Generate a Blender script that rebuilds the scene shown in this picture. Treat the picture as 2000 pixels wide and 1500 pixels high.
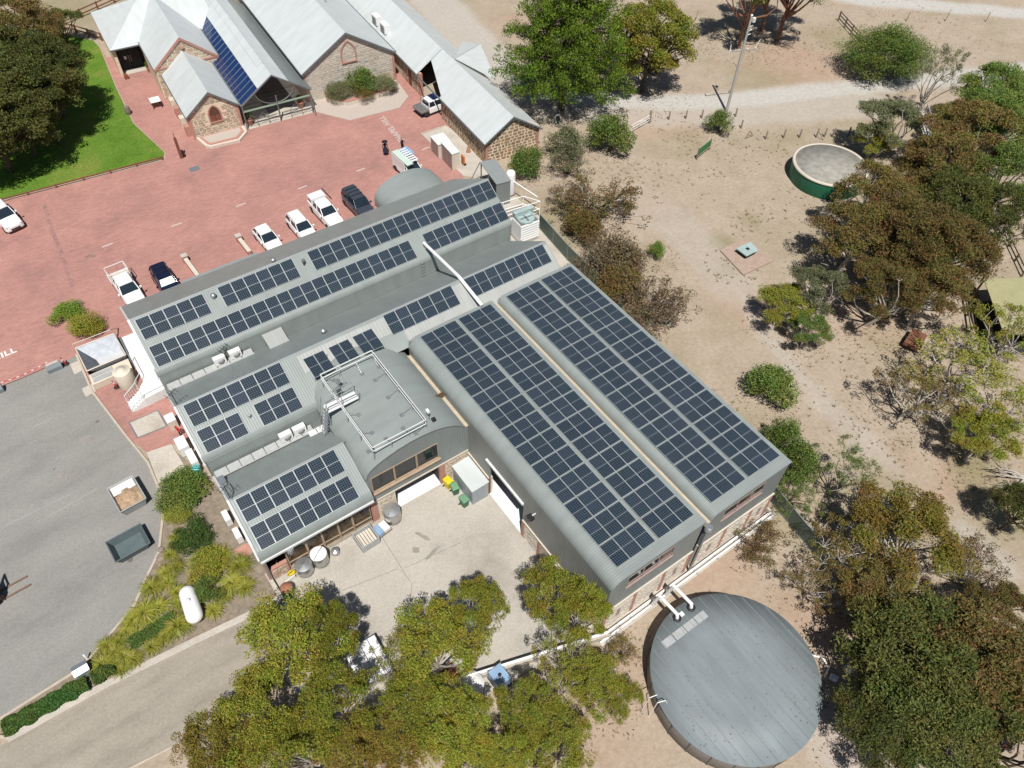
import bpy, bmesh, math, random
import numpy as np
from mathutils import Vector, Matrix

for o in list(bpy.data.objects):
    bpy.data.objects.remove(o, do_unlink=True)
SC = bpy.context.scene
COL = SC.collection
R = math.radians

# ------------------------------------------------------------------ camera
cd = bpy.data.cameras.new('camera')
cam = bpy.data.objects.new('camera', cd); COL.objects.link(cam)
FW = Vector((0.386218, 0.511178, -0.767811)); RT = Vector((0.815743, -0.577846, 0.025622)); UP = Vector((0.430579, 0.636232, 0.640164))
cam.matrix_world = Matrix(((RT.x, UP.x, -FW.x, 0.0), (RT.y, UP.y, -FW.y, 0.0), (RT.z, UP.z, -FW.z, 52.0), (0, 0, 0, 1)))
cd.sensor_width = 36.0; cd.lens = 26.752; cd.clip_start = 0.5; cd.clip_end = 3000
SC.camera = cam

# ------------------------------------------------------------------ light
SUN_EL = R(62); SUN_TRAVEL = R(60.0)          # height of the sun, heading of the shadows
w = bpy.data.worlds.new('World'); SC.world = w; w.use_nodes = True
nt = w.node_tree
sky = nt.nodes.new('ShaderNodeTexSky'); sky.sky_type = 'NISHITA'; sky.sun_disc = False
sky.sun_elevation = SUN_EL
tsx, tsy = -math.cos(SUN_TRAVEL), -math.sin(SUN_TRAVEL)
sky.sun_rotation = math.atan2(tsx, tsy)
sky.air_density = 1.0; sky.dust_density = 0.6
bg = nt.nodes['Background']; bg.inputs['Strength'].default_value = 0.05
nt.links.new(sky.outputs[0], bg.inputs[0])
sd = bpy.data.lights.new('sun', 'SUN'); sd.energy = 5.0; sd.angle = R(0.53); sd.color = (1.0, 0.965, 0.91)
sun = bpy.data.objects.new('sun', sd); COL.objects.link(sun)
tr = Vector((math.cos(SUN_TRAVEL)*math.cos(SUN_EL), math.sin(SUN_TRAVEL)*math.cos(SUN_EL), -math.sin(SUN_EL)))
sun.rotation_euler = tr.to_track_quat('-Z', 'Y').to_euler()
sun.location = (0, 0, 90)
SC.view_settings.view_transform = 'Standard'; SC.view_settings.look = 'None'
SC.view_settings.exposure = 0.14; SC.view_settings.gamma = 1.0
SC.view_settings.use_curve_mapping = False
SC.render.engine = 'CYCLES'

# ------------------------------------------------------------------ materials
MT = {}
def nodes(name, rough=0.7, metal=0.0, spec=0.5):
    m = bpy.data.materials.new(name); m.use_nodes = True
    n = m.node_tree.nodes; b = n['Principled BSDF']
    b.inputs['Roughness'].default_value = rough; b.inputs['Metallic'].default_value = metal
    b.inputs['Specular IOR Level'].default_value = spec
    MT[name] = m
    return m, n, m.node_tree.links, b
def ramp(n, stops):
    r = n.new('ShaderNodeValToRGB'); e = r.color_ramp.elements
    while len(e) < len(stops): e.new(0.5)
    for i, (p, c) in enumerate(stops):
        e[i].position = p; e[i].color = (*c, 1)
    return r
def mul(c, f): return tuple(min(1.0, v*f) for v in c)
def mat(name, col, rough=0.7, metal=0.0, var=0.18, scale=2.0, bump=0.0, bscale=20.0, spec=0.4, detail=6, streak=None):
    """plain surface: colour mottled by two noises, optional fine relief"""
    m, n, l, b = nodes(name, rough, metal, spec)
    tc = n.new('ShaderNodeTexCoord'); src = tc.outputs['Object']
    if streak:
        mp = n.new('ShaderNodeMapping'); mp.inputs['Scale'].default_value = streak
        l.new(src, mp.inputs[0]); src = mp.outputs[0]
    nz = n.new('ShaderNodeTexNoise'); nz.inputs['Scale'].default_value = scale; nz.inputs['Detail'].default_value = detail
    nz.inputs['Roughness'].default_value = 0.65
    l.new(src, nz.inputs['Vector'])
    rp = ramp(n, [(0.3, mul(col, 1-var)), (0.52, col), (0.75, mul(col, 1+var))])
    l.new(nz.outputs['Fac'], rp.inputs[0]); l.new(rp.outputs[0], b.inputs['Base Color'])
    if bump:
        n2 = n.new('ShaderNodeTexNoise'); n2.inputs['Scale'].default_value = bscale; n2.inputs['Detail'].default_value = 4
        l.new(tc.outputs['Object'], n2.inputs['Vector'])
        bp = n.new('ShaderNodeBump'); bp.inputs['Strength'].default_value = bump; bp.inputs['Distance'].default_value = 0.05
        l.new(n2.outputs['Fac'], bp.inputs['Height']); l.new(bp.outputs[0], b.inputs['Normal'])
    return m
def ribbed(name, col, axis, pitch, rough=0.45, metal=0.0, var=0.08, strength=0.6, dist=0.02):
    """corrugated or ribbed sheet: ribs repeat along axis, faint weathering"""
    m, n, l, b = nodes(name, rough, metal, 0.35)
    tc = n.new('ShaderNodeTexCoord')
    nz = n.new('ShaderNodeTexNoise'); nz.inputs['Scale'].default_value = 0.55; nz.inputs['Detail'].default_value = 7
    mp = n.new('ShaderNodeMapping'); sc = [0.7, 0.7, 0.7]; sc['xyz'.index(axis)] = 2.2
    mp.inputs['Scale'].default_value = sc
    l.new(tc.outputs['Object'], mp.inputs[0]); l.new(mp.outputs[0], nz.inputs['Vector'])
    rp = ramp(n, [(0.3, mul(col, 1-var)), (0.5, col), (0.72, mul(col, 1+var))])
    l.new(nz.outputs['Fac'], rp.inputs[0]); l.new(rp.outputs[0], b.inputs['Base Color'])
    wv = n.new('ShaderNodeTexWave'); wv.wave_type = 'BANDS'; wv.bands_direction = axis.upper(); wv.wave_profile = 'SIN'
    wv.inputs['Scale'].default_value = 2*math.pi/(20*pitch)
    wv.inputs['Distortion'].default_value = 0
    l.new(tc.outputs['Object'], wv.inputs['Vector'])
    bp = n.new('ShaderNodeBump'); bp.inputs['Strength'].default_value = strength; bp.inputs['Distance'].default_value = dist
    l.new(wv.outputs['Fac'], bp.inputs['Height']); l.new(bp.outputs[0], b.inputs['Normal'])
    return m
def island(name, stops, rough=0.85, bump=0.0, spec=0.3):
    """every loose piece of the mesh takes its own colour from the ramp"""
    m, n, l, b = nodes(name, rough, 0.0, spec)
    g = n.new('ShaderNodeNewGeometry'); rp = ramp(n, stops)
    l.new(g.outputs['Random Per Island'], rp.inputs[0])
    tc = n.new('ShaderNodeTexCoord'); nz = n.new('ShaderNodeTexNoise'); nz.inputs['Scale'].default_value = 6; nz.inputs['Detail'].default_value = 5
    l.new(tc.outputs['Object'], nz.inputs['Vector'])
    mx = n.new('ShaderNodeMix'); mx.data_type = 'RGBA'; mx.blend_type = 'MULTIPLY'; mx.inputs['Factor'].default_value = 0.55
    r2 = ramp(n, [(0.3, (0.6, 0.6, 0.6)), (0.7, (1.1, 1.1, 1.1))]); l.new(nz.outputs['Fac'], r2.inputs[0])
    l.new(rp.outputs[0], mx.inputs['A']); l.new(r2.outputs[0], mx.inputs['B']); l.new(mx.outputs['Result'], b.inputs['Base Color'])
    return m
def foliage(name, stops, trans=0.25, hue=0.04):
    m, n, l, b = nodes(name, 0.6, 0.0, 0.25)
    g = n.new('ShaderNodeNewGeometry'); rp = ramp(n, stops); l.new(g.outputs['Random Per Island'], rp.inputs[0])
    oi = n.new('ShaderNodeObjectInfo'); tc = n.new('ShaderNodeTexCoord')
    nz = n.new('ShaderNodeTexNoise'); nz.inputs['Scale'].default_value = 0.5; nz.inputs['Detail'].default_value = 2
    l.new(tc.outputs['Object'], nz.inputs['Vector'])
    hs = n.new('ShaderNodeHueSaturation')
    mr = n.new('ShaderNodeMapRange'); mr.inputs['From Min'].default_value = 0.3; mr.inputs['From Max'].default_value = 0.7
    mr.inputs['To Min'].default_value = 0.5-hue; mr.inputs['To Max'].default_value = 0.5+hue
    l.new(nz.outputs['Fac'], mr.inputs[0]); l.new(mr.outputs[0], hs.inputs['Hue'])
    m2 = n.new('ShaderNodeMapRange'); m2.inputs['To Min'].default_value = 0.8; m2.inputs['To Max'].default_value = 1.2
    l.new(oi.outputs['Random'], m2.inputs[0]); l.new(m2.outputs[0], hs.inputs['Value'])
    l.new(rp.outputs[0], hs.inputs['Color']); l.new(hs.outputs[0], b.inputs['Base Color'])
    tl = n.new('ShaderNodeBsdfTranslucent'); l.new(hs.outputs[0], tl.inputs[0])
    ms = n.new('ShaderNodeMixShader'); ms.inputs[0].default_value = trans
    l.new(b.outputs[0], ms.inputs[1]); l.new(tl.outputs[0], ms.inputs[2])
    l.new(ms.outputs[0], n['Material Output'].inputs[0])
    return m

# ------------------------------------------------------------------ mesh helpers
class MB:
    def __init__(s): s.v = []; s.f = []; s.sm = []; s.mi = []; s.cur = 0
    def add(s, vs, fs, smooth=False):
        k = len(s.v); s.v += [tuple(p) for p in vs]
        for f in fs:
            s.f.append([i+k for i in f]); s.sm.append(smooth); s.mi.append(s.cur)
        return s
    def box(s, x0, y0, z0, x1, y1, z1, M=None):
        vs = [(x0, y0, z0), (x1, y0, z0), (x1, y1, z0), (x0, y1, z0), (x0, y0, z1), (x1, y0, z1), (x1, y1, z1), (x0, y1, z1)]
        if M: vs = [tuple(M @ Vector(p)) for p in vs]
        return s.add(vs, [(0, 3, 2, 1), (4, 5, 6, 7), (0, 1, 5, 4), (1, 2, 6, 5), (2, 3, 7, 6), (3, 0, 4, 7)])
    def cbox(s, c, d, rz=0, M=None):
        T = Matrix.Translation(Vector(c)) @ Matrix.Rotation(rz, 4, 'Z')
        if M: T = M @ T
        return s.box(-d[0]/2, -d[1]/2, -d[2]/2, d[0]/2, d[1]/2, d[2]/2, T)
    def prism(s, poly, z0, z1):
        n = len(poly)
        a = sum(poly[i][0]*poly[(i+1) % n][1]-poly[(i+1) % n][0]*poly[i][1] for i in range(n))
        if a < 0: poly = poly[::-1]
        vs = [(x, y, z0) for x, y in poly]+[(x, y, z1) for x, y in poly]
        fs = [tuple(range(n-1, -1, -1)), tuple(range(n, 2*n))]+[(i, (i+1) % n, n+(i+1) % n, n+i) for i in range(n)]
        return s.add(vs, fs)
    def extrude(s, pts, d, smooth=False, cap=True):
        """closed polygon of 3D points pushed along vector d"""
        n = len(pts); d = Vector(d)
        vs = [tuple(p) for p in pts]+[tuple(Vector(p)+d) for p in pts]
        fs = [(i, (i+1) % n, n+(i+1) % n, n+i) for i in range(n)]
        s.add(vs, fs, smooth)
        if cap: s.add(vs, [tuple(range(n-1, -1, -1)), tuple(range(n, 2*n))])
        return s
    def tube(s, a, b, r0, r1=None, n=8, cap=True, smooth=True):
        r1 = r0 if r1 is None else r1
        a = Vector(a); b = Vector(b); d = (b-a)
        if d.length < 1e-6: return s
        q = d.to_track_quat('Z', 'Y'); vs = []
        for p, r in ((a, r0), (b, r1)):
            for i in range(n):
                t = 2*math.pi*i/n; vs.append(tuple(p+q @ Vector((r*math.cos(t), r*math.sin(t), 0))))
        s.add(vs, [(i, (i+1) % n, n+(i+1) % n, n+i) for i in range(n)], smooth)
        if cap: s.add(vs, [tuple(range(n-1, -1, -1)), tuple(range(n, 2*n))])
        return s
    def path(s, pts, r, n=6, closed=False):
        for a, b in zip(pts, pts[1:]+([pts[0]] if closed else [])):
            if not closed and b is pts[0]: continue
            s.tube(a, b, r, r, n)
        return s
    def lathe(s, prof, n=24, c=(0, 0, 0), M=None, smooth=True):
        """profile of (r, z) turned about z"""
        vs = []; m = len(prof)
        for r, z in prof:
            for i in range(n):
                t = 2*math.pi*i/n; p = Vector((c[0]+r*math.cos(t), c[1]+r*math.sin(t), c[2]+z))
                vs.append(tuple(M @ p) if M else tuple(p))
        fs = []
        for j in range(m-1):
            for i in range(n):
                fs.append((j*n+i, j*n+(i+1) % n, (j+1)*n+(i+1) % n, (j+1)*n+i))
        s.add(vs, fs, smooth)
        s.add(vs, [tuple(range(n-1, -1, -1)), tuple(range((m-1)*n, m*n))])
        return s
    def mesh(s, name):
        me = bpy.data.meshes.new(name); me.from_pydata(s.v, [], s.f)
        me.polygons.foreach_set('use_smooth', s.sm); me.polygons.foreach_set('material_index', s.mi)
        me.update(); return me
    def build(s, name, m, parent=None, loc=None, rz=0, smooth_angle=None):
        me = s.mesh(name)
        for k in (m if isinstance(m, (list, tuple)) else [m]): me.materials.append(MT[k])
        if smooth_angle is not None:
            bm = bmesh.new(); bm.from_mesh(me); bmesh.ops.remove_doubles(bm, verts=bm.verts, dist=0.0005)
            bmesh.ops.recalc_face_normals(bm, faces=bm.faces); bm.to_mesh(me); bm.free()
            me.polygons.foreach_set('use_smooth', [True]*len(me.polygons)); me.set_sharp_from_angle(angle=R(smooth_angle))
        return put(name, me, parent, loc, rz)
def put(name, me, parent=None, loc=None, rz=0):
    o = bpy.data.objects.new(name, me); COL.objects.link(o)
    if parent: o.parent = parent
    if loc is not None: o.location = loc
    o.rotation_euler[2] = rz
    return o
def tag(o, label=None, cat=None, group=None, kind=None):
    if label: o['label'] = label
    if cat: o['category'] = cat
    if group: o['group'] = group
    if kind: o['kind'] = kind
    return o
def thing(name, label, cat, loc=(0, 0, 0), rz=0, group=None):
    o = bpy.data.objects.new(name, None); COL.objects.link(o)
    o.empty_display_size = 0.3; o.location = loc; o.rotation_euler[2] = rz
    return tag(o, label, cat, group)
def copy_tree(o, parent=None):
    c = o.copy(); COL.objects.link(c); c.parent = parent
    for ch in o.children: copy_tree(ch, c)
    return c
def simple(name, mb, m, label, cat, loc=None, rz=0, group=None, **k):
    return tag(mb.build(name, m, None, loc, rz, **k), label, cat, group)
def lerp(a, b, t): return tuple(p+(q-p)*t for p, q in zip(a, b))

# ------------------------------------------------------------------ ground
rng = np.random.default_rng(7)
LAT = rng.random((256, 256))
def vnoise(x, y, s):
    x = x/s; y = y/s; xi = np.floor(x).astype(int); yi = np.floor(y).astype(int); fx = x-xi; fy = y-yi
    fx = fx*fx*(3-2*fx); fy = fy*fy*(3-2*fy)
    g = lambda a, b: LAT[a % 256, b % 256]
    return (g(xi, yi)*(1-fx)+g(xi+1, yi)*fx)*(1-fy)+(g(xi, yi+1)*(1-fx)+g(xi+1, yi+1)*fx)*fy
def fbm(x, y, s): return 0.5*vnoise(x, y, s)+0.3*vnoise(x+31, y+17, s/2.3)+0.2*vnoise(x+5, y+71, s/5.1)
def seg_dist(X, Y, pts):
    d = np.full(X.shape, 1e9)
    for (ax, ay), (bx, by) in zip(pts, pts[1:]):
        dx, dy = bx-ax, by-ay; t = np.clip(((X-ax)*dx+(Y-ay)*dy)/(dx*dx+dy*dy), 0, 1)
        d = np.minimum(d, np.hypot(X-ax-t*dx, Y-ay-t*dy))
    return d
far = [40, 90, 180, 400, 900]
gx = np.concatenate([[-70-f for f in far[::-1]], np.arange(-70, 190.1, 0.55), [190+f for f in far]])
gy = np.concatenate([[-30-f for f in far[::-1]], np.arange(-30, 165.1, 0.55), [165+f for f in far]])
X, Y = np.meshgrid(gx, gy)
wob = (fbm(X, Y, 3.0)-0.5)
def road(pts, half, soft=1.3, wb=1.3):
    return np.clip((half-seg_dist(X, Y, pts)-wob*wb)/soft+0.5, 0, 1)
def patch(c, r, soft=0.6):
    return np.clip((r-np.hypot(X-c[0], Y-c[1])-wob*r*1.4)/(r*soft)+0.5, 0, 1)
gravel = np.zeros(X.shape)
for pts, half, amt in (
    ([(57.87, 81.21), (57.31, 73.94), (60.59, 69.42), (69.99, 62.03), (77.25, 58.10), (84.16, 55.48), (93.26, 51.82), (103.87, 47.26), (121.22, 40.17)], 1.9, .95),
    ([(57.17, 78.40), (56.40, 70.48), (63.40, 64.52), (73.95, 56.70), (83.91, 51.74), (93.18, 47.55)], 3.2, 0.45),
    ([(62.34, 111.01), (58.95, 96.56), (56.79, 82.72), (56.02, 74.46)], 3.6, 0.62),
    ([(112.51, 76.62), (118.39, 67.07), (127.25, 59.22), (138.54, 48.64)], 1.9, 1.0),
    ([(52.34, 32.30), (49.57, 25.65), (48.04, 19.81), (47.98, 15.84), (47.64, 12.55), (47.30, 9.94)], 0.62, 0.42),
    ([(47.25, 18.55), (47.08, 15.10), (46.40, 10.55), (47.15, 8.82)], 0.55, 0.36),
    ([(26.52, -1.63), (26.64, -3.57), (27.00, -5.26)], 2.4, 0.5),
    ([(46.73, 2.79), (46.41, -0.93)], 0.9, 0.45),
    ([(53.65, 48.55), (53.75, 42.01), (52.34, 32.30)], 2.6, 0.25)):
    gravel = np.maximum(gravel, amt*road(pts, half))
red = np.zeros(X.shape)
for c, r, amt in (((92.71, 59.86), 7, .9), ((100.97, 58.96), 6, .5), ((50.51, 5.32), 2.6, .8), ((48.01, 9.45), 2.2, .5), ((54.06, 47.72), 2.0, .8), ((50.81, 29.80), 2.5, .6), ((64.18, 60.46), 3.5, .7), ((68.96, 58.07), 3.5, .6),
    ((28.47, 11.44), 2.6, .7), ((30.76, 5.51), 2.2, .8), ((32.00, 2.83), 2.0, 1.0), ((27.58, -1.60), 2.4, 1.0), ((17.95, 8.70), 2.0, .5), ((13.76, 6.90), 3, .5), ((69.19, 86.33), 4, .7), ((66.62, 91.75), 3, .7), ((66.53, 69.26), 3.5, .9), ((58.90, 21.00), 3, .5)):
    red = np.maximum(red, .55*amt*patch(c, r, 1.3))
dry = 0.4*np.clip((fbm(X+200, Y+90, 6)-0.50)*3.4, 0, 1)*(X > 34)
dry = np.maximum(dry, 0.0)
for c, r, amt in (((53.94, 34.94), 1.6, .9), ((55.94, 38.01), 1.2, .9), ((61.62, 38.92), 1.2, .8), ((53.62, 5.93), 2.2, 1.0), ((51.37, 2.40), 2.6, 1.0), ((46.07, 1.90), 2.0, .8), ((37.01, 22.41), 2.4, .6), ((39.93, 19.76), 2, .6), ((84.43, 59.38), 4, .6), ((104.11, 61.51), 4, .7), ((77.44, 47.75), 2, .6),
    ((42.07, 47.70), 2, .6), ((43.32, 52.06), 1.6, .8), ((12.73, 129.38), 8, .8), ((7.50, 125.19), 6, .6)):
    dry = np.maximum(dry, .8*amt*patch(c, r, 1.2))
dry *= (1-gravel)
Zg = (fbm(X, Y, 14)-0.5)*0.35*np.clip((seg_dist(X, Y, [(10, 20), (20, 40), (20, 75), (40, 75), (40, 90), (20, 100)])-34)/25, 0, 1)
nxg, nyg = len(gx), len(gy)
vs = np.stack([X.ravel(), Y.ravel(), Zg.ravel()], 1)
idx = np.arange(nxg*nyg).reshape(nyg, nxg)
q = np.stack([idx[:-1, :-1].ravel(), idx[:-1, 1:].ravel(), idx[1:, 1:].ravel(), idx[1:, :-1].ravel()], 1)
me = bpy.data.meshes.new('ground')
me.vertices.add(len(vs)); me.vertices.foreach_set('co', vs.ravel())
me.loops.add(q.size); me.loops.foreach_set('vertex_index', q.ravel())
me.polygons.add(len(q)); me.polygons.foreach_set('loop_start', np.arange(0, q.size, 4)); me.polygons.foreach_set('loop_total', np.full(len(q), 4))
me.update(); me.validate()
ca = me.color_attributes.new('soil', 'FLOAT_COLOR', 'POINT')
ca.data.foreach_set('color', np.stack([gravel.ravel(), red.ravel(), dry.ravel(), np.ones(gravel.size)], 1).ravel())
def ground_material():
    m, n, l, b = nodes('dirt', 0.95, 0, 0.15)
    at = n.new('ShaderNodeAttribute'); at.attribute_name = 'soil'
    sp = n.new('ShaderNodeSeparateColor'); l.new(at.outputs['Color'], sp.inputs[0])
    tc = n.new('ShaderNodeTexCoord')
    def noise(s, d=6, r=0.65):
        z = n.new('ShaderNodeTexNoise'); z.inputs['Scale'].default_value = s; z.inputs['Detail'].default_value = d; z.inputs['Roughness'].default_value = r
        l.new(tc.outputs['Object'], z.inputs['Vector']); return z.outputs['Fac']
    def mixc(f, a, c):
        x = n.new('ShaderNodeMix'); x.data_type = 'RGBA'
        if isinstance(f, float): x.inputs['Factor'].default_value = f
        else: l.new(f, x.inputs['Factor'])
        l.new(a, x.inputs['A']); l.new(c, x.inputs['B']); return x.outputs['Result']
    base = ramp(n, [(0.28, (.25, .19, .138)), (0.45, (.345, .275, .205)), (0.6, (.40, .33, .255)), (0.78, (.46, .39, .315))]); l.new(noise(0.35, 9, 0.72), base.inputs[0])
    fine = ramp(n, [(0.32, (.19, .15, .108)), (0.5, (.355, .29, .225)), (0.68, (.50, .43, .35))]); l.new(noise(2.6, 10, 0.82), fine.inputs[0])
    c = mixc(0.5, base.outputs[0], fine.outputs[0])
    rd = ramp(n, [(0.3, (.31, .185, .125)), (0.7, (.43, .285, .21))]); l.new(noise(1.2), rd.inputs[0])
    c = mixc(sp.outputs[1], c, rd.outputs[0])
    dg = ramp(n, [(0.32, (.30, .25, .165)), (0.5, (.235, .21, .115)), (0.62, (.15, .15, .06)), (0.75, (.31, .25, .165))]); l.new(noise(4.5, 8, 0.75), dg.inputs[0])
    c = mixc(sp.outputs[2], c, dg.outputs[0])
    gr = ramp(n, [(0.3, (.37, .345, .305)), (0.5, (.44, .42, .385)), (0.7, (.50, .485, .455))]); l.new(noise(2.0, 8, 0.7), gr.inputs[0])
    c = mixc(sp.outputs[0], c, gr.outputs[0])
    l.new(c, b.inputs['Base Color'])
    bp = n.new('ShaderNodeBump'); bp.inputs['Strength'].default_value = 0.5; bp.inputs['Distance'].default_value = 0.12
    l.new(noise(5.0, 6, 0.7), bp.inputs['Height']); l.new(bp.outputs[0], b.inputs['Normal'])
ground_material()
me.materials.append(MT['dirt'])
tag(put('ground', me), kind='structure')

# paved sheets, each a little above the one below
def brick_material():
    m, n, l, b = nodes('brick_paving', 0.85, 0, 0.25)
    tc = n.new('ShaderNodeTexCoord')
    def noise(s, d=6, sc=None):
        z = n.new('ShaderNodeTexNoise'); z.inputs['Scale'].default_value = s; z.inputs['Detail'].default_value = d; z.inputs['Roughness'].default_value = 0.7
        if sc:
            mp = n.new('ShaderNodeMapping'); mp.inputs['Scale'].default_value = sc; mp.inputs['Rotation'].default_value = (0, 0, R(40))
            l.new(tc.outputs['Object'], mp.inputs[0]); l.new(mp.outputs[0], z.inputs['Vector'])
        else: l.new(tc.outputs['Object'], z.inputs['Vector'])
        return z.outputs['Fac']
    br = n.new('ShaderNodeTexBrick'); br.inputs['Scale'].default_value = 1.0
    br.inputs['Brick Width'].default_value = 0.24; br.inputs['Row Height'].default_value = 0.12; br.inputs['Mortar Size'].default_value = 0.01
    br.inputs['Color1'].default_value = (.40, .192, .162, 1); br.inputs['Color2'].default_value = (.345, .165, .142, 1); br.inputs['Mortar'].default_value = (.36, .225, .195, 1)
    mp = n.new('ShaderNodeMapping'); mp.inputs['Rotation'].default_value = (0, 0, R(45)); l.new(tc.outputs['Object'], mp.inputs[0]); l.new(mp.outputs[0], br.inputs['Vector'])
    big = ramp(n, [(0.28, (.72, .78, .80)), (0.45, (.95, .95, .95)), (0.6, (1.08, 1.08, 1.07)), (0.8, (1.22, 1.3, 1.3))]); l.new(noise(0.16, 8), big.inputs[0])
    st = ramp(n, [(0.3, (.84, .86, .86)), (0.7, (1.14, 1.15, 1.15))]); l.new(noise(0.9, 8, (1, 3.5, 1)), st.inputs[0])
    def mm(a, c, f=1.0):
        x = n.new('ShaderNodeMix'); x.data_type = 'RGBA'; x.blend_type = 'MULTIPLY'; x.inputs['Factor'].default_value = f
        l.new(a, x.inputs['A']); l.new(c, x.inputs['B']); return x.outputs['Result']
    l.new(mm(mm(br.outputs['Color'], big.outputs[0]), st.outputs[0]), b.inputs['Base Color'])
brick_material()
def worn(name, col, dark, lightc, s=0.12, streak=(1, 1, 1), rot=0, rough=0.9, joints=None):
    """asphalt and concrete: broad stains, wheel streaks, fine grain, optional saw-cut joints"""
    m, n, l, b = nodes(name, rough, 0, 0.25)
    tc = n.new('ShaderNodeTexCoord')
    mp = n.new('ShaderNodeMapping'); mp.inputs['Scale'].default_value = streak; mp.inputs['Rotation'].default_value = (0, 0, rot); l.new(tc.outputs['Object'], mp.inputs[0])
    z1 = n.new('ShaderNodeTexNoise'); z1.inputs['Scale'].default_value = s; z1.inputs['Detail'].default_value = 9; z1.inputs['Roughness'].default_value = 0.62; l.new(mp.outputs[0], z1.inputs['Vector'])
    r1 = ramp(n, [(0.25, dark), (0.47, col), (0.6, mul(col, 1.08)), (0.8, lightc)]); l.new(z1.outputs['Fac'], r1.inputs[0])
    z2 = n.new('ShaderNodeTexNoise'); z2.inputs['Scale'].default_value = 6; z2.inputs['Detail'].default_value = 8; z2.inputs['Roughness'].default_value = 0.8; l.new(tc.outputs['Object'], z2.inputs['Vector'])
    r2 = ramp(n, [(0.3, (.8, .8, .8)), (0.7, (1.18, 1.18, 1.18))]); l.new(z2.outputs['Fac'], r2.inputs[0])
    x = n.new('ShaderNodeMix'); x.data_type = 'RGBA'; x.blend_type = 'MULTIPLY'; x.inputs['Factor'].default_value = 1
    l.new(r1.outputs[0], x.inputs['A']); l.new(r2.outputs[0], x.inputs['B'])
    l.new(x.outputs['Result'], b.inputs['Base Color'])
worn('asphalt', (.24, .232, .215), (.185, .178, .165), (.285, .275, .255), 0.14, (1, 2.4, 1), R(-28))
worn('yard_concrete', (.40, .37, .325), (.27, .24, .205), (.45, .42, .375), 0.17)
worn('drive_concrete', (.29, .258, .212), (.23, .20, .162), (.345, .31, .26), 0.22, (1, 4.5, 1), R(-2))
worn('pale_concrete', (.44, .40, .345), (.33, .29, .245), (.52, .48, .42), 0.5)
def lawn_material():
    m, n, l, b = nodes('lawn_grass', 0.9, 0, 0.2); tc = n.new('ShaderNodeTexCoord')
    def nz(s, d):
        z = n.new('ShaderNodeTexNoise'); z.inputs['Scale'].default_value = s; z.inputs['Detail'].default_value = d; z.inputs['Roughness'].default_value = .7; l.new(tc.outputs['Object'], z.inputs['Vector']); return z.outputs['Fac']
    a = ramp(n, [(.3, (.06, .135, .012)), (.48, (.10, .185, .02)), (.6, (.155, .20, .035)), (.74, (.24, .235, .085))]); l.new(nz(.16, 9), a.inputs[0])
    c = ramp(n, [(.3, (.6, .6, .6)), (.7, (1.3, 1.3, 1.3))]); l.new(nz(4.5, 8), c.inputs[0])
    x = n.new('ShaderNodeMix'); x.data_type = 'RGBA'; x.blend_type = 'MULTIPLY'; x.inputs['Factor'].default_value = 1; l.new(a.outputs[0], x.inputs['A']); l.new(c.outputs[0], x.inputs['B']); l.new(x.outputs['Result'], b.inputs['Base Color'])
lawn_material()
mat('garden_soil', (.225, .185, .14), 0.95, var=0.3, scale=2.5, bump=0.6, bscale=9)
mat('kerb_concrete', (.44, .375, .30), 0.9, var=0.12, scale=3)
mat('white_paint', (.72, .70, .66), 0.7, var=0.08)
mat('faded_paint', (.47, .40, .36), 0.8, var=0.1)
def sheet(name, poly, z, m, kind='structure'):
    mb = MB().prism(poly, z-0.03, z)
    return tag(mb.build(name, m), kind=kind)
sheet('brick_paving', [(-15.74, 86.02), (-4.92, 86.53), (12.41, 84.69), (12.99, 86.03), (11.95, 94.24), (12.78, 103.71), (14.15, 115.37), (14.0, 112), (48, 112), (45.6, 92), (43.2, 64.6), (37.5, 62), (34, 58), (10, 56), (0.7, 48), (0.8, 44.5), (-0.81, 45.05), (-2.73, 45.37), (-3.70, 48.47), (-4.50, 54.32), (-4.39, 59.36), (-5.45, 59.03), (-10.85, 59.25), (-20.95, 59.27)], 0.02, 'brick_paving')
sheet('asphalt', [(-20.95, 59.33), (-10.84, 59.31), (-5.44, 59.10), (-4.28, 59.43), (-4.44, 54.21), (-3.57, 48.06), (-2.97, 44.27), (-3.12, 41.16), (-3.70, 38.79), (-4.97, 36.00), (-6.53, 34.36), (-7.78, 32.87), (-11.24, 30.87), (-12.34, 30.51), (-17.19, 30.09), (-25.76, 29.66), (-35.54, 51.40)], 0.035, 'asphalt')
sheet('garden_bed', [(-2.89, 44.75), (-0.85, 44.34), (0.38, 40.79), (0.82, 38.47), (0.95, 29.54), (0.93, 27.73), (-1.52, 27.86), (-5.53, 28.18), (-11.05, 28.67), (-16.75, 28.66), (-17.33, 29.21), (-17.11, 30.19), (-12.27, 30.54), (-11.02, 31.27), (-7.69, 32.95), (-6.38, 34.50), (-4.88, 36.04), (-3.64, 38.74), (-3.01, 41.37)], 0.05, 'garden_soil')
sheet('driveway', [(-25.93, 28.16), (-16.94, 28.49), (-11.31, 28.33), (-1.17, 27.98), (1.07, 27.78), (3.13, 24.63), (-1.18, 22.01), (-7.68, 22.17), (-12.97, 22.72)], 0.03, 'drive_concrete')
sheet('concrete_yard', [(0.9, 29.0), (1.02, 27.67), (-1.18, 22.01), (-0.27, 17.83), (2.81, 15.30), (6.95, 13.87), (13.17, 13.28), (18.61, 12.28), (18.25, 13.0), (18.25, 29.7), (0.9, 29.7)], 0.042, 'yard_concrete')
sheet('concrete_apron', [(17.6, 11.75), (35.6, 11.95), (35.6, 12.9), (17.6, 12.9)], 0.05, 'pale_concrete')
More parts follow.
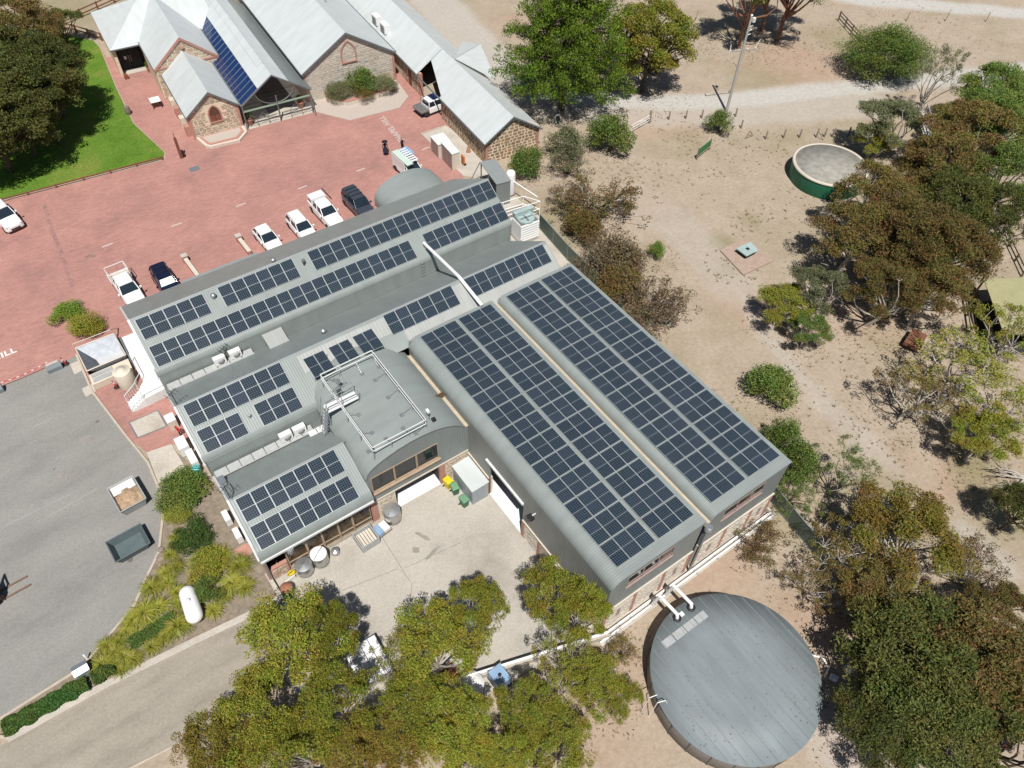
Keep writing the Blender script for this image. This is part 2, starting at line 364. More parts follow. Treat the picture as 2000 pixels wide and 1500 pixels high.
sheet('cabinet_pad', [(40.08, 73.07), (43.45, 73.04), (43.72, 69.64), (43.99, 65.59), (43.39, 60.48), (41.77, 60.71), (39.45, 63.05)], 0.04, 'pale_concrete')
sheet('side_path', [(-2.73, 45.37), (-0.81, 45.05), (-0.64, 41.20), (-1.46, 42.05), (-2.95, 41.90)], 0.06, 'pale_concrete')
sheet('service_slab', [(34.4, 38.0), (38.6, 37.4), (42.5, 52), (42.0, 60), (34.3, 60)], 0.03, 'pale_concrete')
sheet('lawn', [(-15.27, 104.20), (-17.34, 87.86), (-4.80, 87.10), (12.37, 85.08), (12.85, 86.13), (11.81, 94.19), (12.63, 103.65), (14.03, 115.44), (13.85, 117.64), (9.86, 123.71), (-0.45, 124.96)], 0.05, 'lawn_grass')
# kerbs
def kerb(name, pts, wdt=0.18, h=0.13, m='kerb_concrete', z=0.0):
    mb = MB(); 
    for a, b in zip(pts, pts[1:]):
        d = Vector((b[0]-a[0], b[1]-a[1])); L = d.length; d.normalize(); nrm = Vector((-d.y, d.x))*wdt/2
        e = d*0.03
        mb.prism([(a[0]-e.x-nrm.x, a[1]-e.y-nrm.y), (b[0]+e.x-nrm.x, b[1]+e.y-nrm.y), (b[0]+e.x+nrm.x, b[1]+e.y+nrm.y), (a[0]-e.x+nrm.x, a[1]-e.y+nrm.y)], z, h+random.random()*0.004)
    return tag(mb.build(name, m), kind='structure')
random.seed(3)
kerb('kerb', [(-4.39, 59.36), (-4.50, 54.32), (-3.61, 48.09), (-2.97, 44.27), (-3.09, 41.25), (-3.67, 38.77), (-4.94, 35.98), (-6.45, 34.40), (-7.74, 32.89), (-11.13, 31.00), (-12.30, 30.52), (-17.18, 30.16), (-17.59, 29.92), (-17.51, 29.19), (-16.93, 28.56)])
kerb('kerb', [(-16.98, 28.59), (-11.10, 28.50), (-5.51, 28.04), (-1.53, 27.68), (0.86, 27.59)], 0.5, 0.16, 'pale_concrete')
kerb('kerb', [(-12.97, 22.72), (-7.68, 22.17), (-6.06, 22.18)], 0.14, 0.1)
kerb('kerb', [(39.87, 73.20), (43.34, 73.11)], 0.14, 0.1)
kerb('kerb', [(39.97, 73.13), (39.50, 63.14), (41.61, 60.70)], 0.14, 0.1)
kerb('garden_edging', [(0.89, 29.68), (0.96, 27.62)], 0.3, 0.55, 'pale_concrete')

# joints, stains and scuffs with a shape of their own
mat('stain_dark', (.135, .125, .115), 0.8, var=0.25, scale=3); mat('stain_mid', (.26, .24, .215), 0.9, var=0.2, scale=2); mat('scuff_pale', (.34, .33, .31), 0.9, var=0.15); mat('joint_dark', (.20, .175, .145), 0.95, var=0.2); mat('channel_grey', (.315, .175, .15), 0.9, var=0.35, scale=1.5)
def strip(name, pts, wd, z, m):
    mb = MB()
    for a, b in zip(pts, pts[1:]):
        d = Vector((b[0]-a[0], b[1]-a[1])).normalized(); n_ = Vector((-d.y, d.x))*wd/2
        mb.add([(a[0]-n_.x, a[1]-n_.y, z), (b[0]-n_.x, b[1]-n_.y, z), (b[0]+n_.x, b[1]+n_.y, z), (a[0]+n_.x, a[1]+n_.y, z)], [(0, 1, 2, 3)])
    return tag(mb.build(name, m), kind='structure')
def blot(name, c, rx, ry, rz, z, m, seed):
    rd = random.Random(seed); p = []
    for i in range(18):
        a = 2*math.pi*i/18; r = rd.uniform(.75, 1.15); x, y = rx*r*math.cos(a), ry*r*math.sin(a)
        p.append((c[0]+x*math.cos(rz)-y*math.sin(rz), c[1]+x*math.sin(rz)+y*math.cos(rz)))
    return tag(MB().add([(x, y, z) for x, y in p], [tuple(range(18))]).build(name, m), kind='structure')
strip('expansion_joint', [(9.27, 28.17), (9.14, 23.88)], .035, .047, 'joint_dark'); strip('expansion_joint', [(3.73, 25.84), (8.85, 24.87)], .035, .047, 'joint_dark'); strip('expansion_joint', [(9.14, 23.88), (9.20, 23.26), (8.06, 21.68)], .03, .047, 'joint_dark'); strip('expansion_joint', [(9.35, 24.62), (13.91, 24.03)], .03, .048, 'joint_dark')
blot('yard_stain', (11.82, 26.10), .16, .75, R(25), .046, 'stain_mid', 1); blot('yard_stain', (10.78, 25.41), .25, .3, R(0), .0465, 'stain_mid', 2); blot('yard_stain', (11.71, 24.51), .8, .16, R(15), .046, 'stain_mid', 3)
blot('asphalt_stain', (-8.96, 46.77), .28, .6, R(10), .039, 'stain_mid', 4); blot('asphalt_stain', (-6.85, 36.59), .22, .2, 0, .039, 'stain_dark', 5); blot('asphalt_stain', (-6.31, 49.30), .5, .55, 0, .039, 'stain_mid', 6); blot('asphalt_stain', (-5.10, 50.77), .22, .12, 0, .039, 'stain_dark', 7); blot('asphalt_stain', (-9.29, 47.87), .12, .08, 1, .039, 'stain_dark', 8)
strip('scuff_mark', [(-9.72, 53.14), (-7.99, 53.26)], .06, .0385, 'scuff_pale'); strip('scuff_mark', [(-10.17, 54.15), (-7.91, 54.19)], .04, .0385, 'scuff_pale'); strip('scuff_mark', [(-10.26, 51.56), (-9.70, 51.61)], .05, .0385, 'scuff_pale'); strip('scuff_mark', [(-13.66, 44.67), (-8.97, 44.83)], .05, .0385, 'scuff_pale'); strip('scuff_mark', [(-10.97, 43.67), (-7.04, 44.13)], .05, .0385, 'scuff_pale'); strip('scuff_mark', [(-12.64, 33.34), (-11.68, 33.54), (-11.38, 34.00)], .04, .0385, 'scuff_pale')
strip('drain_channel', [(-1.11, 83.70), (-1.52, 79.59), (-1.75, 74.81), (-2.16, 68.69)], .42, .0225, 'channel_grey'); blot('paving_stain', (0.58, 72.32), .85, .5, .4, .0222, 'channel_grey', 9)

# ------------------------------------------------------------------ winery
GREY = (.235, .262, .252)
ribbed('roof_sheet_x', GREY, 'x', 0.19, strength=.3)          # ribs run up the slope of the gabled halls
ribbed('roof_sheet_y', (.24, .267, .257), 'y', 0.19, strength=.42)
ribbed('pale_sheet_x', (.34, .35, .335), 'x', 0.3, strength=.4)
ribbed('wall_sheet_x', (.20, .22, .215), 'x', 0.21)
ribbed('wall_sheet_y', (.20, .21, .20), 'y', 0.21)
mat('roof_trim', (.24, .26, .26), 0.5, var=0.06)
mat('gutter_white', (.62, .63, .62), 0.5, var=0.08)
mat('gutter_beige', (.47, .40, .30), 0.6, var=0.12)
mat('stone_mortar', (.60, .54, .46), 0.95, var=0.14, scale=4)
mat('brick_red', (.43, .225, .175), 0.9, var=0.25, scale=9)
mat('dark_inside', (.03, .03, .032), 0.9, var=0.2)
mat('white_floor', (.74, .74, .73), 0.6, var=0.06)
mat('frame_tan', (.36, .27, .19), 0.7, var=0.15)
mat('frame_pink', (.33, .24, .215), 0.7, var=0.12)
mat('timber_inside', (.14, .085, .045), 0.8, var=0.4, scale=3)
mat('galv', (.50, .52, .53), 0.35, 0.75, var=0.12, scale=4)
mat('steel', (.50, .50, .49), 0.3, 0.85, var=0.08, scale=3)
mat('white_metal', (.72, .72, .71), 0.4, var=0.05)
mat('black_plastic', (.02, .02, .022), 0.5, var=0.2)
mat('stone_white_cap', (.56, .5, .42), 0.9, var=0.1)
island('rubble', [(0.0, (.40, .29, .20)), (0.25, (.50, .41, .31)), (0.5, (.33, .27, .215)), (0.75, (.55, .46, .36)), (1.0, (.43, .25, .185))])
island('rubble_pale', [(0.0, (.47, .41, .335)), (0.3, (.54, .485, .41)), (0.55, (.40, .375, .335)), (0.8, (.59, .53, .44)), (1.0, (.48, .41, .34))])
island('rubble_brown', [(0.0, (.23, .145, .085)), (0.3, (.30, .20, .12)), (0.6, (.19, .125, .08)), (0.85, (.34, .235, .14)), (1.0, (.31, .15, .09))])
m, n, l, b = nodes('single_stone', .9, 0, .2); oi = n.new('ShaderNodeObjectInfo'); rp = ramp(n, [(0.0, (.24, .15, .09)), (0.3, (.32, .215, .13)), (0.6, (.20, .135, .09)), (0.85, (.37, .26, .16)), (1.0, (.33, .165, .10))])
l.new(oi.outputs['Random'], rp.inputs[0]); l.new(rp.outputs[0], b.inputs['Base Color'])
mat('grating_grey', (.40, .41, .40), .6, var=.15, scale=5)
m, n, l, b = nodes('window_glass', 0.06, 0, 0.6); b.inputs['Base Color'].default_value = (.02, .026, .03, 1)
m, n, l, b = nodes('brown_glass', 0.08, 0, 0.5); b.inputs['Base Color'].default_value = (.10, .07, .045, 1); b.inputs['Alpha'].default_value = 0.35

def offset(prof, t):
    out = []
    for i, p in enumerate(prof):
        a = prof[max(0, i-1)]; c = prof[min(len(prof)-1, i+1)]
        d = Vector((c[0]-a[0], c[1]-a[1])).normalized(); out.append((p[0]+d.y*t, p[1]-d.x*t))
    return out
def shell(prof, axis, a0, a1, t, name, m, parent, ang=25):
    """bent roof sheet: profile (p, z) swept along the axis from a0 to a1, t thick downwards"""
    inner = offset(prof, t)
    if inner[len(inner)//2][1] > prof[len(prof)//2][1]: inner = offset(prof, -t)
    ring = list(prof)+inner[::-1]
    P = (lambda p, a: (a, p[0], p[1])) if axis == 'x' else (lambda p, a: (p[0], a, p[1]))
    k = len(ring)
    vs = [P(p, a0) for p in ring]+[P(p, a1) for p in ring]
    fs = [(i, (i+1) % k, k+(i+1) % k, k+i) for i in range(k)]
    h = len(prof)
    for base in (0, k):                                   # end caps as quads
        for i in range(h-1):
            fs.append((base+i, base+i+1, base+k-2-i, base+k-1-i))
    return MB().add(vs, fs).build(name, m, parent, smooth_angle=ang)
def arc(c, r, a0, a1, n=8, rz=None):
    rz = rz or r
    return [(c[0]+r*math.cos(R(a0+(a1-a0)*i/n)), c[1]+rz*math.sin(R(a0+(a1-a0)*i/n))) for i in range(n+1)]
def slab_x(poly, x0, x1, name, m, parent):                # polygon in (y, z), thick in x
    return MB().extrude([(x0, y, z) for y, z in poly], (x1-x0, 0, 0)).build(name, m, parent, smooth_angle=20)
def slab_y(poly, y0, y1, name, m, parent):                # polygon in (x, z), thick in y
    return MB().extrude([(x, y0, z) for x, z in poly], (0, y1-y0, 0)).build(name, m, parent, smooth_angle=20)
def rubble(O, U, N, w, h, m, parent, seed=1, inside=None, row=(0.17, 0.29), ln=(0.22, 0.55), gap=0.035, proud=0.03, name='stonework', single=False):
    """courses of odd stones standing proud of a wall; O corner, U along, N outward, z up"""
    rd = random.Random(seed); mb = MB(); O = Vector(O); U = Vector(U).normalized(); N = Vector(N).normalized(); Z = Vector((0, 0, 1))
    z = 0.03
    while z < h-0.1:
        rh = min(rd.uniform(*row), h-z-0.02); u = rd.uniform(0, 0.2)
        while u < w-0.1:
            L = min(rd.uniform(*ln), w-u-0.02)
            if L > 0.08 and rh > 0.07 and (inside is None or inside(u+L/2, z+rh/2)):
                g = gap*rd.uniform(0.6, 1.6); pr = proud*rd.uniform(0.5, 1.4)
                j = lambda: rd.uniform(-0.035, 0.035)
                c = [(u+g+j()*.5, z+g+j()*.4), (u+L-g+j()*.5, z+g+j()*.4), (u+L-g+j(), z+rh-g+j()*.6), (u+g+j(), z+rh-g+j()*.6)]
                base = [O+U*a+Z*bq-N*0.01 for a, bq in c]; cu = u+L/2; cz = z+rh/2
                top = [O+U*(a+(cu-a)*.12)+Z*(bq+(cz-bq)*.12)+N*pr for a, bq in c]
                fc = [(4, 5, 6, 7), (0, 1, 5, 4), (1, 2, 6, 5), (2, 3, 7, 6), (3, 0, 4, 7)]
                if single: MB().add(base+top, fc).build('stone', 'single_stone', parent)
                else: mb.add(base+top, fc)
            u += L
        z += rh
    if single: return
    o = mb.build(name, m, parent); o['kind'] = 'stuff'
    return o

# --- gabled hall beside the brick car park
H1 = thing('winery_hall', 'long grey gabled winery hall whose far eave overhangs the row of parked cars', 'building', (17, 52, 0), 0)
H1.location = (0, 0, 0)
XL1, XR1 = 0.62, 34.55
s1 = math.tan(R(31.8))
prof1 = [(57.45, 8.8-(57.45-50.85)*0.598), (50.85, 8.8), (47.25, 8.8-3.6*s1)]+arc((47.32, 5.98), 0.62, 122-0, 180, 8)[1:]
shell(prof1, 'x', XL1, XR1, 0.07, 'roof', 'roof_sheet_x', H1)
MB().extrude([(XL1-.02, 50.98, 8.735), (XL1-.02, 50.85, 8.845), (XL1-.02, 50.72, 8.735)], (XR1-XL1+.04, 0, 0)).build('ridge_cap', 'roof_trim', H1)
wp = [(57.1, 0), (57.1, 4.95)]+[(50.85, 8.7), (47.3, 6.45), (46.8, 5.9), (46.8, 0)]
slab_x(wp, XL1+.14, XL1+.3, 'wall', 'wall_sheet_y', H1)
slab_x(wp, XR1-.3, XR1-.12, 'wall', 'wall_sheet_y', H1)
MB().box(XL1+.3, 57.0, 0, XR1-.3, 57.14, 4.9).build('wall', 'wall_sheet_x', H1)
MB().box(XL1+.15, 46.72, 0.0, XR1-.13, 46.8, 6.0).build('wall', 'roof_sheet_x', H1)
MB().box(XL1, 57.42, 4.62, XR1, 57.56, 4.78).build('gutter', 'roof_trim', H1)
for xx in (XL1-.06,):                                     # pale barge capping on the left gable
    for (a, bq) in (((57.45, 4.87), (50.85, 8.82)), ((50.85, 8.82), (47.15, 6.55)), ((47.15, 6.55), (46.75, 5.8))):
        MB().extrude([(xx, a[0], a[1]-.14), (xx, a[0], a[1]+.035), (xx, bq[0], bq[1]+.035), (xx, bq[0], bq[1]-.14)], (0.16, 0, 0)).build('barge_capping', 'gutter_white', H1)
MB().box(6.2, 57.56, 3.5, 13.6, 59.3, 3.6).build('awning', 'roof_trim', H1)
for xx in (6.4, 10, 13.4): MB().box(xx-.06, 59.1, 0, xx+.06, 59.22, 3.5).build('post', 'roof_trim', H1)
# vaulted porch
pv = [(27.25, 2.2)]+arc((30.95, 2.9), 3.7, 178, 2, 20, 2.1)+[(34.65, 2.2)]
shell(pv, 'y', 55.6, 61.2, 0.08, 'porch_roof', 'roof_sheet_y', H1)
slab_y([(27.4, 0)]+[(27.4, 2.9)]+arc((30.95, 2.9), 3.55, 178, 2, 20, 2.0)+[(34.5, 2.9), (34.5, 0)], 60.85, 61.0, 'wall', 'wall_sheet_x', H1)
MB().box(27.35, 57.2, 0, 27.5, 60.9, 2.9).build('wall', 'wall_sheet_y', H1)

# --- middle gabled hall
H2 = thing('winery_hall', 'middle grey gabled hall lying between two valleys, pale ribbed strip along its near side', 'building')
s2 = math.tan(R(30))
bull2 = arc((37.62, 5.98), 0.66, 120, 180, 8)
prof2 = [(46.68, 4.42), (40.8, 8.43), (37.3, 8.43-3.5*s2)]+bull2[1:]
shell(prof2, 'x', 0.62, 9.9, 0.07, 'roof', 'roof_sheet_x', H2)
shell([(46.68, 4.42), (40.8, 8.43), (37.9, 8.43-2.9*s2)], 'x', 9.9, 33.9, 0.07, 'roof', 'roof_sheet_x', H2)
MB().extrude([(.6, 40.92, 8.37), (.6, 40.8, 8.475), (.6, 40.68, 8.37)], (33.3, 0, 0)).build('ridge_cap', 'roof_trim', H2)
MB().extrude([(18.4, 40.55, 8.43-.25*s2+.012), (18.4, 38.0, 8.43-2.8*s2+.012), (18.4, 38.0, 8.43-2.8*s2-.03), (18.4, 40.55, 8.43-.25*s2-.03)], (15.45, 0, 0)).build('pale_roof_strip', 'pale_sheet_x', H2)
MB().extrude([(9.95, 40.55, 8.43-.25*s2+.012), (9.95, 39.3, 8.43-1.5*s2+.012), (9.95, 39.3, 8.43-1.5*s2-.03), (9.95, 40.55, 8.43-.25*s2-.03)], (8.4, 0, 0)).build('pale_roof_strip', 'pale_sheet_x', H2)
slab_x([(46.6, 0), (46.6, 4.35), (40.8, 8.33), (37.4, 6.35), (37.05, 5.9), (37.05, 0)], .76, .92, 'wall', 'wall_sheet_y', H2)
slab_x([(46.6, 0), (46.6, 4.35), (40.8, 8.33), (38.0, 6.7), (38.0, 0)], 33.6, 33.75, 'wall', 'wall_sheet_y', H2)
MB().box(.8, 36.92, 0, 9.6, 37.0, 6.0).build('wall', 'roof_sheet_x', H2)
for (a, bq) in (((46.7, 4.43), (40.8, 8.45)), ((40.8, 8.45), (37.2, 6.35)), ((37.2, 6.35), (36.95, 5.7))):
    MB().extrude([(.54, a[0], a[1]-.14), (.54, a[0], a[1]+.03), (.54, bq[0], bq[1]+.03), (.54, bq[0], bq[1]-.14)], (.14, 0, 0)).build('barge_capping', 'gutter_white', H2)

# --- low gabled hall facing the concrete yard
H3 = thing('winery_hall', 'low grey gabled hall with tall brown windows facing the concrete yard', 'building')
s3 = math.tan(R(27))
prof3 = [(36.9, 4.2), (32.4, 6.93), (29.3, 6.93-3.1*s3)]+arc((29.35, 4.42), 0.95, 117, 180, 10)[1:]
shell(prof3, 'x', 0.8, 9.45, 0.07, 'roof', 'roof_sheet_x', H3)
MB().extrude([(.78, 32.52, 6.87), (.78, 32.4, 6.975), (.78, 32.28, 6.87)], (8.65, 0, 0)).build('ridge_cap', 'roof_trim', H3)
MB().box(.8, 28.30, 4.22, 9.4, 28.46, 4.40).build('gutter', 'gutter_white', H3)
slab_x([(36.85, 0), (36.85, 4.15), (32.4, 6.83), (29.5, 5.3), (29.0, 4.6), (29.0, 0)], .95, 1.1, 'wall', 'wall_sheet_y', H3)
for (a, bq) in (((36.9, 4.22), (32.4, 6.96)), ((32.4, 6.96), (29.3, 5.38)), ((29.3, 5.38), (28.5, 4.5))):
    MB().extrude([(.70, a[0], a[1]-.14), (.70, a[0], a[1]+.03), (.70, bq[0], bq[1]+.03), (.70, bq[0], bq[1]-.14)], (.15, 0, 0)).build('barge_capping', 'gutter_white', H3)
GY = 29.15
MB().box(2.55, GY, 0, 9.3, GY+.3, .42).build('plinth', 'pale_concrete', H3)
MB().box(.95, GY, 0, 2.45, GY+.3, 1.45).build('brick_infill', 'brick_red', H3)
rubble((1.0, GY, 0), (1, 0, 0), (0, -1, 0), 1.4, 1.3, 'rubble', H3, 5, gap=.02)
MB().box(.85, GY-.12, 0, 1.12, GY+.25, 4.3).build('pier', 'brick_red', H3)
MB().box(1.1, GY+2.6, 0, 9.3, GY+2.7, 4.2).build('inner_wall', 'timber_inside', H3)
MB().box(1.1, GY+.3, 0.0, 9.3, GY+2.6, .3).build('inner_floor', 'timber_inside', H3)
wx = [2.5, 4.05, 5.3, 6.6, 7.75, 9.25]
for i in range(5):
    fr = MB()
    fr.box(wx[i], GY+.02, .42, wx[i]+.1, GY+.2, 4.25).box(wx[i+1]-.05, GY+.02, .42, wx[i+1], GY+.2, 4.25).box(wx[i]+.1, GY+.03, .42, wx[i+1]-.05, GY+.19, .52).box(wx[i]+.1, GY+.03, 1.0, wx[i+1]-.05, GY+.17, 1.06)
    wd = fr.build('window', 'frame_tan', H3)
    MB().box(wx[i]+.1, GY+.09, .52, wx[i+1]-.05, GY+.11, 4.2).build('pane', 'brown_glass', wd)

# --- two storey hall with arched roof
HB = thing('arched_hall', 'two storey grey hall with arched roof, railed top and a roller door onto the yard', 'building')
FY = 29.3
archp = [(9.42, 6.0), (9.6, 6.5), (9.95, 6.85), (10.5, 7.13), (11.2, 7.36), (12.26, 7.6), (13.2, 7.71), (14.2, 7.7), (15.2, 7.56), (16.1, 7.28), (16.8, 6.93), (17.4, 6.5), (17.85, 6.0)]
shell(archp, 'y', FY-.12, 40.2, 0.07, 'roof', 'roof_sheet_y', HB, 30)
low = [(9.42, 2.66), (18.1, 2.66), (18.1, 5.7), (17.8, 5.96)]
WZ0, WZ1, WX0, WX1 = 3.78, 5.72, 9.78, 15.42
slab_y([(9.45, 2.66), (18.1, 2.66), (18.1, WZ0), (9.45, WZ0)], FY, FY+.16, 'wall', 'wall_sheet_x', HB)
slab_y([(9.45, WZ0+.001), (WX0, WZ0+.001), (WX0, WZ1), (9.45, WZ1)], FY, FY+.16, 'wall', 'wall_sheet_x', HB)
slab_y([(WX1, WZ0+.001), (18.1, WZ0+.001), (18.1, 5.6), (17.95, WZ1), (WX1, WZ1)], FY, FY+.16, 'wall', 'wall_sheet_x', HB)
slab_y([(9.45, WZ1+.001)]+[(17.9, WZ1+.001)]+[(x, z-.06) for x, z in archp[::-1]], FY, FY+.16, 'wall', 'wall_sheet_x', HB)
MB().box(9.42, FY+.1, 0, 9.55, 37.5, 6.1).build('wall', 'wall_sheet_y', HB)
MB().box(9.6, FY+3.2, 2.6, 18.0, FY+3.3, 6.6).build('inner_wall', 'timber_inside', HB)
MB().box(9.6, FY+.2, 2.7, 18.0, FY+3.2, 2.78).build('upper_floor', 'timber_inside', HB)
nw = 3
for i in range(nw):
    a = WX0+(WX1-WX0)*i/nw; c = WX0+(WX1-WX0)*(i+1)/nw
    fr = MB().box(a, FY-.04, WZ0, a+.09, FY+.1, WZ1).box(c-.05, FY-.04, WZ0, c, FY+.1, WZ1).box(a+.09, FY-.04, WZ0, c-.05, FY+.1, WZ0+.1).box(a+.09, FY-.04, WZ1-.07, c-.05, FY+.1, WZ1)
    wd = fr.build('window', 'frame_tan', HB)
    MB().box(a+.09, FY+.05, WZ0+.1, c-.05, FY+.07, WZ1-.07).build('pane', 'window_glass', wd)
MB().box(WX0-.1, FY-.22, WZ0-.12, WX1+.1, FY-.002, WZ0-.005).build('sill', 'frame_tan', HB)
# ground storey: stone piers either side of the roller door
MB().box(9.4, FY+.03, 0, 11.5, FY+.3, 2.655).build('stone_pier', 'stone_mortar', HB)
rubble((9.95, FY+.03, 0), (1, 0, 0), (0, -1, 0), 1.5, 2.6, 'rubble', HB, 11)
MB().box(9.38, FY-.04, 0, 9.9, FY+.2, 2.65).build('quoin', 'brick_red', HB)
MB().box(15.45, FY+.03, 0, 18.1, FY+.3, 2.655).build('stone_pier', 'stone_mortar', HB)
rubble((15.95, FY+.03, 0), (1, 0, 0), (0, -1, 0), 2.1, 2.6, 'rubble', HB, 12)
MB().box(15.42, FY-.04, 0, 15.9, FY+.2, 2.65).build('quoin', 'brick_red', HB)
MB().box(9.4, FY-.06, 2.6, 18.05, FY-.002, 2.74).build('ledge', 'stone_white_cap', HB)
MB().box(11.5, FY+.0, .0, 15.45, 36, .06).build('floor', 'white_floor', HB)
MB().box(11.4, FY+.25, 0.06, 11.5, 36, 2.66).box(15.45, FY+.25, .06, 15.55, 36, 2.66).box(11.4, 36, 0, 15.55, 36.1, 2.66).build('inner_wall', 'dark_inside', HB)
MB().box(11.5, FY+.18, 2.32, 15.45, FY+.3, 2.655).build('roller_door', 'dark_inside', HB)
MB().box(17.86, FY-.1, 5.82, 18.12, 37.8, 5.95).box(18.12, FY-.1, 5.82, 18.2, 37.8, 6.08).box(17.8, FY-.1, 5.82, 17.86, 37.8, 6.05).build('box_gutter', 'gutter_beige', HB)

# --- two long sheds
def warehouse(label, x0, x1, left_bull, right_lip, seed):
    W = thing('warehouse', label, 'building')
    zt = 7.5; y0, y1 = 12.7, 38.05; rb = left_bull
    prof = [(x0, zt-rb*1.0)]+arc((x0+rb, zt-rb), rb, 180, 90, 10)[1:]+[((x0+x1)/2, zt+.05), (x1, zt-.02)]
    shell(prof, 'y', y0-.1, y1, 0.07, 'roof', 'roof_sheet_y', W, 20)
    top = [(x, z-.07) for x, z in prof]
    fz = 3.2; a, c = x0+1.55, x0+5.6; w0, w1 = 5.35, 6.75
    # front
    slab_y([(x0+.06, fz), (x1-.05, fz), (x1-.05, w0), (x0+.06, w0)], y0, y0+.18, 'wall', 'wall_sheet_x', W)
    slab_y([(x0+.06, w0+.001), (a, w0+.001), (a, w1)]+[(x0+.06, w1-.2)] , y0, y0+.18, 'wall', 'wall_sheet_x', W)
    slab_y([(c, w0+.001), (x1-.05, w0+.001), (x1-.05, w1), (c, w1)], y0, y0+.18, 'wall', 'wall_sheet_x', W)
    up = [p for p in top if p[1] > w1-.15]
    slab_y([(x0+.06, w1-.199), (a, w1+.001), (x1-.05, w1+.001)]+[(min(p[0], x1-.05), p[1]) for p in up[::-1]], y0, y0+.18, 'wall', 'wall_sheet_x', W)
    for i in range(3):
        p = a+(c-a)*i/3; q = a+(c-a)*(i+1)/3
        fr = MB().box(p, y0-.02, w0, p+.035, y0+.06, w1).box(q-.035, y0-.02, w0, q, y0+.06, w1).box(p+.035, y0-.02, w0, q-.035, y0+.06, w0+.05).box(p+.035, y0-.02, w1-.04, q-.035, y0+.06, w1).box(p+.035, y0-.015, w0+.36, q-.035, y0+.05, w0+.42)
        wd = fr.build('window', 'frame_pink', W)
        MB().box(p+.035, y0+.02, w0+.05, q-.035, y0+.04, w1-.04).build('pane', 'window_glass', wd)
    MB().box(a-.08, y0-.08, w0-.09, c+.08, y0-.002, w0-.005).build('sill', 'frame_pink', W)
    MB().box(x0+.02, y0-.02, 0, x1, y0+.3, fz-.06).build('stone_base', 'stone_mortar', W)
    rubble((x0+.1, y0-.02, 0), (1, 0, 0), (0, -1, 0), x1-x0-.15, fz-.1, 'rubble_pale', W, seed, row=(.13, .24), ln=(.2, .5))
    for px in (x0+.02, x0+2.7, x0+5.4, x1-.32):
        MB().box(px, y0-.07, 0, px+.3, y0+.05, fz-.07).build('brick_pier', 'brick_red', W)
    for px in (x0+1.3, x0+6.6):
        MB().box(px, y0-.06, 1.1, px+.32, y0+.05, 2.2).build('vent_opening', 'frame_pink', W)
    MB().box(x0, y0-.1, fz-.06, x1, y0-.001, fz+.06).build('ledge', 'stone_white_cap', W)
    MB().box(x0+.1, y1-.2, 0, x1-.1, y1-.05, zt-.15).build('wall', 'wall_sheet_x', W)
    return W, zt
W1, ZT = warehouse('long grey shed with big doorway onto the concrete yard, flat roof covered in solar panels', 18.1, 26.25, 0.9, 0, 21)
W2, _ = warehouse('long grey shed along the green fence, flat roof covered in solar panels', 26.85, 34.72, 0.62, 0, 22)
# left wall of the first shed, with its doorway
xw = 18.1
dy0, dy1, dz = 22.0, 26.35, 4.5
def lw(y0, y1, z0, z1, m='wall_sheet_y', nm='wall', t=.16): MB().box(xw, y0, z0, xw+t, y1, z1).build(nm, m, W1)
lw(12.72, dy0, 2.3, 6.62); lw(dy1, 37.9, 2.3, 6.62); lw(dy0, dy1, dz, 6.62)
lw(12.72, dy0, 0, 2.3, 'stone_mortar', 'stone_base', .3); lw(dy1, 29.3, 0, 2.3, 'stone_mortar', 'stone_base', .3)
lw(29.3, 37.9, 0, 2.3)
rubble((xw, 21.9, 0), (0, -1, 0), (-1, 0, 0), 9.0, 2.2, 'rubble_pale', W1, 31, inside=lambda u, z: not (2.3 < u < 3.4))
rubble((xw, 29.25, 0), (0, -1, 0), (-1, 0, 0), 2.8, 2.2, 'rubble_pale', W1, 32)
MB().box(xw-.1, 12.7, 2.25, xw-.001, dy0-.05, 2.37).box(xw-.1, dy1+.05, 2.25, xw-.001, 29.28, 2.37).build('ledge', 'stone_white_cap', W1)
MB().box(xw-.16, dy0-.05, dz-.08, xw-.001, dy1+.35, dz+.12).build('door_head', 'gutter_white', W1)
for yy in (dy0-.3, dy1): MB().box(xw-.06, yy, 0, xw+.1, yy+.3, 2.24).build('brick_pier', 'brick_red', W1)
for yy in (dy0-2.3, dy0-3.7): MB().box(xw-.06, yy, 0, xw+.1, yy+.3, 2.24).build('brick_pier', 'brick_red', W1)
dr = MB().box(xw-.05, dy0-3.4, 0.04, xw+.06, dy0-2.3, 2.1).build('door', 'kerb_concrete', W1)
MB().box(xw+.0, 19.5, .0, 25.8, 29, .065).build('floor', 'white_floor', W1)
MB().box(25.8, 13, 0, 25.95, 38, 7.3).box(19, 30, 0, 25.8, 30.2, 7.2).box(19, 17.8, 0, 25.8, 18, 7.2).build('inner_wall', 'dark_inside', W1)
fl = thing('notice_board', 'white framed notice board on legs leaning out from the stone base of the shed', 'sign', (17.75, 17.2, 0))
MB().cbox((0, 0, 2.35), (.08, 1.9, .75), 0).build('board', 'white_metal', fl)
for s in (-.6, .6): MB().box(.04, s-.04, 0, .12, s+.04, 2.0).build('leg', 'black_plastic', fl)
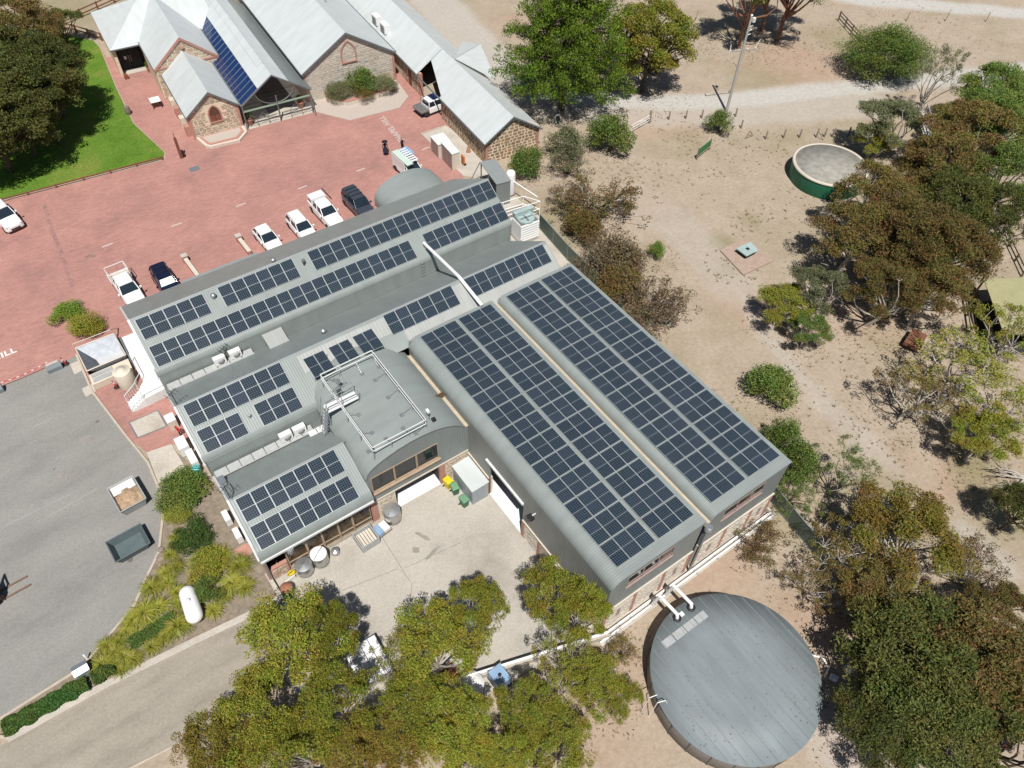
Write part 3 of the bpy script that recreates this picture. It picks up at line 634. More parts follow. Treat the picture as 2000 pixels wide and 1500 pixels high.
# right wall of the second shed, gutter between the sheds, rainwater head and downpipe
MB().box(34.5, 12.9, 3.2, 34.66, 37.9, 7.4).build('wall', 'wall_sheet_y', W2)
MB().box(34.45, 12.9, 0, 34.72, 37.9, 3.2).build('stone_base', 'stone_mortar', W2)
MB().box(26.86, 12.9, 3, 27.0, 37.9, 6.9).build('wall', 'wall_sheet_y', W2)
MB().box(26.26, 12.6, 6.78, 26.84, 38.0, 6.85).box(26.26, 12.6, 6.85, 26.34, 38, 7.42).build('box_gutter', 'gutter_beige', W1)
rh = MB().lathe([(.26, 0), (.3, .1), (.3, .5), (.22, .56)], 14, (26.5, 12.38, 6.35)).build('rainwater_head', 'galv', W1)
MB().tube((26.5, 12.4, 6.4), (26.5, 12.45, 0.3), .085, .085, 10).build('downpipe', 'wall_sheet_x', W1)
fl = thing('wall_floodlight', 'black floodlight bracketed high on the shed wall beside the doorway', 'light', (17.75, 20.6, 5.0))
MB().box(-.25, -.25, -.12, .1, .25, .12).build('lamp_housing', 'black_plastic', fl)
MB().box(.05, -.04, .1, .4, .04, .16).build('bracket', 'gutter_white', fl)

# ------------------------------------------------------------------ solar panels
PW, PL = 1.035, 1.775
def cell_material():
    m, n, l, b = nodes('solar_cells', 0.2, 0, 0.3)
    tc = n.new('ShaderNodeTexCoord'); sp = n.new('ShaderNodeSeparateXYZ'); l.new(tc.outputs['Object'], sp.inputs[0])
    def line(out, pitch, wd):
        a = n.new('ShaderNodeMath'); a.operation = 'DIVIDE'; a.inputs[1].default_value = pitch; l.new(out, a.inputs[0])
        f = n.new('ShaderNodeMath'); f.operation = 'FRACT'; l.new(a.outputs[0], f.inputs[0])
        c = n.new('ShaderNodeMath'); c.operation = 'LESS_THAN'; c.inputs[1].default_value = wd; l.new(f.outputs[0], c.inputs[0]); return c.outputs[0]
    mx = n.new('ShaderNodeMath'); mx.operation = 'MAXIMUM'
    l.new(line(sp.outputs[0], 0.161, 0.13), mx.inputs[0]); l.new(line(sp.outputs[1], 0.161, 0.11), mx.inputs[1])
    oi = n.new('ShaderNodeObjectInfo'); rp = ramp(n, [(0, (.008, .018, .036)), (0.5, (.012, .023, .037)), (1, (.018, .028, .05))]); l.new(oi.outputs['Random'], rp.inputs[0])
    x = n.new('ShaderNodeMix'); x.data_type = 'RGBA'; l.new(mx.outputs[0], x.inputs['Factor']); l.new(rp.outputs[0], x.inputs['A']); x.inputs['B'].default_value = (.10, .122, .13, 1)
    l.new(x.outputs['Result'], b.inputs['Base Color'])
    b.inputs['Coat Weight'].default_value = 0.1; b.inputs['Coat Roughness'].default_value = 0.1
cell_material()
mat('panel_frame', (.46, .49, .49), 0.4, 0.3, var=0.05)
pf = MB().box(-PW/2, -PL/2, -.035, PW/2, PL/2, 0).mesh('solar_panel'); pf.materials.append(MT['panel_frame'])
hc = (PL-.028)/2-.016
cb = MB().box(-PW/2+.02, -hc/2, 0, PW/2-.02, hc/2, .003).mesh('cell_block'); cb.materials.append(MT['solar_cells'])
def panel(x, y, z, tilt, label, group, M=None, sc=(1, 1)):
    o = put('solar_panel', pf); tag(o, label, 'solar panel', group)
    o.location = (x, y, z); o.rotation_euler = (tilt, 0, 0)
    if M: o.matrix_world = M
    if sc != (1, 1): o.scale = (sc[0], sc[1], 1)
    for s in (-1, 1):
        c = put('cell_block', cb, o); c.location = (0, s*(hc/2+.011), 0)
    return o
RAIL = MB()
def panel_row(xa, xb, ncol, ytop, yr, zr, tilt, label, group, lift=0.10):
    """ncol panels side by side on a roof plane through the ridge (yr, zr)"""
    t = R(tilt); k = math.tan(t); pitch = (xb-xa)/ncol
    cy = ytop-PL/2*math.cos(t); cz = zr-k*(yr-cy)+lift/math.cos(t)
    for i in range(ncol): panel(xa+pitch*(i+.5), cy, cz, t, label, group, sc=((pitch-.02)/PW, 1))
    for f in (-.3, .3):
        y = cy+f*PL*math.cos(t); z = zr-k*(yr-y)+.045
        o = MB().cbox((0, 0, 0), (xb-xa, .05, .05)).build('mounting_rail', 'galv', H1 if yr > 45 else H2 if yr > 36 else H3)
        o.location = ((xa+xb)/2, y, z)
p1 = (50.85, 8.8, 31.8)
panel_row(1.03, 6.47, 5, 50.62, *p1, 'solar panel of the five-panel row above the loading dock end of the car park hall', 'five panel row')
panel_row(7.7, 14.26, 6, 50.62, *p1, 'solar panel of the six-panel row between two roof vents on the car park hall', 'six panel row')
panel_row(15.66, 34.45, 18, 50.62, *p1, 'solar panel of the eighteen-panel row just below the ridge of the car park hall', 'eighteen panel row')
panel_row(1.0, 24.38, 22, 48.58, *p1, 'solar panel of the long twenty-two-panel lower row on the car park hall', 'twenty-two panel row')
panel_row(25.8, 34.48, 8, 48.58, *p1, 'solar panel of the eight-panel lower row on the car park hall, beyond the white duct', 'lower eight panel row')
p2 = (40.8, 8.43, 30)
panel_row(17.42, 23.86, 6, 40.62, *p2, 'solar panel of the six-panel row on the middle hall, in front of the white duct', 'middle hall six panel row')
panel_row(25.1, 33.42, 8, 40.62, *p2, 'solar panel of the eight-panel row on the middle hall, beyond the white duct', 'middle hall eight panel row')
panel_row(1.12, 8.6, 7, 40.62, *p2, 'solar panel of the seven-panel row under the ridge of the middle hall', 'middle hall seven panel row')
panel_row(1.11, 4.27, 3, 38.78, *p2, 'solar panel of the three-panel row beside the wall antenna end of the middle hall', 'middle hall outer three panel row')
panel_row(5.42, 8.56, 3, 38.78, *p2, 'solar panel of the three-panel row beside the arched hall on the middle hall roof', 'middle hall inner three panel row')
p3 = (32.4, 6.93, 27)
panel_row(1.19, 8.6, 7, 32.2, *p3, 'solar panel of the seven-panel upper row on the low hall', 'low hall upper row')
panel_row(1.19, 8.58, 7, 30.3, *p3, 'solar panel of the seven-panel lower row on the low hall', 'low hall lower row')
# three pairs on the arched roof
def arch_z(x):
    for (a, za), (c, zc) in zip(archp, archp[1:]):
        if a <= x <= c: return za+(zc-za)*(x-a)/(c-a)
for k, x0 in enumerate((10.2, 12.33, 14.4)):
    for i in range(2):
        xm = x0+.43+.86*i; sl = math.atan2(arch_z(xm+.3)-arch_z(xm-.3), .6)
        M = Matrix.Translation((xm, 39.12, 8.08)) @ Matrix.Rotation(R(7), 4, 'X') @ Matrix.Diagonal((.8, 1.12, 1, 1))
        panel(0, 0, 0, 0, 'solar panel of the pair on the arched roof %s' % ('nearest its rounded edge', 'in the middle of three pairs', 'farthest from the access ladder')[k], 'arched roof pair %d' % (k+1), M)
for x in (10.3, 12.0, 12.5, 14.1, 14.6, 16.1):
    for y in (38.5, 39.7): MB().box(x-.03, y-.03, 7.1, x+.03, y+.03, 8.0+(y-39.3)*.12).build('panel_leg', 'galv', HB)
# the two shed roofs, thirteen rows in two strips of three
for W, xs, nm in ((W1, ((19.05, 1.105), (22.63, 1.068)), 'yard doorway shed roof'), (W2, ((27.43, 1.12), (31.05, 1.085)), 'green fence shed roof')):
    for s, (x0, pit) in enumerate(xs):
        side = ('strip beside its rounded edge', 'strip beside its square edge')[s]
        for c in range(3):
            for r in range(13):
                y = 37.66-1.8685*(r+.5)+.0; x = x0+pit*(c+.5)
                panel(x, y, ZT+.05-abs(x-(W1 is W and 22.2 or 30.8))*.012+.14, 0, 'solar panel, %s, %s' % (nm, side), 'panels %s %s' % (side, nm), sc=((pit-.025)/PW, 1))
        for r in range(13):
            for f in (-.5, .5):
                y = 37.66-1.8685*(r+.5)+f
                o = MB().cbox((0, 0, 0), (3.25, .05, .06)).build('mounting_rail', 'galv', W); o.location = (x0+1.61, y, ZT+.115)

# ------------------------------------------------------------------ old stone buildings
HO = (16.9, 86.6); HR = R(-5)
HC, HS = math.cos(HR), math.sin(HR)
def hw(u, v): return (HO[0]+u*HC-v*HS, HO[1]+u*HS+v*HC)
ribbed('pale_roof', (.50, .53, .53), 'x', 0.3, rough=0.5, var=0.07, strength=0.3)
ribbed('pale_roof_v', (.50, .53, .53), 'y', 0.3, rough=0.5, var=0.07, strength=0.3)
mat('barge_grey', (.13, .145, .15), 0.6, var=0.1)
mat('pink_brick', (.42, .21, .17), 0.9, var=0.2, scale=8)
mat('cream_mortar', (.66, .555, .42), 0.95, var=0.12, scale=4)
mat('grey_mortar', (.56, .505, .425), 0.95, var=0.14, scale=4)
mat('dark_timber', (.10, .045, .03), 0.7, var=0.25, scale=6)
mat('red_timber', (.20, .07, .04), 0.8, var=0.3, scale=5)
mat('pale_gravel', (.44, .38, .33), 0.95, var=0.22, scale=14)
mat('iron_frame', (.17, .165, .16), 0.5, 0.3, var=0.1)
mat('green_frame', (.26, .34, .27), 0.5, var=0.1)
mat('terracotta', (.33, .15, .09), 0.85, var=0.15)
m, n, l, b = nodes('blue_glass', 0.07, 0, 0.7); b.inputs['Base Color'].default_value = (.01, .035, .125, 1); b.inputs['Alpha'].default_value = .75
ribbed('grey_sheet', (.24, .275, .275), 'y', 0.9, rough=0.4, strength=0.8); MT['grey_sheet'].node_tree.nodes['Principled BSDF'].inputs['Alpha'].default_value = .6
def gable_roof(t, u0, u1, v0, v1, ze, zr, ov=.22, m='pale_roof_v', ur=None, name='roof'):
    ur = (u0+u1)/2 if ur is None else ur; th = .07
    for s, ue in ((-1, u0), (1, u1)):
        k = (zr-ze)/abs(ue-ur); uo = ue+s*ov; zo = ze-k*ov
        MB().extrude([(ur, v0-ov, zr), (uo, v0-ov, zo), (uo, v0-ov, zo-th), (ur, v0-ov, zr-th)], (0, v1-v0+2*ov, 0)).build(name, m, t)
        MB().cbox((uo+s*.05, (v0+v1)/2, zo-.02), (.11, v1-v0+2*ov-.02, .11)).build('gutter', 'barge_grey', t)
    MB().extrude([(ur-.13, v0-ov-.01, zr-.05), (ur, v0-ov-.01, zr+.04), (ur+.13, v0-ov-.01, zr-.05)], (0, v1-v0+2*ov+.02, 0)).build('ridge_cap', m, t)
def barge(t, u0, u1, v, ze, zr, ur=None, m='barge_grey', wd=.16, dp=.08, ov=.22):
    ur = (u0+u1)/2 if ur is None else ur
    for s, ue in ((-1, u0), (1, u1)):
        k = (zr-ze)/abs(ue-ur); uo = ue+s*ov; zo = ze-k*ov
        MB().extrude([(ur, v, zr+.03), (uo, v, zo+.03), (uo, v, zo-wd), (ur, v, zr-wd)], (0, dp, 0)).build('bargeboard', m, t)
def gable_walls(t, u0, u1, v0, v1, ze, zr, m, ur=None):
    ur = (u0+u1)/2 if ur is None else ur
    MB().extrude([(u0, v0, 0), (u1, v0, 0), (u1, v0, ze-.05), (ur, v0, zr-.12), (u0, v0, ze-.05)], (0, .3, 0)).build('wall', m, t)
    for uu in (u0, u1-.3): MB().box(uu, v0+.3, 0, uu+.3, v1, ze-.07).build('wall', m, t)
def gable_in(u0, u1, ze, zr, ur=None, skip=None):
    ur = (u0+u1)/2 if ur is None else ur
    def f(u, z):
        uu = u+u0; h = ze+(zr-ze)*(1-abs(uu-ur)/((u1-u0)/2))-.35
        return z < h and not (skip and skip(uu, z))
    return f
def arch_ring(t, uc, z0, zs, wd, v, m, name='window_arch', th=.16, fill=None, fm=None):
    """pointed arch of brick standing proud of the wall, optionally with leaves inside"""
    pts = [(uc-wd/2, z0), (uc-wd/2, zs)]; r = wd
    for i in range(1, 9):
        a = R(180-60*i/8); pts.append((uc+wd/2+r*math.cos(a), zs+r*math.sin(a)))
    for i in range(7, -1, -1):
        a = R(60*i/8); pts.append((uc-wd/2+r*math.cos(a), zs+r*math.sin(a)))
    pts.append((uc+wd/2, z0))
    ringo = [((p[0]-uc)*(1+2*th/wd)+uc, p[1] if p[1] <= z0 else z0+(p[1]-z0)*(1+th/(zs+wd*.87-z0))) for p in pts]
    mb = MB()
    for i in range(len(pts)-1):
        q = [pts[i], pts[i+1], ringo[i+1], ringo[i]]
        mb.extrude([(a, v, z) for a, z in q], (0, -.07, 0))
    o = mb.build(name, m, t)
    MB().box(uc-wd/2-th, v-.12, z0-.14, uc+wd/2+th, v-.005, z0).build('sill', m, o)
    if fill:
        MB().extrude([(a, v-.03, z) for a, z in pts], (0, .028, 0)).build('shutter', fm, o)
    return o
# small chapel-like wing
CH = thing('stone_chapel', 'small stone gabled wing with pointed arch window and pale roof, beside the glass atrium', 'building', (*HO, 0), HR)
gable_walls(CH, -.2, 5.7, 0, 10.8, 3.25, 5.5, 'cream_mortar')
gable_roof(CH, -.2, 5.7, 0, 10.6, 3.25, 5.5)
barge(CH, -.2, 5.7, -.31, 3.25, 5.5)
aw = lambda u, z: 1.75 < u < 3.95 and 1.5 < z < 3.9
rubble((-.2, -.002, 0), (1, 0, 0), (0, -1, 0), 5.9, 5.3, 'rubble', CH, 41, gable_in(-.2, 5.7, 3.25, 5.5, skip=aw), row=(.2, .33), ln=(.35, .9), gap=.03)
arch_ring(CH, 2.85, 1.75, 2.55, 1.25, -.02, 'pink_brick', fill=True, fm='dark_timber')
for i in range(2): MB().box(2.3+.6*i, -.07, 1.8, 2.34+.6*i+.46, -.052, 2.5).build('shutter_leaf', 'red_timber', CH)
for uu in (-.24, 5.46): MB().box(uu, -.05, 0, uu+.28, .1, 3.1).build('quoin', 'pink_brick', CH)
pl = MB().prism([(0.0, -.01), (0.5, -2.2), (1.0, -2.65), (4.4, -2.85), (5.7, -1.5), (5.8, -.01)], 0, .32).build('plinth', 'stone_white_cap', CH)
MB().prism([(0.35, -.2), (0.8, -2.0), (1.15, -2.35), (4.3, -2.5), (5.4, -1.35), (5.4, -.2)], .32, .40).build('plinth_edging', 'pink_brick', pl)
MB().prism([(0.65, -.45), (1.0, -1.85), (1.3, -2.1), (4.2, -2.2), (5.1, -1.25), (5.1, -.45)], .40, .44).build('plinth_gravel', 'pale_gravel', pl)
for i in range(4): MB().box(-.75, 1.0+2.3*i, 0, -.21, 1.9+2.3*i, 1.3-.1*(i % 2)).build('buttress', ('pink_brick', 'stone_white_cap')[i % 2], CH)
# middle gable behind it
MG = thing('stone_house', 'stone gabled house behind the chapel wing, pink coping on its gable', 'building', (*HO, 0), HR)
gable_walls(MG, -.95, 6.75, 10.8, 19, 4.0, 7.05, 'cream_mortar')
gable_roof(MG, -.95, 6.75, 10.9, 24.5, 4.0, 7.05, ov=.12)
barge(MG, -.95, 6.75, 10.66, 4.02, 7.08, m='pink_brick', wd=.3, dp=.16, ov=.1)
rubble((-.95, 10.798, 0), (1, 0, 0), (0, -1, 0), 7.7, 6.9, 'rubble', MG, 42, gable_in(-.95, 6.75, 4.0, 7.05), row=(.2, .34), ln=(.35, .9), gap=.03)
MB().lathe([(.0, 0), (.26, 0), (.26, .06), (.0, .06)], 16, M=Matrix.Translation((2.9, 10.76, 5.75)) @ Matrix.Rotation(R(90), 4, 'X')).build('gable_disc', 'pink_brick', MG)
MB().box(-.95, 10.7, 3.8, 6.75, 10.8, 3.98).build('string_course', 'pink_brick', MG)
# entry wing with hipped roof
EW = thing('entry_wing', 'hipped pale-roofed entry wing with dark glazed double doors at the lawn path', 'building', (*HO, 0), HR)
hipv = [(-4.7, 18.5, 3.75), (-4.7, 30.5, 3.75), (1.2, 24.5, 6.95), (9, 24.5, 6.95), (9, 18.5, 3.75), (9, 30.5, 3.75)]
MB().add(hipv+[(a, bq, c-.08) for a, bq, c in hipv], [(0, 4, 3, 2), (0, 2, 1), (1, 2, 3, 5), (6, 8, 9, 10), (6, 7, 8), (7, 11, 9, 8), (0, 6, 10, 4), (0, 1, 7, 6), (1, 5, 11, 7)]).build('roof', 'pale_roof', EW, smooth_angle=5)
MB().box(-4.5, 19.0, 0, -4.1, 30, 3.7).build('wall', 'cream_mortar', EW)
MB().box(-4.1, 21.4, 0, -1, 21.6, 3.7).build('inner_wall', 'dark_timber', EW)
MB().box(-4.5, 18.95, 0, -4.12, 19.35, 3.7).build('pier', 'cream_mortar', EW)
MB().box(-4.7, 18.48, 3.6, -1.0, 18.6, 3.76).build('gutter', 'barge_grey', EW)
MB().box(-4.1, 19.2, .02, -1.0, 21.4, .06).build('threshold', 'pale_concrete', EW)
for i in range(2):
    d = MB().box(-3.95+1.4*i, 20.5, .06, -2.62+1.4*i, 20.58, 2.7).build('door', 'dark_inside', EW)
    MB().tube((-2.75+.25*i, 20.44, 1.0), (-2.75+.25*i, 20.44, 1.9), .03, .03, 6).build('handle', 'steel', d)
MB().box(-3.3, 20.46, 1.4, -3.0, 20.49, 1.8).build('notice', 'white_paint', EW)
# atrium
AT = thing('glass_atrium', 'metal framed atrium with blue glass roof panes and arched iron front', 'building', (*HO, 0), HR)
va, vb = -.75, 25.0; ue0, ur_, ue1 = 5.95, 10.2, 14.45; ze, zr = 3.15, 6.0
def aslab(u0, z0, u1, z1, nm, m, v0=va, v1=vb, th=.07, parent=None):
    return MB().extrude([(u0, v0, z0), (u1, v0, z1), (u1, v0, z1-th), (u0, v0, z0-th)], (0, v1-v0, 0)).build(nm, m, parent or AT)
zk = lambda u: zr-(zr-ze)*abs(u-ur_)/(ur_-ue0)
aslab(8.3, zk(8.3), ur_, zr, 'roof', 'pale_roof_v'); aslab(ur_, zr, 12.1, zk(12.1), 'roof', 'pale_roof_v')
aslab(12.1, zk(12.1)-.02, ue1+.15, zk(ue1+.15)-.02, 'translucent_sheet', 'grey_sheet', va+.1)
aslab(9.5, zk(9.5)+.1, 10.2, zr+.12, 'ridge_vent', 'pale_roof_v', 2.5, 24, .1); aslab(10.2, zr+.12, 10.9, zk(10.9)+.1, 'ridge_vent', 'pale_roof_v', 2.5, 24, .1)
npan = 22
for i in range(npan):
    a = va+.15+(vb-va-.3)*i/npan; c = va+.15+(vb-va-.3)*(i+1)/npan
    aslab(ue0, zk(ue0)-.04, 8.29, zk(8.29)-.04, 'roof_pane', 'blue_glass', a+.04, c-.04, .03)
    MB().extrude([(ue0, a-.04, zk(ue0)), (8.29, a-.04, zk(8.29)), (8.29, a-.04, zk(8.29)-.09), (ue0, a-.04, zk(ue0)-.09)], (0, .08, 0)).build('glazing_bar', 'galv', AT)
MB().cbox((ue0-.03, (va+vb)/2, ze-.02), (.16, vb-va, .14)).build('eave_beam', 'barge_grey', AT)
MB().cbox((ue1+.16, (va+vb)/2, ze-.12), (.14, vb-va, .12)).build('eave_beam', 'barge_grey', AT)
for s, ue in ((-1, ue0), (1, ue1)):
    MB().extrude([(ur_, va-.08, zr+.03), (ue, va-.08, ze+.03), (ue, va-.08, ze-.15), (ur_, va-.08, zr-.15)], (0, .075, 0)).build('bargeboard', 'barge_grey', AT)
MB().box(5.9, va, .02, 14.4, 16, .06).build('floor', 'pale_concrete', AT)
for i in range(1, 9): MB().box(5.9, va+.9*i, .06, 14.4, va+.9*i+.09, .07).build('floor_joint', 'iron_frame', AT)
MB().extrude([(6.1, 13, .06), (14.3, 13, .06), (14.3, 13, 2.9), (10.2, 13, 5.6), (6.1, 13, 2.9)], (0, .15, 0)).build('inner_wall', 'dark_timber', AT)
for u in (6.0, ur_, 14.35): MB().tube((u, va+.05, 0), (u, va+.05, 3.1 if u != ur_ else 3.4), .09, .09, 8).build('post', 'iron_frame', AT)
MB().box(6.0, va-.02, 2.25, 14.35, va+.1, 2.42).build('beam', 'green_frame', AT)
for s in (-1, 1):
    MB().path([(ur_+s*(.1+2.3*math.sin(R(a)*1)), va+.04, 2.5+1.9*(1-math.cos(R(a)))) for a in range(0, 91, 10)], .06).build('arch', 'iron_frame', AT)
    for uu in (2.0, 3.4): MB().path([(ur_+s*(uu-.6), va+.04, 0), (ur_+s*(uu-.6), va+.04, 1.2), (ur_+s*uu, va+.04, 1.7), (ur_+s*(uu+.5), va+.04, 1.2)], .03).build('scroll', 'iron_frame', AT)
    MB().box(ur_+s*2.2-1.8, va, 1.0, ur_+s*2.2+1.8, va+.05, 1.06).build('rail', 'iron_frame', AT)
MB().path([(14.35, va, 0), (14.4, va-.9, 0), (14.38, va-.5, 1.2), (14.35, va, 2.6)], .05).build('brace', 'iron_frame', AT)
# large hall
HL = thing('stone_hall', 'large stone hall with blind pointed arch and wide pale roof behind the octagonal planter', 'building', (*HO, 0), HR)
gable_walls(HL, 14.6, 26.75, 1.75, 34, 4.05, 7.75, 'grey_mortar')
gable_roof(HL, 14.6, 26.75, 1.75, 34, 4.05, 7.75, ov=.25)
barge(HL, 14.6, 26.75, 1.4, 4.05, 7.75, ov=.25, wd=.22)
rubble((14.6, 1.748, 0), (1, 0, 0), (0, -1, 0), 12.15, 7.5, 'rubble_pale', HL, 43, gable_in(14.6, 26.75, 4.05, 7.75), row=(.2, .36), ln=(.4, 1.05), gap=.028)
arch_ring(HL, 20.75, 4.05, 5.0, 1.75, 1.70, 'pink_brick', name='blind_arch')
for uu in (14.55, 26.5): MB().box(uu, 1.69, 0, uu+.3, 1.85, 3.9).build('quoin', 'pink_brick', HL)
fl = MB().lathe([(.09, 0), (.09, .55), (.18, .57), (.18, .7), (.05, .75)], 10, (22.3, 12.5, 6.7)).build('roof_flue', 'galv', HL)
# octagonal planter at its foot
OP = thing('raised_planter', 'octagonal brick-capped planter on a pale gravel base against the large stone hall', 'planter', (*HO, 0), HR)
MB().prism([(14.4, -.5), (17.6, -4.6), (24.3, -4.8), (26.4, -2.9), (26.8, 1.7), (14.4, 1.7)], 0.0, .10).build('gravel_base', 'pale_gravel', OP)
oc = [(16.9, 1.7), (16.85, .3), (18.6, -1.5), (24.4, -1.3), (25.9, .2), (25.9, 1.7)]
MB().prism(oc, .1, .62).build('planter_wall', 'stone_white_cap', OP)
MB().prism(oc, .62, .74).build('coping', 'pink_brick', OP)
MB().prism([(17.4, 1.65), (17.35, .5), (18.8, -1.0), (24.2, -.8), (25.4, .4), (25.4, 1.65)], .74, .78).build('soil', 'garden_soil', OP)
# long stable building
LB = thing('stone_stable', 'long low stone building with carport opening and pale roof, brown rubble walls', 'building', (*HO, 0), HR)
U0, U1, V0, ZE, ZR = 27.9, 35.0, -20.7, 3.15, 5.4; UR = 31.35
for (a, c) in ((V0, -9.6), (-3.2, 45)):
    MB().box(U0, a, 0, U0+.35, c, 3.0).build('wall', 'cream_mortar', LB)
MB().extrude([(U0, V0, 0), (U1, V0, 0), (U1, V0, ZE-.05), (UR, V0, ZR-.12), (U0, V0, ZE-.05)], (0, .35, 0)).build('wall', 'cream_mortar', LB)
MB().box(U1-.35, V0+.35, 0, U1, 45, 3.0).build('wall', 'cream_mortar', LB)
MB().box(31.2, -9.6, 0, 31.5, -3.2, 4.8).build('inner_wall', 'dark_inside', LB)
rubble((U0, V0, 0), (1, 0, 0), (0, -1, 0), U1-U0, 5.3, 'rubble_brown', LB, 44, gable_in(U0, U1, ZE, ZR), row=(.3, .48), ln=(.38, .8), gap=.055, single=True)
rubble((U0, -9.7, 0), (0, -1, 0), (-1, 0, 0), 10.9, 2.9, 'rubble_brown', LB, 45, row=(.28, .45), ln=(.35, .75), gap=.055)
rubble((U0, 2.2, 0), (0, -1, 0), (-1, 0, 0), 5.3, 2.9, 'rubble_brown', LB, 46, inside=lambda u, z: not (2.0 < u < 3.1), row=(.2, .32), ln=(.22, .5), gap=.055)
MB().box(U0-.04, -.9, 0, U0+.1, .1, 2.2).build('door', 'red_timber', LB)
for vv in (-9.75, -3.45): MB().box(U0-.05, vv, 0, U0+.4, vv+.28, 2.95).build('pier', 'pink_brick', LB)
for uu in (U0-.04, U1-.26): MB().box(uu, V0-.05, 0, uu+.3, V0+.1, 2.95).build('quoin', 'pink_brick', LB)
kz = (ZR-ZE)/(UR-U0); zz = lambda u: ZR-kz*abs(u-UR); UE0, UE1 = U0-.3, U1+.3
def rpoly(pts, nm='roof', m='pale_roof_v'):
    MB().extrude([(u, v, z) for u, v, z in pts], (0, 0, -.07)).build(nm, m, LB)
rpoly([(UE0, V0-.3, zz(UE0)), (UR, V0-.3, ZR), (UR, -3.3, ZR), (29.7, -3.3, zz(29.7)), (UE0+.25, -9.6, zz(UE0+.25)), (UE0, -9.6, zz(UE0))])
rpoly([(UE0-.05, -3.2, zz(UE0-.05)), (UR, -3.2, ZR), (UR, 46, ZR), (UE0-.05, 46, zz(UE0-.05))])
rpoly([(UR, V0-.3, ZR), (UE1, V0-.3, zz(UE1)), (UE1, 46, zz(UE1)), (UR, 46, ZR)])
rpoly([(31.6, -6.3, 5.45), (37.0, -2.9, 4.6), (35.6, -9.4, 3.2)], 'porch_roof'); rpoly([(31.6, -6.2, 5.44), (36.5, 1.2, 3.2), (37.0, -2.8, 4.59)], 'porch_roof')
MB().cbox((UE0-.06, (V0+46)/2, zz(UE0)-.03), (.13, 66.6, .13)).build('gutter', 'barge_grey', LB)
for s, ue in ((-1, UE0), (1, UE1)):
    MB().extrude([(UR, V0-.39, ZR+.03), (ue, V0-.39, zz(ue)+.03), (ue, V0-.39, zz(ue)-.16), (UR, V0-.39, ZR-.16)], (0, .08, 0)).build('bargeboard', 'barge_grey', LB)
for i, vv in enumerate((7.9, 10.6)):
    a = thing('roof_air_conditioner', ('air conditioner on the stable roof nearer the carport', 'air conditioner with louvred end on the stable roof farther from the carport')[i], 'air conditioner', (*hw(28.3, vv), 3.4), HR, 'air conditioners on the stable roof')
    MB().box(-.3, -.75, .1, .5, .75, 1.2).build('casing', 'white_metal', a)
    for k in range(3): MB().box(-.33, -.6+.4*k, .25, -.302, -.3+.4*k, 1.05).build('louvre', 'galv', a)
    MB().box(-.2, -.7, -.4, .4, .7, .1).build('base', 'galv', a)

# ------------------------------------------------------------------ vehicles
def paint(name, c, metal=0.0):
    m, n, l, b = nodes(name, 0.28, metal, 0.5); b.inputs['Base Color'].default_value = (*c, 1); b.inputs['Coat Weight'].default_value = 0.5; b.inputs['Coat Roughness'].default_value = 0.06
paint('car_white', (.76, .76, .75)); paint('car_navy', (.012, .016, .045), .3); paint('car_grey', (.085, .10, .13), .5); paint('car_blue', (.02, .035, .12), .3)
m, n, l, b = nodes('car_glass', 0.05, 0, 0.8); b.inputs['Base Color'].default_value = (.015, .025, .035, 1)
mat('tyre', (.022, .022, .023), 0.85, var=0.2); mat('rim', (.42, .43, .44), 0.35, 0.7); mat('lamp_clear', (.6, .62, .63), 0.15); mat('lamp_red', (.35, .02, .02), 0.25)
mat('alloy_tray', (.30, .30, .29), 0.5, 0.3, var=0.15, scale=4); mat('tray_grey', (.13, .13, .13), 0.7, var=0.2, scale=3); mat('sunshade', (.56, .68, .62), 0.35, 0.3, var=0.15)
wheel_cache = {}
def wheel(parent, x, y, r, wd=.22):
    k = (r, wd)
    if k not in wheel_cache:
        ty = MB().lathe([(r*.62, -wd/2), (r*.93, -wd/2), (r, -wd*.32), (r, wd*.32), (r*.93, wd/2), (r*.62, wd/2)], 20).mesh('wheel'); ty.materials.append(MT['tyre'])
        ri = MB().lathe([(.04, -wd*.42), (r*.6, -wd*.45), (r*.63, 0), (r*.6, wd*.45), (.04, wd*.42)], 16).mesh('rim'); ri.materials.append(MT['rim'])
        wheel_cache[k] = (ty, ri)
    ty, ri = wheel_cache[k]
    o = put('wheel', ty, parent, (x, y, r)); o.rotation_euler = (R(90), 0, 0)
    put('rim', ri, o)
def loft(stations, name, m, parent, sub=1):
    """closed car body: stations (x, half width, z bottom, z side, z top, top half width)"""
    vs = []; fs = []; k = 10
    for (x, w, zb, zs, zt, wt) in stations:
        vs += [(x, -w*.9, zb), (x, -w, zb+.08), (x, -w, zs), (x, -wt, zt), (x, -wt*.5, zt+.02), (x, wt*.5, zt+.02), (x, wt, zt), (x, w, zs), (x, w, zb+.08), (x, w*.9, zb)]
    for i in range(len(stations)-1):
        for j in range(k):
            fs.append((i*k+j, i*k+(j+1) % k, (i+1)*k+(j+1) % k, (i+1)*k+j))
    fs.append(tuple(range(k-1, -1, -1))); fs.append(tuple(range((len(stations)-1)*k, len(stations)*k)))
    o = MB().add(vs, fs, True).build(name, m, parent, smooth_angle=38)
    if sub:
        md = o.modifiers.new('round', 'BEVEL'); md.width = .035; md.segments = 2; md.limit_method = 'ANGLE'; md.angle_limit = R(30)
    return o
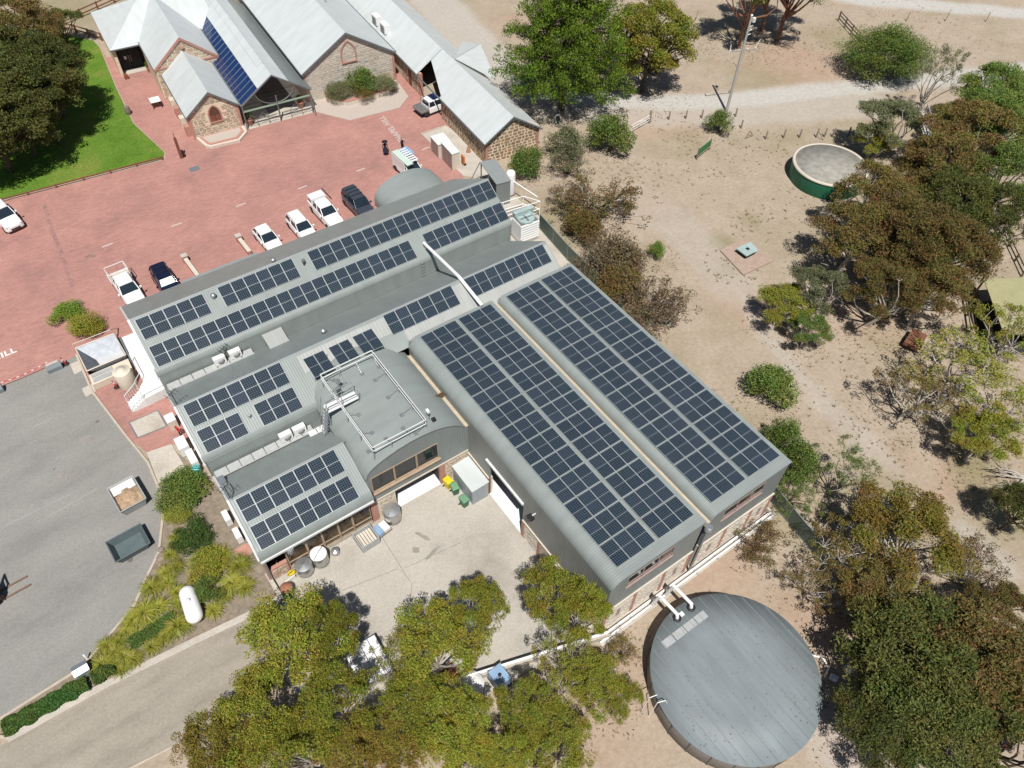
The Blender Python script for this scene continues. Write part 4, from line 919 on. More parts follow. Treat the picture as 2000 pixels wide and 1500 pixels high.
def car(label, pxy, heading, L, W, kind, colour, roof_z, group='cars parked along the winery', shade=False, rack=0, bars=False, cat='car', name='parked_car'):
    """heading: direction of the nose; origin on the ground under the middle"""
    t = thing(name, label, cat, (*pxy, 0.02), heading, group)
    h = W/2; zb = .28; belt = roof_z*.60; r = .33 if roof_z < 1.6 else .38
    hood = {'hatch': .93, 'wagon': 1.0, 'suv': 1.12, 'ute': 1.1}[kind]; belt = max(belt, hood-.02)
    hoodx = {'hatch': .30, 'wagon': .30, 'suv': .31, 'ute': .33}[kind]*L
    nose = L/2; cowl = nose-hoodx
    rear = -L/2
    if kind == 'ute': cab_r = cowl-2.35 if L > 4.9 else cowl-1.75
    else: cab_r = rear+.12
    st = [(nose, h*.72, zb+.12, .5, hood-.30, h*.62), (nose-.12, h*.9, zb+.02, .55, hood-.16, h*.78), (nose-.45, h*.99, zb, .62, hood-.06, h*.86), (cowl+.1, h, zb, .72, hood, h*.9), (cowl-.3, h, zb, .78, belt, h*.92)]
    if kind == 'ute': st += [(cab_r, h, zb, .78, belt, h*.92)]
    else: st += [(rear+.5, h, zb, .78, belt, h*.92), (rear+.14, h*.96, zb+.03, .7, belt-.02, h*.88), (rear, h*.84, zb+.14, .6, belt-.16, h*.8)]
    loft(st, 'body', colour, t)
    # glasshouse, roof and pillars
    rk = {'hatch': (.95, .62), 'wagon': (.85, .32), 'suv': (.72, .2), 'ute': (.75, .16)}[kind]
    x0, x1 = cowl+.12, cab_r; X0, X1 = x0-rk[0], x1+rk[1]; wb, wt = h*.9, h*.74; zt = roof_z-.07
    lo = [(x0, -wb, belt-.01), (x0, wb, belt-.01), (x1, wb, belt-.01), (x1, -wb, belt-.01)]
    hi = [(X0, -wt, zt), (X0, wt, zt), (X1, wt, zt), (X1, -wt, zt)]
    ins = lambda a, f: tuple(p*f+q*(1-f) for p, q in zip(a, ((x0+x1)/2, 0, a[2])))
    MB().add([ins(p, .97) for p in lo]+[ins(p, .97) for p in hi], [(0, 1, 5, 4), (1, 2, 6, 5), (2, 3, 7, 6), (3, 0, 4, 7), (4, 5, 6, 7)]).build('windows', 'car_glass', t)
    rf = MB()
    n = 6; rows = []
    for i in range(n+1):
        f = i/n; x = X0+.06+(X1-X0-.12)*f; c = math.sin(math.pi*min(1, max(0, f)))*.05
        ww = wt+.02-(.06 if i in (0, n) else 0)
        rows.append([(x, -ww, zt-.02), (x, -ww*.92, zt+.045+c*.6), (x, 0, zt+.06+c), (x, ww*.92, zt+.045+c*.6), (x, ww, zt-.02)])
    vs = [p for rw in rows for p in rw]; fs = []
    for i in range(n):
        for j in range(4): fs.append((i*5+j, i*5+j+1, (i+1)*5+j+1, (i+1)*5+j))
    fs += [(0, 1, 2, 3, 4), tuple(n*5+q for q in (4, 3, 2, 1, 0))]
    rf.add(vs, fs, True).build('roof', colour, t, smooth_angle=50)
    for s in (-1, 1):
        for (a, c) in (((x0, s*wb, belt), (X0, s*wt, zt)), ((x1, s*wb, belt), (X1, s*wt, zt)), ((x0*.42+x1*.58, s*wb, belt), (X0*.42+X1*.58, s*wt, zt))):
            MB().tube(a, c, .05, .045, 6).build('pillar', colour, t)
        MB().cbox((x0-.25, s*(h+.1), belt+.1), (.14, .2, .16)).build('mirror', colour, t)
        MB().cbox((nose-.16, s*h*.66, hood-.24), (.24, .34, .13)).build('headlight', 'lamp_clear', t)
        if kind != 'ute': MB().cbox((rear+.06, s*h*.74, belt-.2), (.1, .22, .3)).build('tail_light', 'lamp_red', t)
        for xx in (nose-.82, rear+.85): wheel(t, xx, s*(h-.1), r)
        MB().cbox(((x0+x1)/2-.1, s*(h+.004), .34), ((cowl-cab_r)*.9, .03, .1)).build('sill', 'black_plastic', t)
    MB().cbox((nose-.03, 0, .52), (.1, h*.95, .2)).build('grille', 'black_plastic', t)
    if shade:
        MB().add([(x0-.1, -wb*.85, belt+.06), (x0-.1, wb*.85, belt+.06), (X0+.12, wt*.85, zt-.02), (X0+.12, -wt*.85, zt-.02)], [(0, 1, 2, 3)]).build('sunshade', 'sunshade', t)
    for i in range(rack):
        xx = X0-.3+(X1-X0+.6)*(i+.5)/rack
        MB().box(xx-.035, -wt, roof_z+.05, xx+.035, wt, roof_z+.09).build('roof_bar', 'black_plastic' if colour != 'car_white' else 'white_metal', t)
    if bars:
        for s in (-1, 1): MB().box(X1+.1, s*wt*.93-.02, roof_z+.02, X0-.1, s*wt*.93+.02, roof_z+.06).build('roof_rail', 'alloy_tray', t)
    return t, dict(nose=nose, rear=rear, cab_r=cab_r, h=h, belt=belt, r=r, zt=roof_z)
DN = R(-90)
car('white hatchback next to the low brick pier, nose under the winery eave', (16.24, 64.25), DN+R(2), 4.25, 1.74, 'hatch', 'car_white', 1.47)
car('white wagon with grey roof rails between the hatchback and the canopy ute', (19.90, 63.92), DN+R(1), 4.6, 1.8, 'wagon', 'car_white', 1.62, bars=True)
u, d = car('white dual cab ute with white canopy and roof rack, parked at the winery', (23.12, 64.68), DN+R(1), 5.2, 1.84, 'ute', 'car_white', 1.78, cat='ute', name='parked_ute')
MB().box(d['rear'], -d['h']*.97, .55, d['cab_r']-.05, d['h']*.97, 1.1).build('tub', 'car_white', u)
cn = MB().box(d['rear']+.02, -d['h']*.9, 1.1, d['cab_r']-.08, d['h']*.9, 1.82).build('canopy', 'car_white', u)
for s in (-1, 1): MB().box(d['rear']+.3, s*d['h']*.905-.01, 1.25, d['cab_r']-.35, s*d['h']*.905+.01, 1.6).build('canopy_window', 'car_glass', cn)
for k in range(3): MB().box(d['rear']+.25+.55*k, -.8, 1.84, d['rear']+.31+.55*k, .8, 1.92).build('roof_bar', 'white_metal', u)
MB().box(d['rear']+.1, .93, 1.9, d['rear']+2.3, 1.0, 2.02).build('awning_tube', 'black_plastic', u)
car('dark grey four wheel drive with roof bars beside the vaulted porch', (26.65, 64.00), DN+R(1), 4.9, 1.9, 'suv', 'car_grey', 1.9, rack=3)
car('navy blue SUV with silver sunshade in its windscreen', (5.44, 63.37), DN+R(1), 4.6, 1.85, 'suv', 'car_navy', 1.7, rack=2, shade=True)
u, d = car('white flat tray ute with headboard frame and ladder racks, parked at the loading dock', (2.08, 64.40), DN+R(3), 5.4, 1.86, 'ute', 'car_white', 1.8, rack=3, cat='ute', name='parked_ute')
def tray(u, d, deckm, frame):
    a, c = d['rear']-.05, d['cab_r']-.1
    MB().box(a, -.95, .72, c, .95, .86).build('tray_deck', deckm, u)
    for s in (-1, 1): MB().box(a, s*.95-.03, .86, c, s*.95+.03, 1.08).build('tray_side', frame, u)
    MB().box(a-.03, -.95, .86, a+.03, .95, 1.06).build('tailboard', frame, u)
    MB().path([(c, -.9, .8), (c, -.9, 1.85), (c, .9, 1.85), (c, .9, .8)], .035).build('headboard', frame, u)
    MB().box(a+.2, -.4, .45, c, .4, .7).build('chassis', 'black_plastic', u)
tray(u, d, 'kerb_concrete', 'white_metal')
MB().path([(d['rear'], -.9, 1.0), (d['rear']-.3, -.9, 1.75), (d['rear']-.3, .9, 1.75), (d['rear'], .9, 1.0)], .035).build('rear_rack', 'white_metal', u)
for s in (-1, 1): MB().tube((d['rear']-.28, s*.92, 1.75), (d['cab_r']-.1, s*.92, 1.88), .03, .03, 6).build('rack_rail', 'white_metal', u)
car('white four wheel drive wagon parked beside the lawn edging', (-5.02, 82.61), DN+R(12), 5.0, 1.95, 'suv', 'car_white', 1.92, group='vehicles on the brick paving', rack=2)
u, d = car('white ute with blue cab roof and grey tray backed out of the carport', (44.25, 76.93), R(3), 5.3, 1.85, 'ute', 'car_white', 1.8, group='vehicles on the brick paving', cat='ute', name='parked_ute')
tray(u, d, 'tray_grey', 'alloy_tray')
MB().box(d['cab_r']+.75, -.6, 1.845, d['cab_r']+1.7, .66, 1.9).build('roof_cover', 'car_blue', u)
# trade van with goods on its roof
u, d = car('white trade van with panels and blue boxes stacked on its roof, half behind the porch', (34.54, 66.67), DN+R(2), 4.9, 1.9, 'wagon', 'car_white', 2.0, group='vehicles on the brick paving', cat='van', name='parked_van')
MB().box(-2.3, -.92, 1.0, .35, .92, 2.0).build('cargo_body', 'car_white', u)
mat('roof_goods_green', (.50, .60, .53), 0.5, var=0.15, scale=8); mat('roof_goods_blue', (.24, .36, .52), 0.4, var=0.15)
MB().box(-2.2, -.9, 2.08, 1.1, -.1, 2.2).build('roof_load', 'roof_goods_green', u)
MB().box(-2.2, .0, 2.08, -.6, 1.15, 2.16).build('roof_load', 'roof_goods_blue', u)
for k in range(7): MB().box(-1.9+.42*k, -.15, 2.2, -1.72+.42*k, .75, 2.26).build('roof_slat', 'white_metal', u)
# forklift at the edge of the asphalt
fk = thing('forklift', 'orange and black forklift with long forks lowered on the asphalt', 'forklift', (*(-16.02, 38.89), .035), R(3))
mat('fork_orange', (.50, .16, .08), 0.5, var=0.15); mat('fork_rust', (.22, .14, .10), 0.8, 0.3, var=0.25)
loft([(-1.9, .5, .25, .6, 1.0, .45), (-1.6, .6, .2, .7, 1.15, .52), (-.6, .6, .2, .7, 1.1, .52), (.55, .58, .25, .5, .75, .5)], 'body', 'fork_orange', fk)
for s in (-.45, .45):
    MB().box(.72, s-.07, .1, .86, s+.07, 2.5).build('mast', 'black_plastic', fk)
    MB().box(1.0, s*.9-.07, .06, 2.75, s*.9+.07, .10).build('fork', 'fork_rust', fk)
    MB().box(.96, s*.9-.07, .06, 1.04, s*.9+.07, .6).build('fork_heel', 'fork_rust', fk)
    for xx, r in ((.45, .33), (-1.4, .27)): wheel(fk, xx, s*1.25, r, .2)
    for xx in (-1.15, .5): MB().tube((xx, s*1.1, .9), (xx*.75, s*1.05, 2.1), .04, .04, 6).build('guard_post', 'black_plastic', fk)
for z in (.5, 1.2, 2.4): MB().box(.72, -.5, z, .84, .5, z+.1).build('mast_bar', 'black_plastic', fk)
for k in range(6): MB().box(-.85+.22*k, -.52, 2.1, -.8+.22*k, .52, 2.15).build('guard_bar', 'black_plastic', fk)
MB().box(.88, -.62, .25, .96, .62, .75).box(.9, -.6, .75, .94, .6, 1.3).build('carriage', 'black_plastic', fk)
MB().box(-.7, -.28, 1.05, -.2, .28, 1.2).box(-.8, -.28, 1.15, -.68, .28, 1.65).build('seat', 'black_plastic', fk)

# ------------------------------------------------------------------ trees and plants
foliage('leaf_olive', [(0.0, (.10, .118, .013)), (0.3, (.205, .222, .022)), (0.6, (.285, .295, .032)), (0.88, (.34, .33, .055)), (1.0, (.31, .17, .05))])
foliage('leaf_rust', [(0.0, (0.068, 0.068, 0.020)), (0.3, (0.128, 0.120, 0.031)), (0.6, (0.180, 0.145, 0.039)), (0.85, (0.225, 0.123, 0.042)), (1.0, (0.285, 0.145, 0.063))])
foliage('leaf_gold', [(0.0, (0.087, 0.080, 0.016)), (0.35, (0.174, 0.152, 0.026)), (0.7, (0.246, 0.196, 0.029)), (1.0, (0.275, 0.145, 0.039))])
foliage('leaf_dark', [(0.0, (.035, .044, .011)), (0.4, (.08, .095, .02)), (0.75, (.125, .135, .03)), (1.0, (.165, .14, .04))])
foliage('leaf_green', [(0.0, (0.058, 0.091, 0.019)), (0.4, (0.116, 0.175, 0.032)), (0.8, (0.181, 0.245, 0.048)), (1.0, (0.231, 0.280, 0.072))])
foliage('leaf_pine', [(0.0, (.03, .06, .006)), (0.4, (.085, .145, .010)), (0.8, (.15, .225, .016)), (1.0, (.19, .26, .03))], 0.2, 0.015)
foliage('leaf_grey', [(0.0, (0.091, 0.098, 0.048)), (0.4, (0.156, 0.169, 0.078)), (0.8, (0.208, 0.221, 0.108)), (1.0, (0.247, 0.227, 0.120))])
foliage('leaf_brown', [(0.0, (0.096, 0.074, 0.042)), (0.4, (0.176, 0.132, 0.070)), (0.8, (0.240, 0.178, 0.091)), (1.0, (0.272, 0.217, 0.112))])
foliage('leaf_yellow', [(0.0, (.15, .17, .02)), (0.4, (.27, .285, .03)), (0.8, (.36, .36, .06)), (1.0, (.38, .34, .13))], 0.3, 0.02)
foliage('leaf_hedge', [(0.0, (0.034, 0.068, 0.016)), (0.5, (0.076, 0.135, 0.026)), (1.0, (0.128, 0.195, 0.040))])
foliage('leaf_lime', [(0.0, (.10, .17, .02)), (0.5, (.18, .27, .03)), (1.0, (.25, .32, .06))])
mat('bark_pale', (.40, .36, .31), 0.9, var=0.3, scale=3, streak=(4, 4, 1)); mat('bark_dark', (.10, .075, .055), 0.95, var=0.3, scale=3); mat('bark_red', (.22, .11, .07), 0.9, var=0.35, scale=2, streak=(5, 5, .7))
def leaf_mesh(name, C, L, Wd, rs, droop=0.3, up=None):
    """C: leaf centres (n,3); a lozenge leaf at every centre"""
    n = len(C); a = rs.normal(size=(n, 3)); a[:, 2] -= droop; a /= np.linalg.norm(a, axis=1)[:, None]
    b = rs.normal(size=(n, 3))
    if up is not None: b = np.cross(a, up+rs.normal(size=(n, 3))*.55)
    b -= (a*b).sum(1)[:, None]*a; b /= np.linalg.norm(b, axis=1)[:, None]+1e-9
    l = (L*rs.uniform(.65, 1.25, n))[:, None]; w_ = (Wd*rs.uniform(.65, 1.25, n))[:, None]
    V = np.stack([C-a*l/2, C+b*w_/2+a*l*.08, C+a*l/2, C-b*w_/2+a*l*.08], 1).reshape(-1, 3)
    F = np.arange(4*n).reshape(n, 4)
    me = bpy.data.meshes.new(name); me.vertices.add(4*n); me.vertices.foreach_set('co', V.ravel())
    me.loops.add(4*n); me.loops.foreach_set('vertex_index', F.ravel()); me.polygons.add(n)
    me.polygons.foreach_set('loop_start', np.arange(0, 4*n, 4)); me.polygons.foreach_set('loop_total', np.full(n, 4))
    me.update(); me.materials.append(MT['leaf_olive']); return me
def clump(rs, c, r, n, flat=.62):
    d = rs.normal(size=(n, 3)); d /= np.linalg.norm(d, axis=1)[:, None]
    rad = r*rs.uniform(.25, 1, n)**.55; d *= rad[:, None]; d[:, 2] = d[:, 2]*flat
    return d+c
def limb(mb, a, b, r0, r1, rs, bend=.12, seg=3):
    a = Vector(a); b = Vector(b); L = (b-a).length; p = a
    off = Vector(rs.normal(size=3))*L*bend; off.z = abs(off.z)*-.3
    for i in range(1, seg+1):
        f = i/seg; q = a.lerp(b, f)+off*math.sin(math.pi*f)
        mb.tube(p, q, r0+(r1-r0)*(i-1)/seg, r0+(r1-r0)*f, 6, cap=False); p = q
def gum(seed, nl=15, nc=12, nleaf=115, R0=3.5, H0=7.0, lobe=.27, cl=.145, L=.19, W_=.072, fork=.3, stems=1, twigs=3, spread=.86, flat=.62, ball=False):
    """eucalypt: forked trunk, limbs to leaf lobes, each lobe a shell of leaf clumps"""
    rs = np.random.default_rng(seed); wood = MB(); C = []; U = []
    top = Vector((rs.normal()*.3, rs.normal()*.3, H0*fork))
    limb(wood, (0, 0, 0), top, .20, .15, rs, .05)
    for i in range(nl):
        f = (i+.5)/nl; ang = i*2.399963+rs.normal()*.25; rr = R0*spread*math.sqrt(f)
        cz = H0*(.60+.30*(1-f))+rs.normal()*H0*.05
        if ball:
            v = 1-1.75*f; q = math.sqrt(max(0, 1-v*v)); cz = H0*(.58+.30*v); rr = R0*spread*q*rs.uniform(.8, 1.05)
        c = np.array([rr*math.cos(ang), rr*math.sin(ang), cz]); lr = R0*lobe*rs.uniform(.75, 1.25)
        limb(wood, top if i % 3 else (top.x*.6, top.y*.6, top.z*.7), c-np.array([0, 0, lr*.5]), .095, .035, rs)
        for k in range(nc):
            d = rs.normal(size=3); d /= np.linalg.norm(d); d[2] = abs(d[2])*.85-.18
            p = c+d*lr*rs.uniform(.55, 1.0)
            C.append(clump(rs, p, R0*cl*rs.uniform(.7, 1.3), nleaf, flat))
            if k < twigs: limb(wood, c-np.array([0, 0, lr*.5]), p, .03, .012, rs, .1, 2)
    C = np.concatenate(C)
    up = np.array([0, 0, 1.0])
    wm = wood.mesh('trunk'); wm.materials.append(MT['bark_pale'])
    return leaf_mesh('crown', C, L, W_, rs, .25, up), wm, R0, H0
def bush(seed, n=8200, R0=1.6, H0=2.2, L=.13, W_=.058, lumps=26):
    """round shrub: lumpy shell of leaves down to the ground"""
    rs = np.random.default_rng(seed); C = []
    for i in range(lumps):
        d = rs.normal(size=3); d /= np.linalg.norm(d); d[2] = abs(d[2])*1.0-.12
        p = np.array([d[0]*R0*.68, d[1]*R0*.68, max(.25, H0*.36+d[2]*H0*.42)])
        f = rs.uniform(.45, 1.3); p[:2] *= rs.uniform(.75, 1.15); p[2] *= rs.uniform(.8, 1.2); C.append(clump(rs, p, R0*.36*f, int(n/lumps*min(1.3, f*f)), .8))
    C = np.concatenate(C); C[:, 2] = np.abs(C[:, 2])
    wood = MB()
    for i in range(5): limb(wood, (0, 0, 0), (rs.normal()*R0*.3, rs.normal()*R0*.3, H0*.6), .05, .02, rs)
    wm = wood.mesh('trunk'); wm.materials.append(MT['bark_dark'])
    return leaf_mesh('crown', C, L, W_, rs, .0, np.array([0, 0, 1.0])), wm, R0, H0
def twiggy(seed, n=2600, R0=2.0, H0=3.0, stems=26):
    """half bare shrub: many thin stems, leaves only along the tips"""
    rs = np.random.default_rng(seed); wood = MB(); C = []
    for i in range(stems):
        a = rs.uniform(0, 6.28); r = R0*math.sqrt(rs.uniform(.05, 1)); e = np.array([r*math.cos(a), r*math.sin(a), H0*(1-.35*(r/R0)**2)*rs.uniform(.7, 1)])
        limb(wood, (rs.normal()*.12, rs.normal()*.12, 0), e, .035, .012, rs, .15, 3)
        for k in range(3):
            e2 = e+rs.normal(size=3)*R0*.2; limb(wood, e*.7, e2, .016, .006, rs, .1, 2)
            C.append(clump(rs, e2, R0*.17, n//stems//3, .8))
    wm = wood.mesh('trunk'); wm.materials.append(MT['bark_pale'])
    return leaf_mesh('crown', np.concatenate(C), .15, .07, rs, .0, np.array([0, 0, 1.0])), wm, R0, H0
def pine(seed):
    rs = np.random.default_rng(seed); wood = MB(); C = []; R0, H0 = 8.0, 15.0
    limb(wood, (0, 0, 0), (0, 0, H0), .4, .08, rs, .01, 6)
    for i in range(110):
        f = (i+.5)/110; z = H0*(.19+.79*f); r = R0*(1-f)**.5*rs.uniform(.75, 1.08)+.5; a = i*2.399963
        e = np.array([r*math.cos(a), r*math.sin(a), z+r*.05]); limb(wood, (0, 0, z-.4), e, .10, .03, rs, .05)
        for k in range(max(3, int(r*2.0))):
            g = rs.uniform(.35, 1.02); p = np.array([0, 0, z-.4])*(1-g)+e*g+rs.normal(size=3)*np.array([.75, .75, .22]); p[2] += .25
            C.append(clump(rs, p, rs.uniform(.55, .95), 70, .6))
    wm = wood.mesh('trunk'); wm.materials.append(MT['bark_dark'])
    return leaf_mesh('crown', np.concatenate(C), .27, .10, rs, -.7, np.array([0, 0, 1.0])), wm, R0, H0
def tuft(seed, n=260, R0=.95, H0=.75):
    """strap-leaved clump: arching blades from one crown"""
    rs = np.random.default_rng(seed); V = []; F = []
    for i in range(n):
        a = rs.uniform(0, 6.283); r = R0*rs.uniform(.45, 1.05); h = H0*rs.uniform(.6, 1.1); wd = .022; s = rs.uniform(.0, .2)
        dx, dy = math.cos(a), math.sin(a); k = len(V)
        for t in (0, .35, .7, 1.0):
            rad = s*.5+r*t**1.25; z = h*(1.75*t-1.35*t*t)+.02; w2 = wd*(1-t*.75)
            V += [(dx*rad-dy*w2, dy*rad+dx*w2, z), (dx*rad+dy*w2, dy*rad-dx*w2, z)]
        F += [(k+2*j, k+2*j+1, k+2*j+3, k+2*j+2) for j in range(3)]
    me = bpy.data.meshes.new('blades'); me.from_pydata(V, [], F); me.materials.append(MT['leaf_yellow']); return me
KIND = {'gumA': gum(1), 'gumB': gum(2, 13, 13, 115, lobe=.29), 'gumC': gum(3, 17, 11, 112, lobe=.25), 'gumD': gum(4, 12, 14, 118, lobe=.31), 'gumE': gum(15, 19, 10, 112, lobe=.24, spread=.92),
        'dense': gum(5, 18, 15, 110, lobe=.33, cl=.16, twigs=1, flat=.75), 'sparse': gum(6, 10, 7, 62, lobe=.40, cl=.13, twigs=6), 'sparse2': gum(7, 12, 6, 62, lobe=.36, cl=.12, twigs=6),
        'bushA': bush(8), 'bushB': bush(9, 9000, lumps=34), 'fine': bush(10, 9000, L=.12, W_=.05, lumps=40), 'twigA': twiggy(11), 'twigB': twiggy(12, 3600, stems=34), 'ballA': gum(21, 30, 11, 105, lobe=.27, cl=.15, spread=.8, twigs=1, ball=True), 'ballB': gum(22, 26, 12, 105, lobe=.30, cl=.16, spread=.78, twigs=1, ball=True), 'pine': pine(13), 'round': bush(14, 42000, 5.5, 9.5, .26, .10, 60)}
TCOUNT = {}
def tree(kind, leaf, name, label, cat, xy, zc, rad, group, h=None, bark='bark_pale', rz=None):
    cr, wo, R0, H0 = KIND[kind]
    i = TCOUNT[0] = TCOUNT.get(0, 0)+1
    rz = (i*2.13) % 6.28 if rz is None else rz
    t = thing(name, label, cat, (xy[0], xy[1], 0), rz, group)
    h = h or zc/(.68 if kind in ('gumA', 'gumB', 'gumC', 'gumD', 'gumE', 'dense', 'sparse', 'sparse2', 'ballA', 'ballB') else .52 if kind != 'pine' else .5)
    for nm, me_, m in (('trunk', wo, bark), ('crown', cr, leaf)):
        o = put(nm, me_, t); o.scale = (rad/R0, rad/R0, h/H0)
        o.material_slots[0].link = 'OBJECT'; o.material_slots[0].material = MT[m]
    return t
GF = 'gum trees between the driveway and the concrete yard'
for args in (
    ('gumA', 'leaf_olive', 'leafy olive gum whose crown shades the yard corner by the driveway', (0.19, 22.22), 5.10, 3.49),
    ('gumC', 'leaf_olive', 'small olive gum beside the stacked stainless bins', (2.43, 21.07), 5.10, 1.91),
    ('gumB', 'leaf_olive', 'bright olive gum leaning over the pale kerb of the driveway', (-3.41, 19.05), 4.90, 2.88),
    ('gumD', 'leaf_olive', 'dense olive gum directly in front of the stacked stainless bins', (0.65, 17.09), 5.40, 2.54),
    ('gumE', 'leaf_gold', 'golden tinged gum overhanging the driveway edge', (-6.02, 18.72), 4.40, 2.46),
    ('gumC', 'leaf_olive', 'olive gum in the thick of the driveway clump', (-2.55, 16.17), 4.60, 2.73),
    ('gumA', 'leaf_gold', 'reddish tipped gum behind the rail of the low wall', (0.09, 14.53), 3.90, 2.23),
    ('gumB', 'leaf_olive', 'large bright gum with pale forked trunk above the orange crate', (7.41, 16.31), 5.60, 3.05),
    ('gumE', 'leaf_olive', 'slim bright gum standing alone on the concrete yard', (10.69, 16.85), 5.90, 1.86),
    ('sparse', 'leaf_olive', 'open crowned gum next to the stainless bins', (4.96, 17.28), 4.40, 2.02),
    ('gumC', 'leaf_olive', 'olive gum between the bins and the round vat lid', (4.37, 14.45), 4.10, 2.50),
    ('gumD', 'leaf_olive', 'bright gum in front of the round vat lid', (6.28, 12.87), 4.10, 2.29),
    ('gumA', 'leaf_gold', 'olive gum shading the low rail wall', (2.38, 13.51), 3.70, 2.23),
    ('gumE', 'leaf_olive', 'olive gum rooted below the low rail wall', (5.57, 10.94), 3.70, 2.28),
    ('gumB', 'leaf_olive', 'tall bright gum against the shed wall near the notice board', (15.57, 15.01), 5.40, 2.35),
    ('gumC', 'leaf_olive', 'bright gum at the corner of the doorway shed', (16.51, 12.95), 5.10, 1.80),
    ('sparse', 'leaf_olive', 'open branched gum over the end of the low rail wall', (14.14, 11.91), 3.90, 1.98),
    ('gumA', 'leaf_olive', 'olive gum on pale soil close to the big round tank', (14.79, 9.52), 3.40, 2.05),
    ('gumD', 'leaf_olive', 'olive gum near the square blue-lidded tank', (10.15, 10.57), 3.70, 2.14),
    ('sparse2', 'leaf_olive', 'thin gum with bare twigs on the pale soil', (12.66, 10.69), 3.20, 2.05),
    ('gumE', 'leaf_olive', 'spreading olive gum on the slope below the big round tank', (10.55, 7.95), 3.20, 2.21),
    ('gumC', 'leaf_olive', 'olive gum at the foot of the slope beneath the yard wall', (7.60, 9.10), 3.40, 1.92),
    ('gumB', 'leaf_olive', 'small round topped gum nearest the big round tank', (15.62, 7.87), 2.70, 1.41)):
    tree(args[0], args[1], 'gum_tree', args[2], 'tree', *args[3:], GF)
GR = 'trees along the dirt track'
for args in (
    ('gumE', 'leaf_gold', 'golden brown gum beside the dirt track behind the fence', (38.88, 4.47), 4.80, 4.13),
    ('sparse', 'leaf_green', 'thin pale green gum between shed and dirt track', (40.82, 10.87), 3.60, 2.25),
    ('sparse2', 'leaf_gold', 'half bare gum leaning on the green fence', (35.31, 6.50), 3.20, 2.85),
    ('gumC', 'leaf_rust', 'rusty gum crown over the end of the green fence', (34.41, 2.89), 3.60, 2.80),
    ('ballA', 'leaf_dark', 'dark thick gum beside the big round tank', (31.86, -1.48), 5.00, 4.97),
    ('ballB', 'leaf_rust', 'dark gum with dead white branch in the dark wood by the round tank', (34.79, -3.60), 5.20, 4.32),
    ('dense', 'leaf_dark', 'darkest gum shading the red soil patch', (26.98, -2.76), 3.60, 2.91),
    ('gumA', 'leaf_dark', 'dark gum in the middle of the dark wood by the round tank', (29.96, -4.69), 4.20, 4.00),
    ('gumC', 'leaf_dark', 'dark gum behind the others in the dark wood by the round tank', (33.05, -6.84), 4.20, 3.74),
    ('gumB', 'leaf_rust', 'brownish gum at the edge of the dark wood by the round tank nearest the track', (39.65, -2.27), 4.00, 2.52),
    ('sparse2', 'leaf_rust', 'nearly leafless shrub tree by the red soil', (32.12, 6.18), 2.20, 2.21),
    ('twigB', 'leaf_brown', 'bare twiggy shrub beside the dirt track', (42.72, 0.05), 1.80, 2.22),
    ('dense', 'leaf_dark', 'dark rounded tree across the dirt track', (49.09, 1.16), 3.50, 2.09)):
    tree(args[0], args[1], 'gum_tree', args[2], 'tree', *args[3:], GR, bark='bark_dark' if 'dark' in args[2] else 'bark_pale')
GM = 'gum wood beyond the green tank'
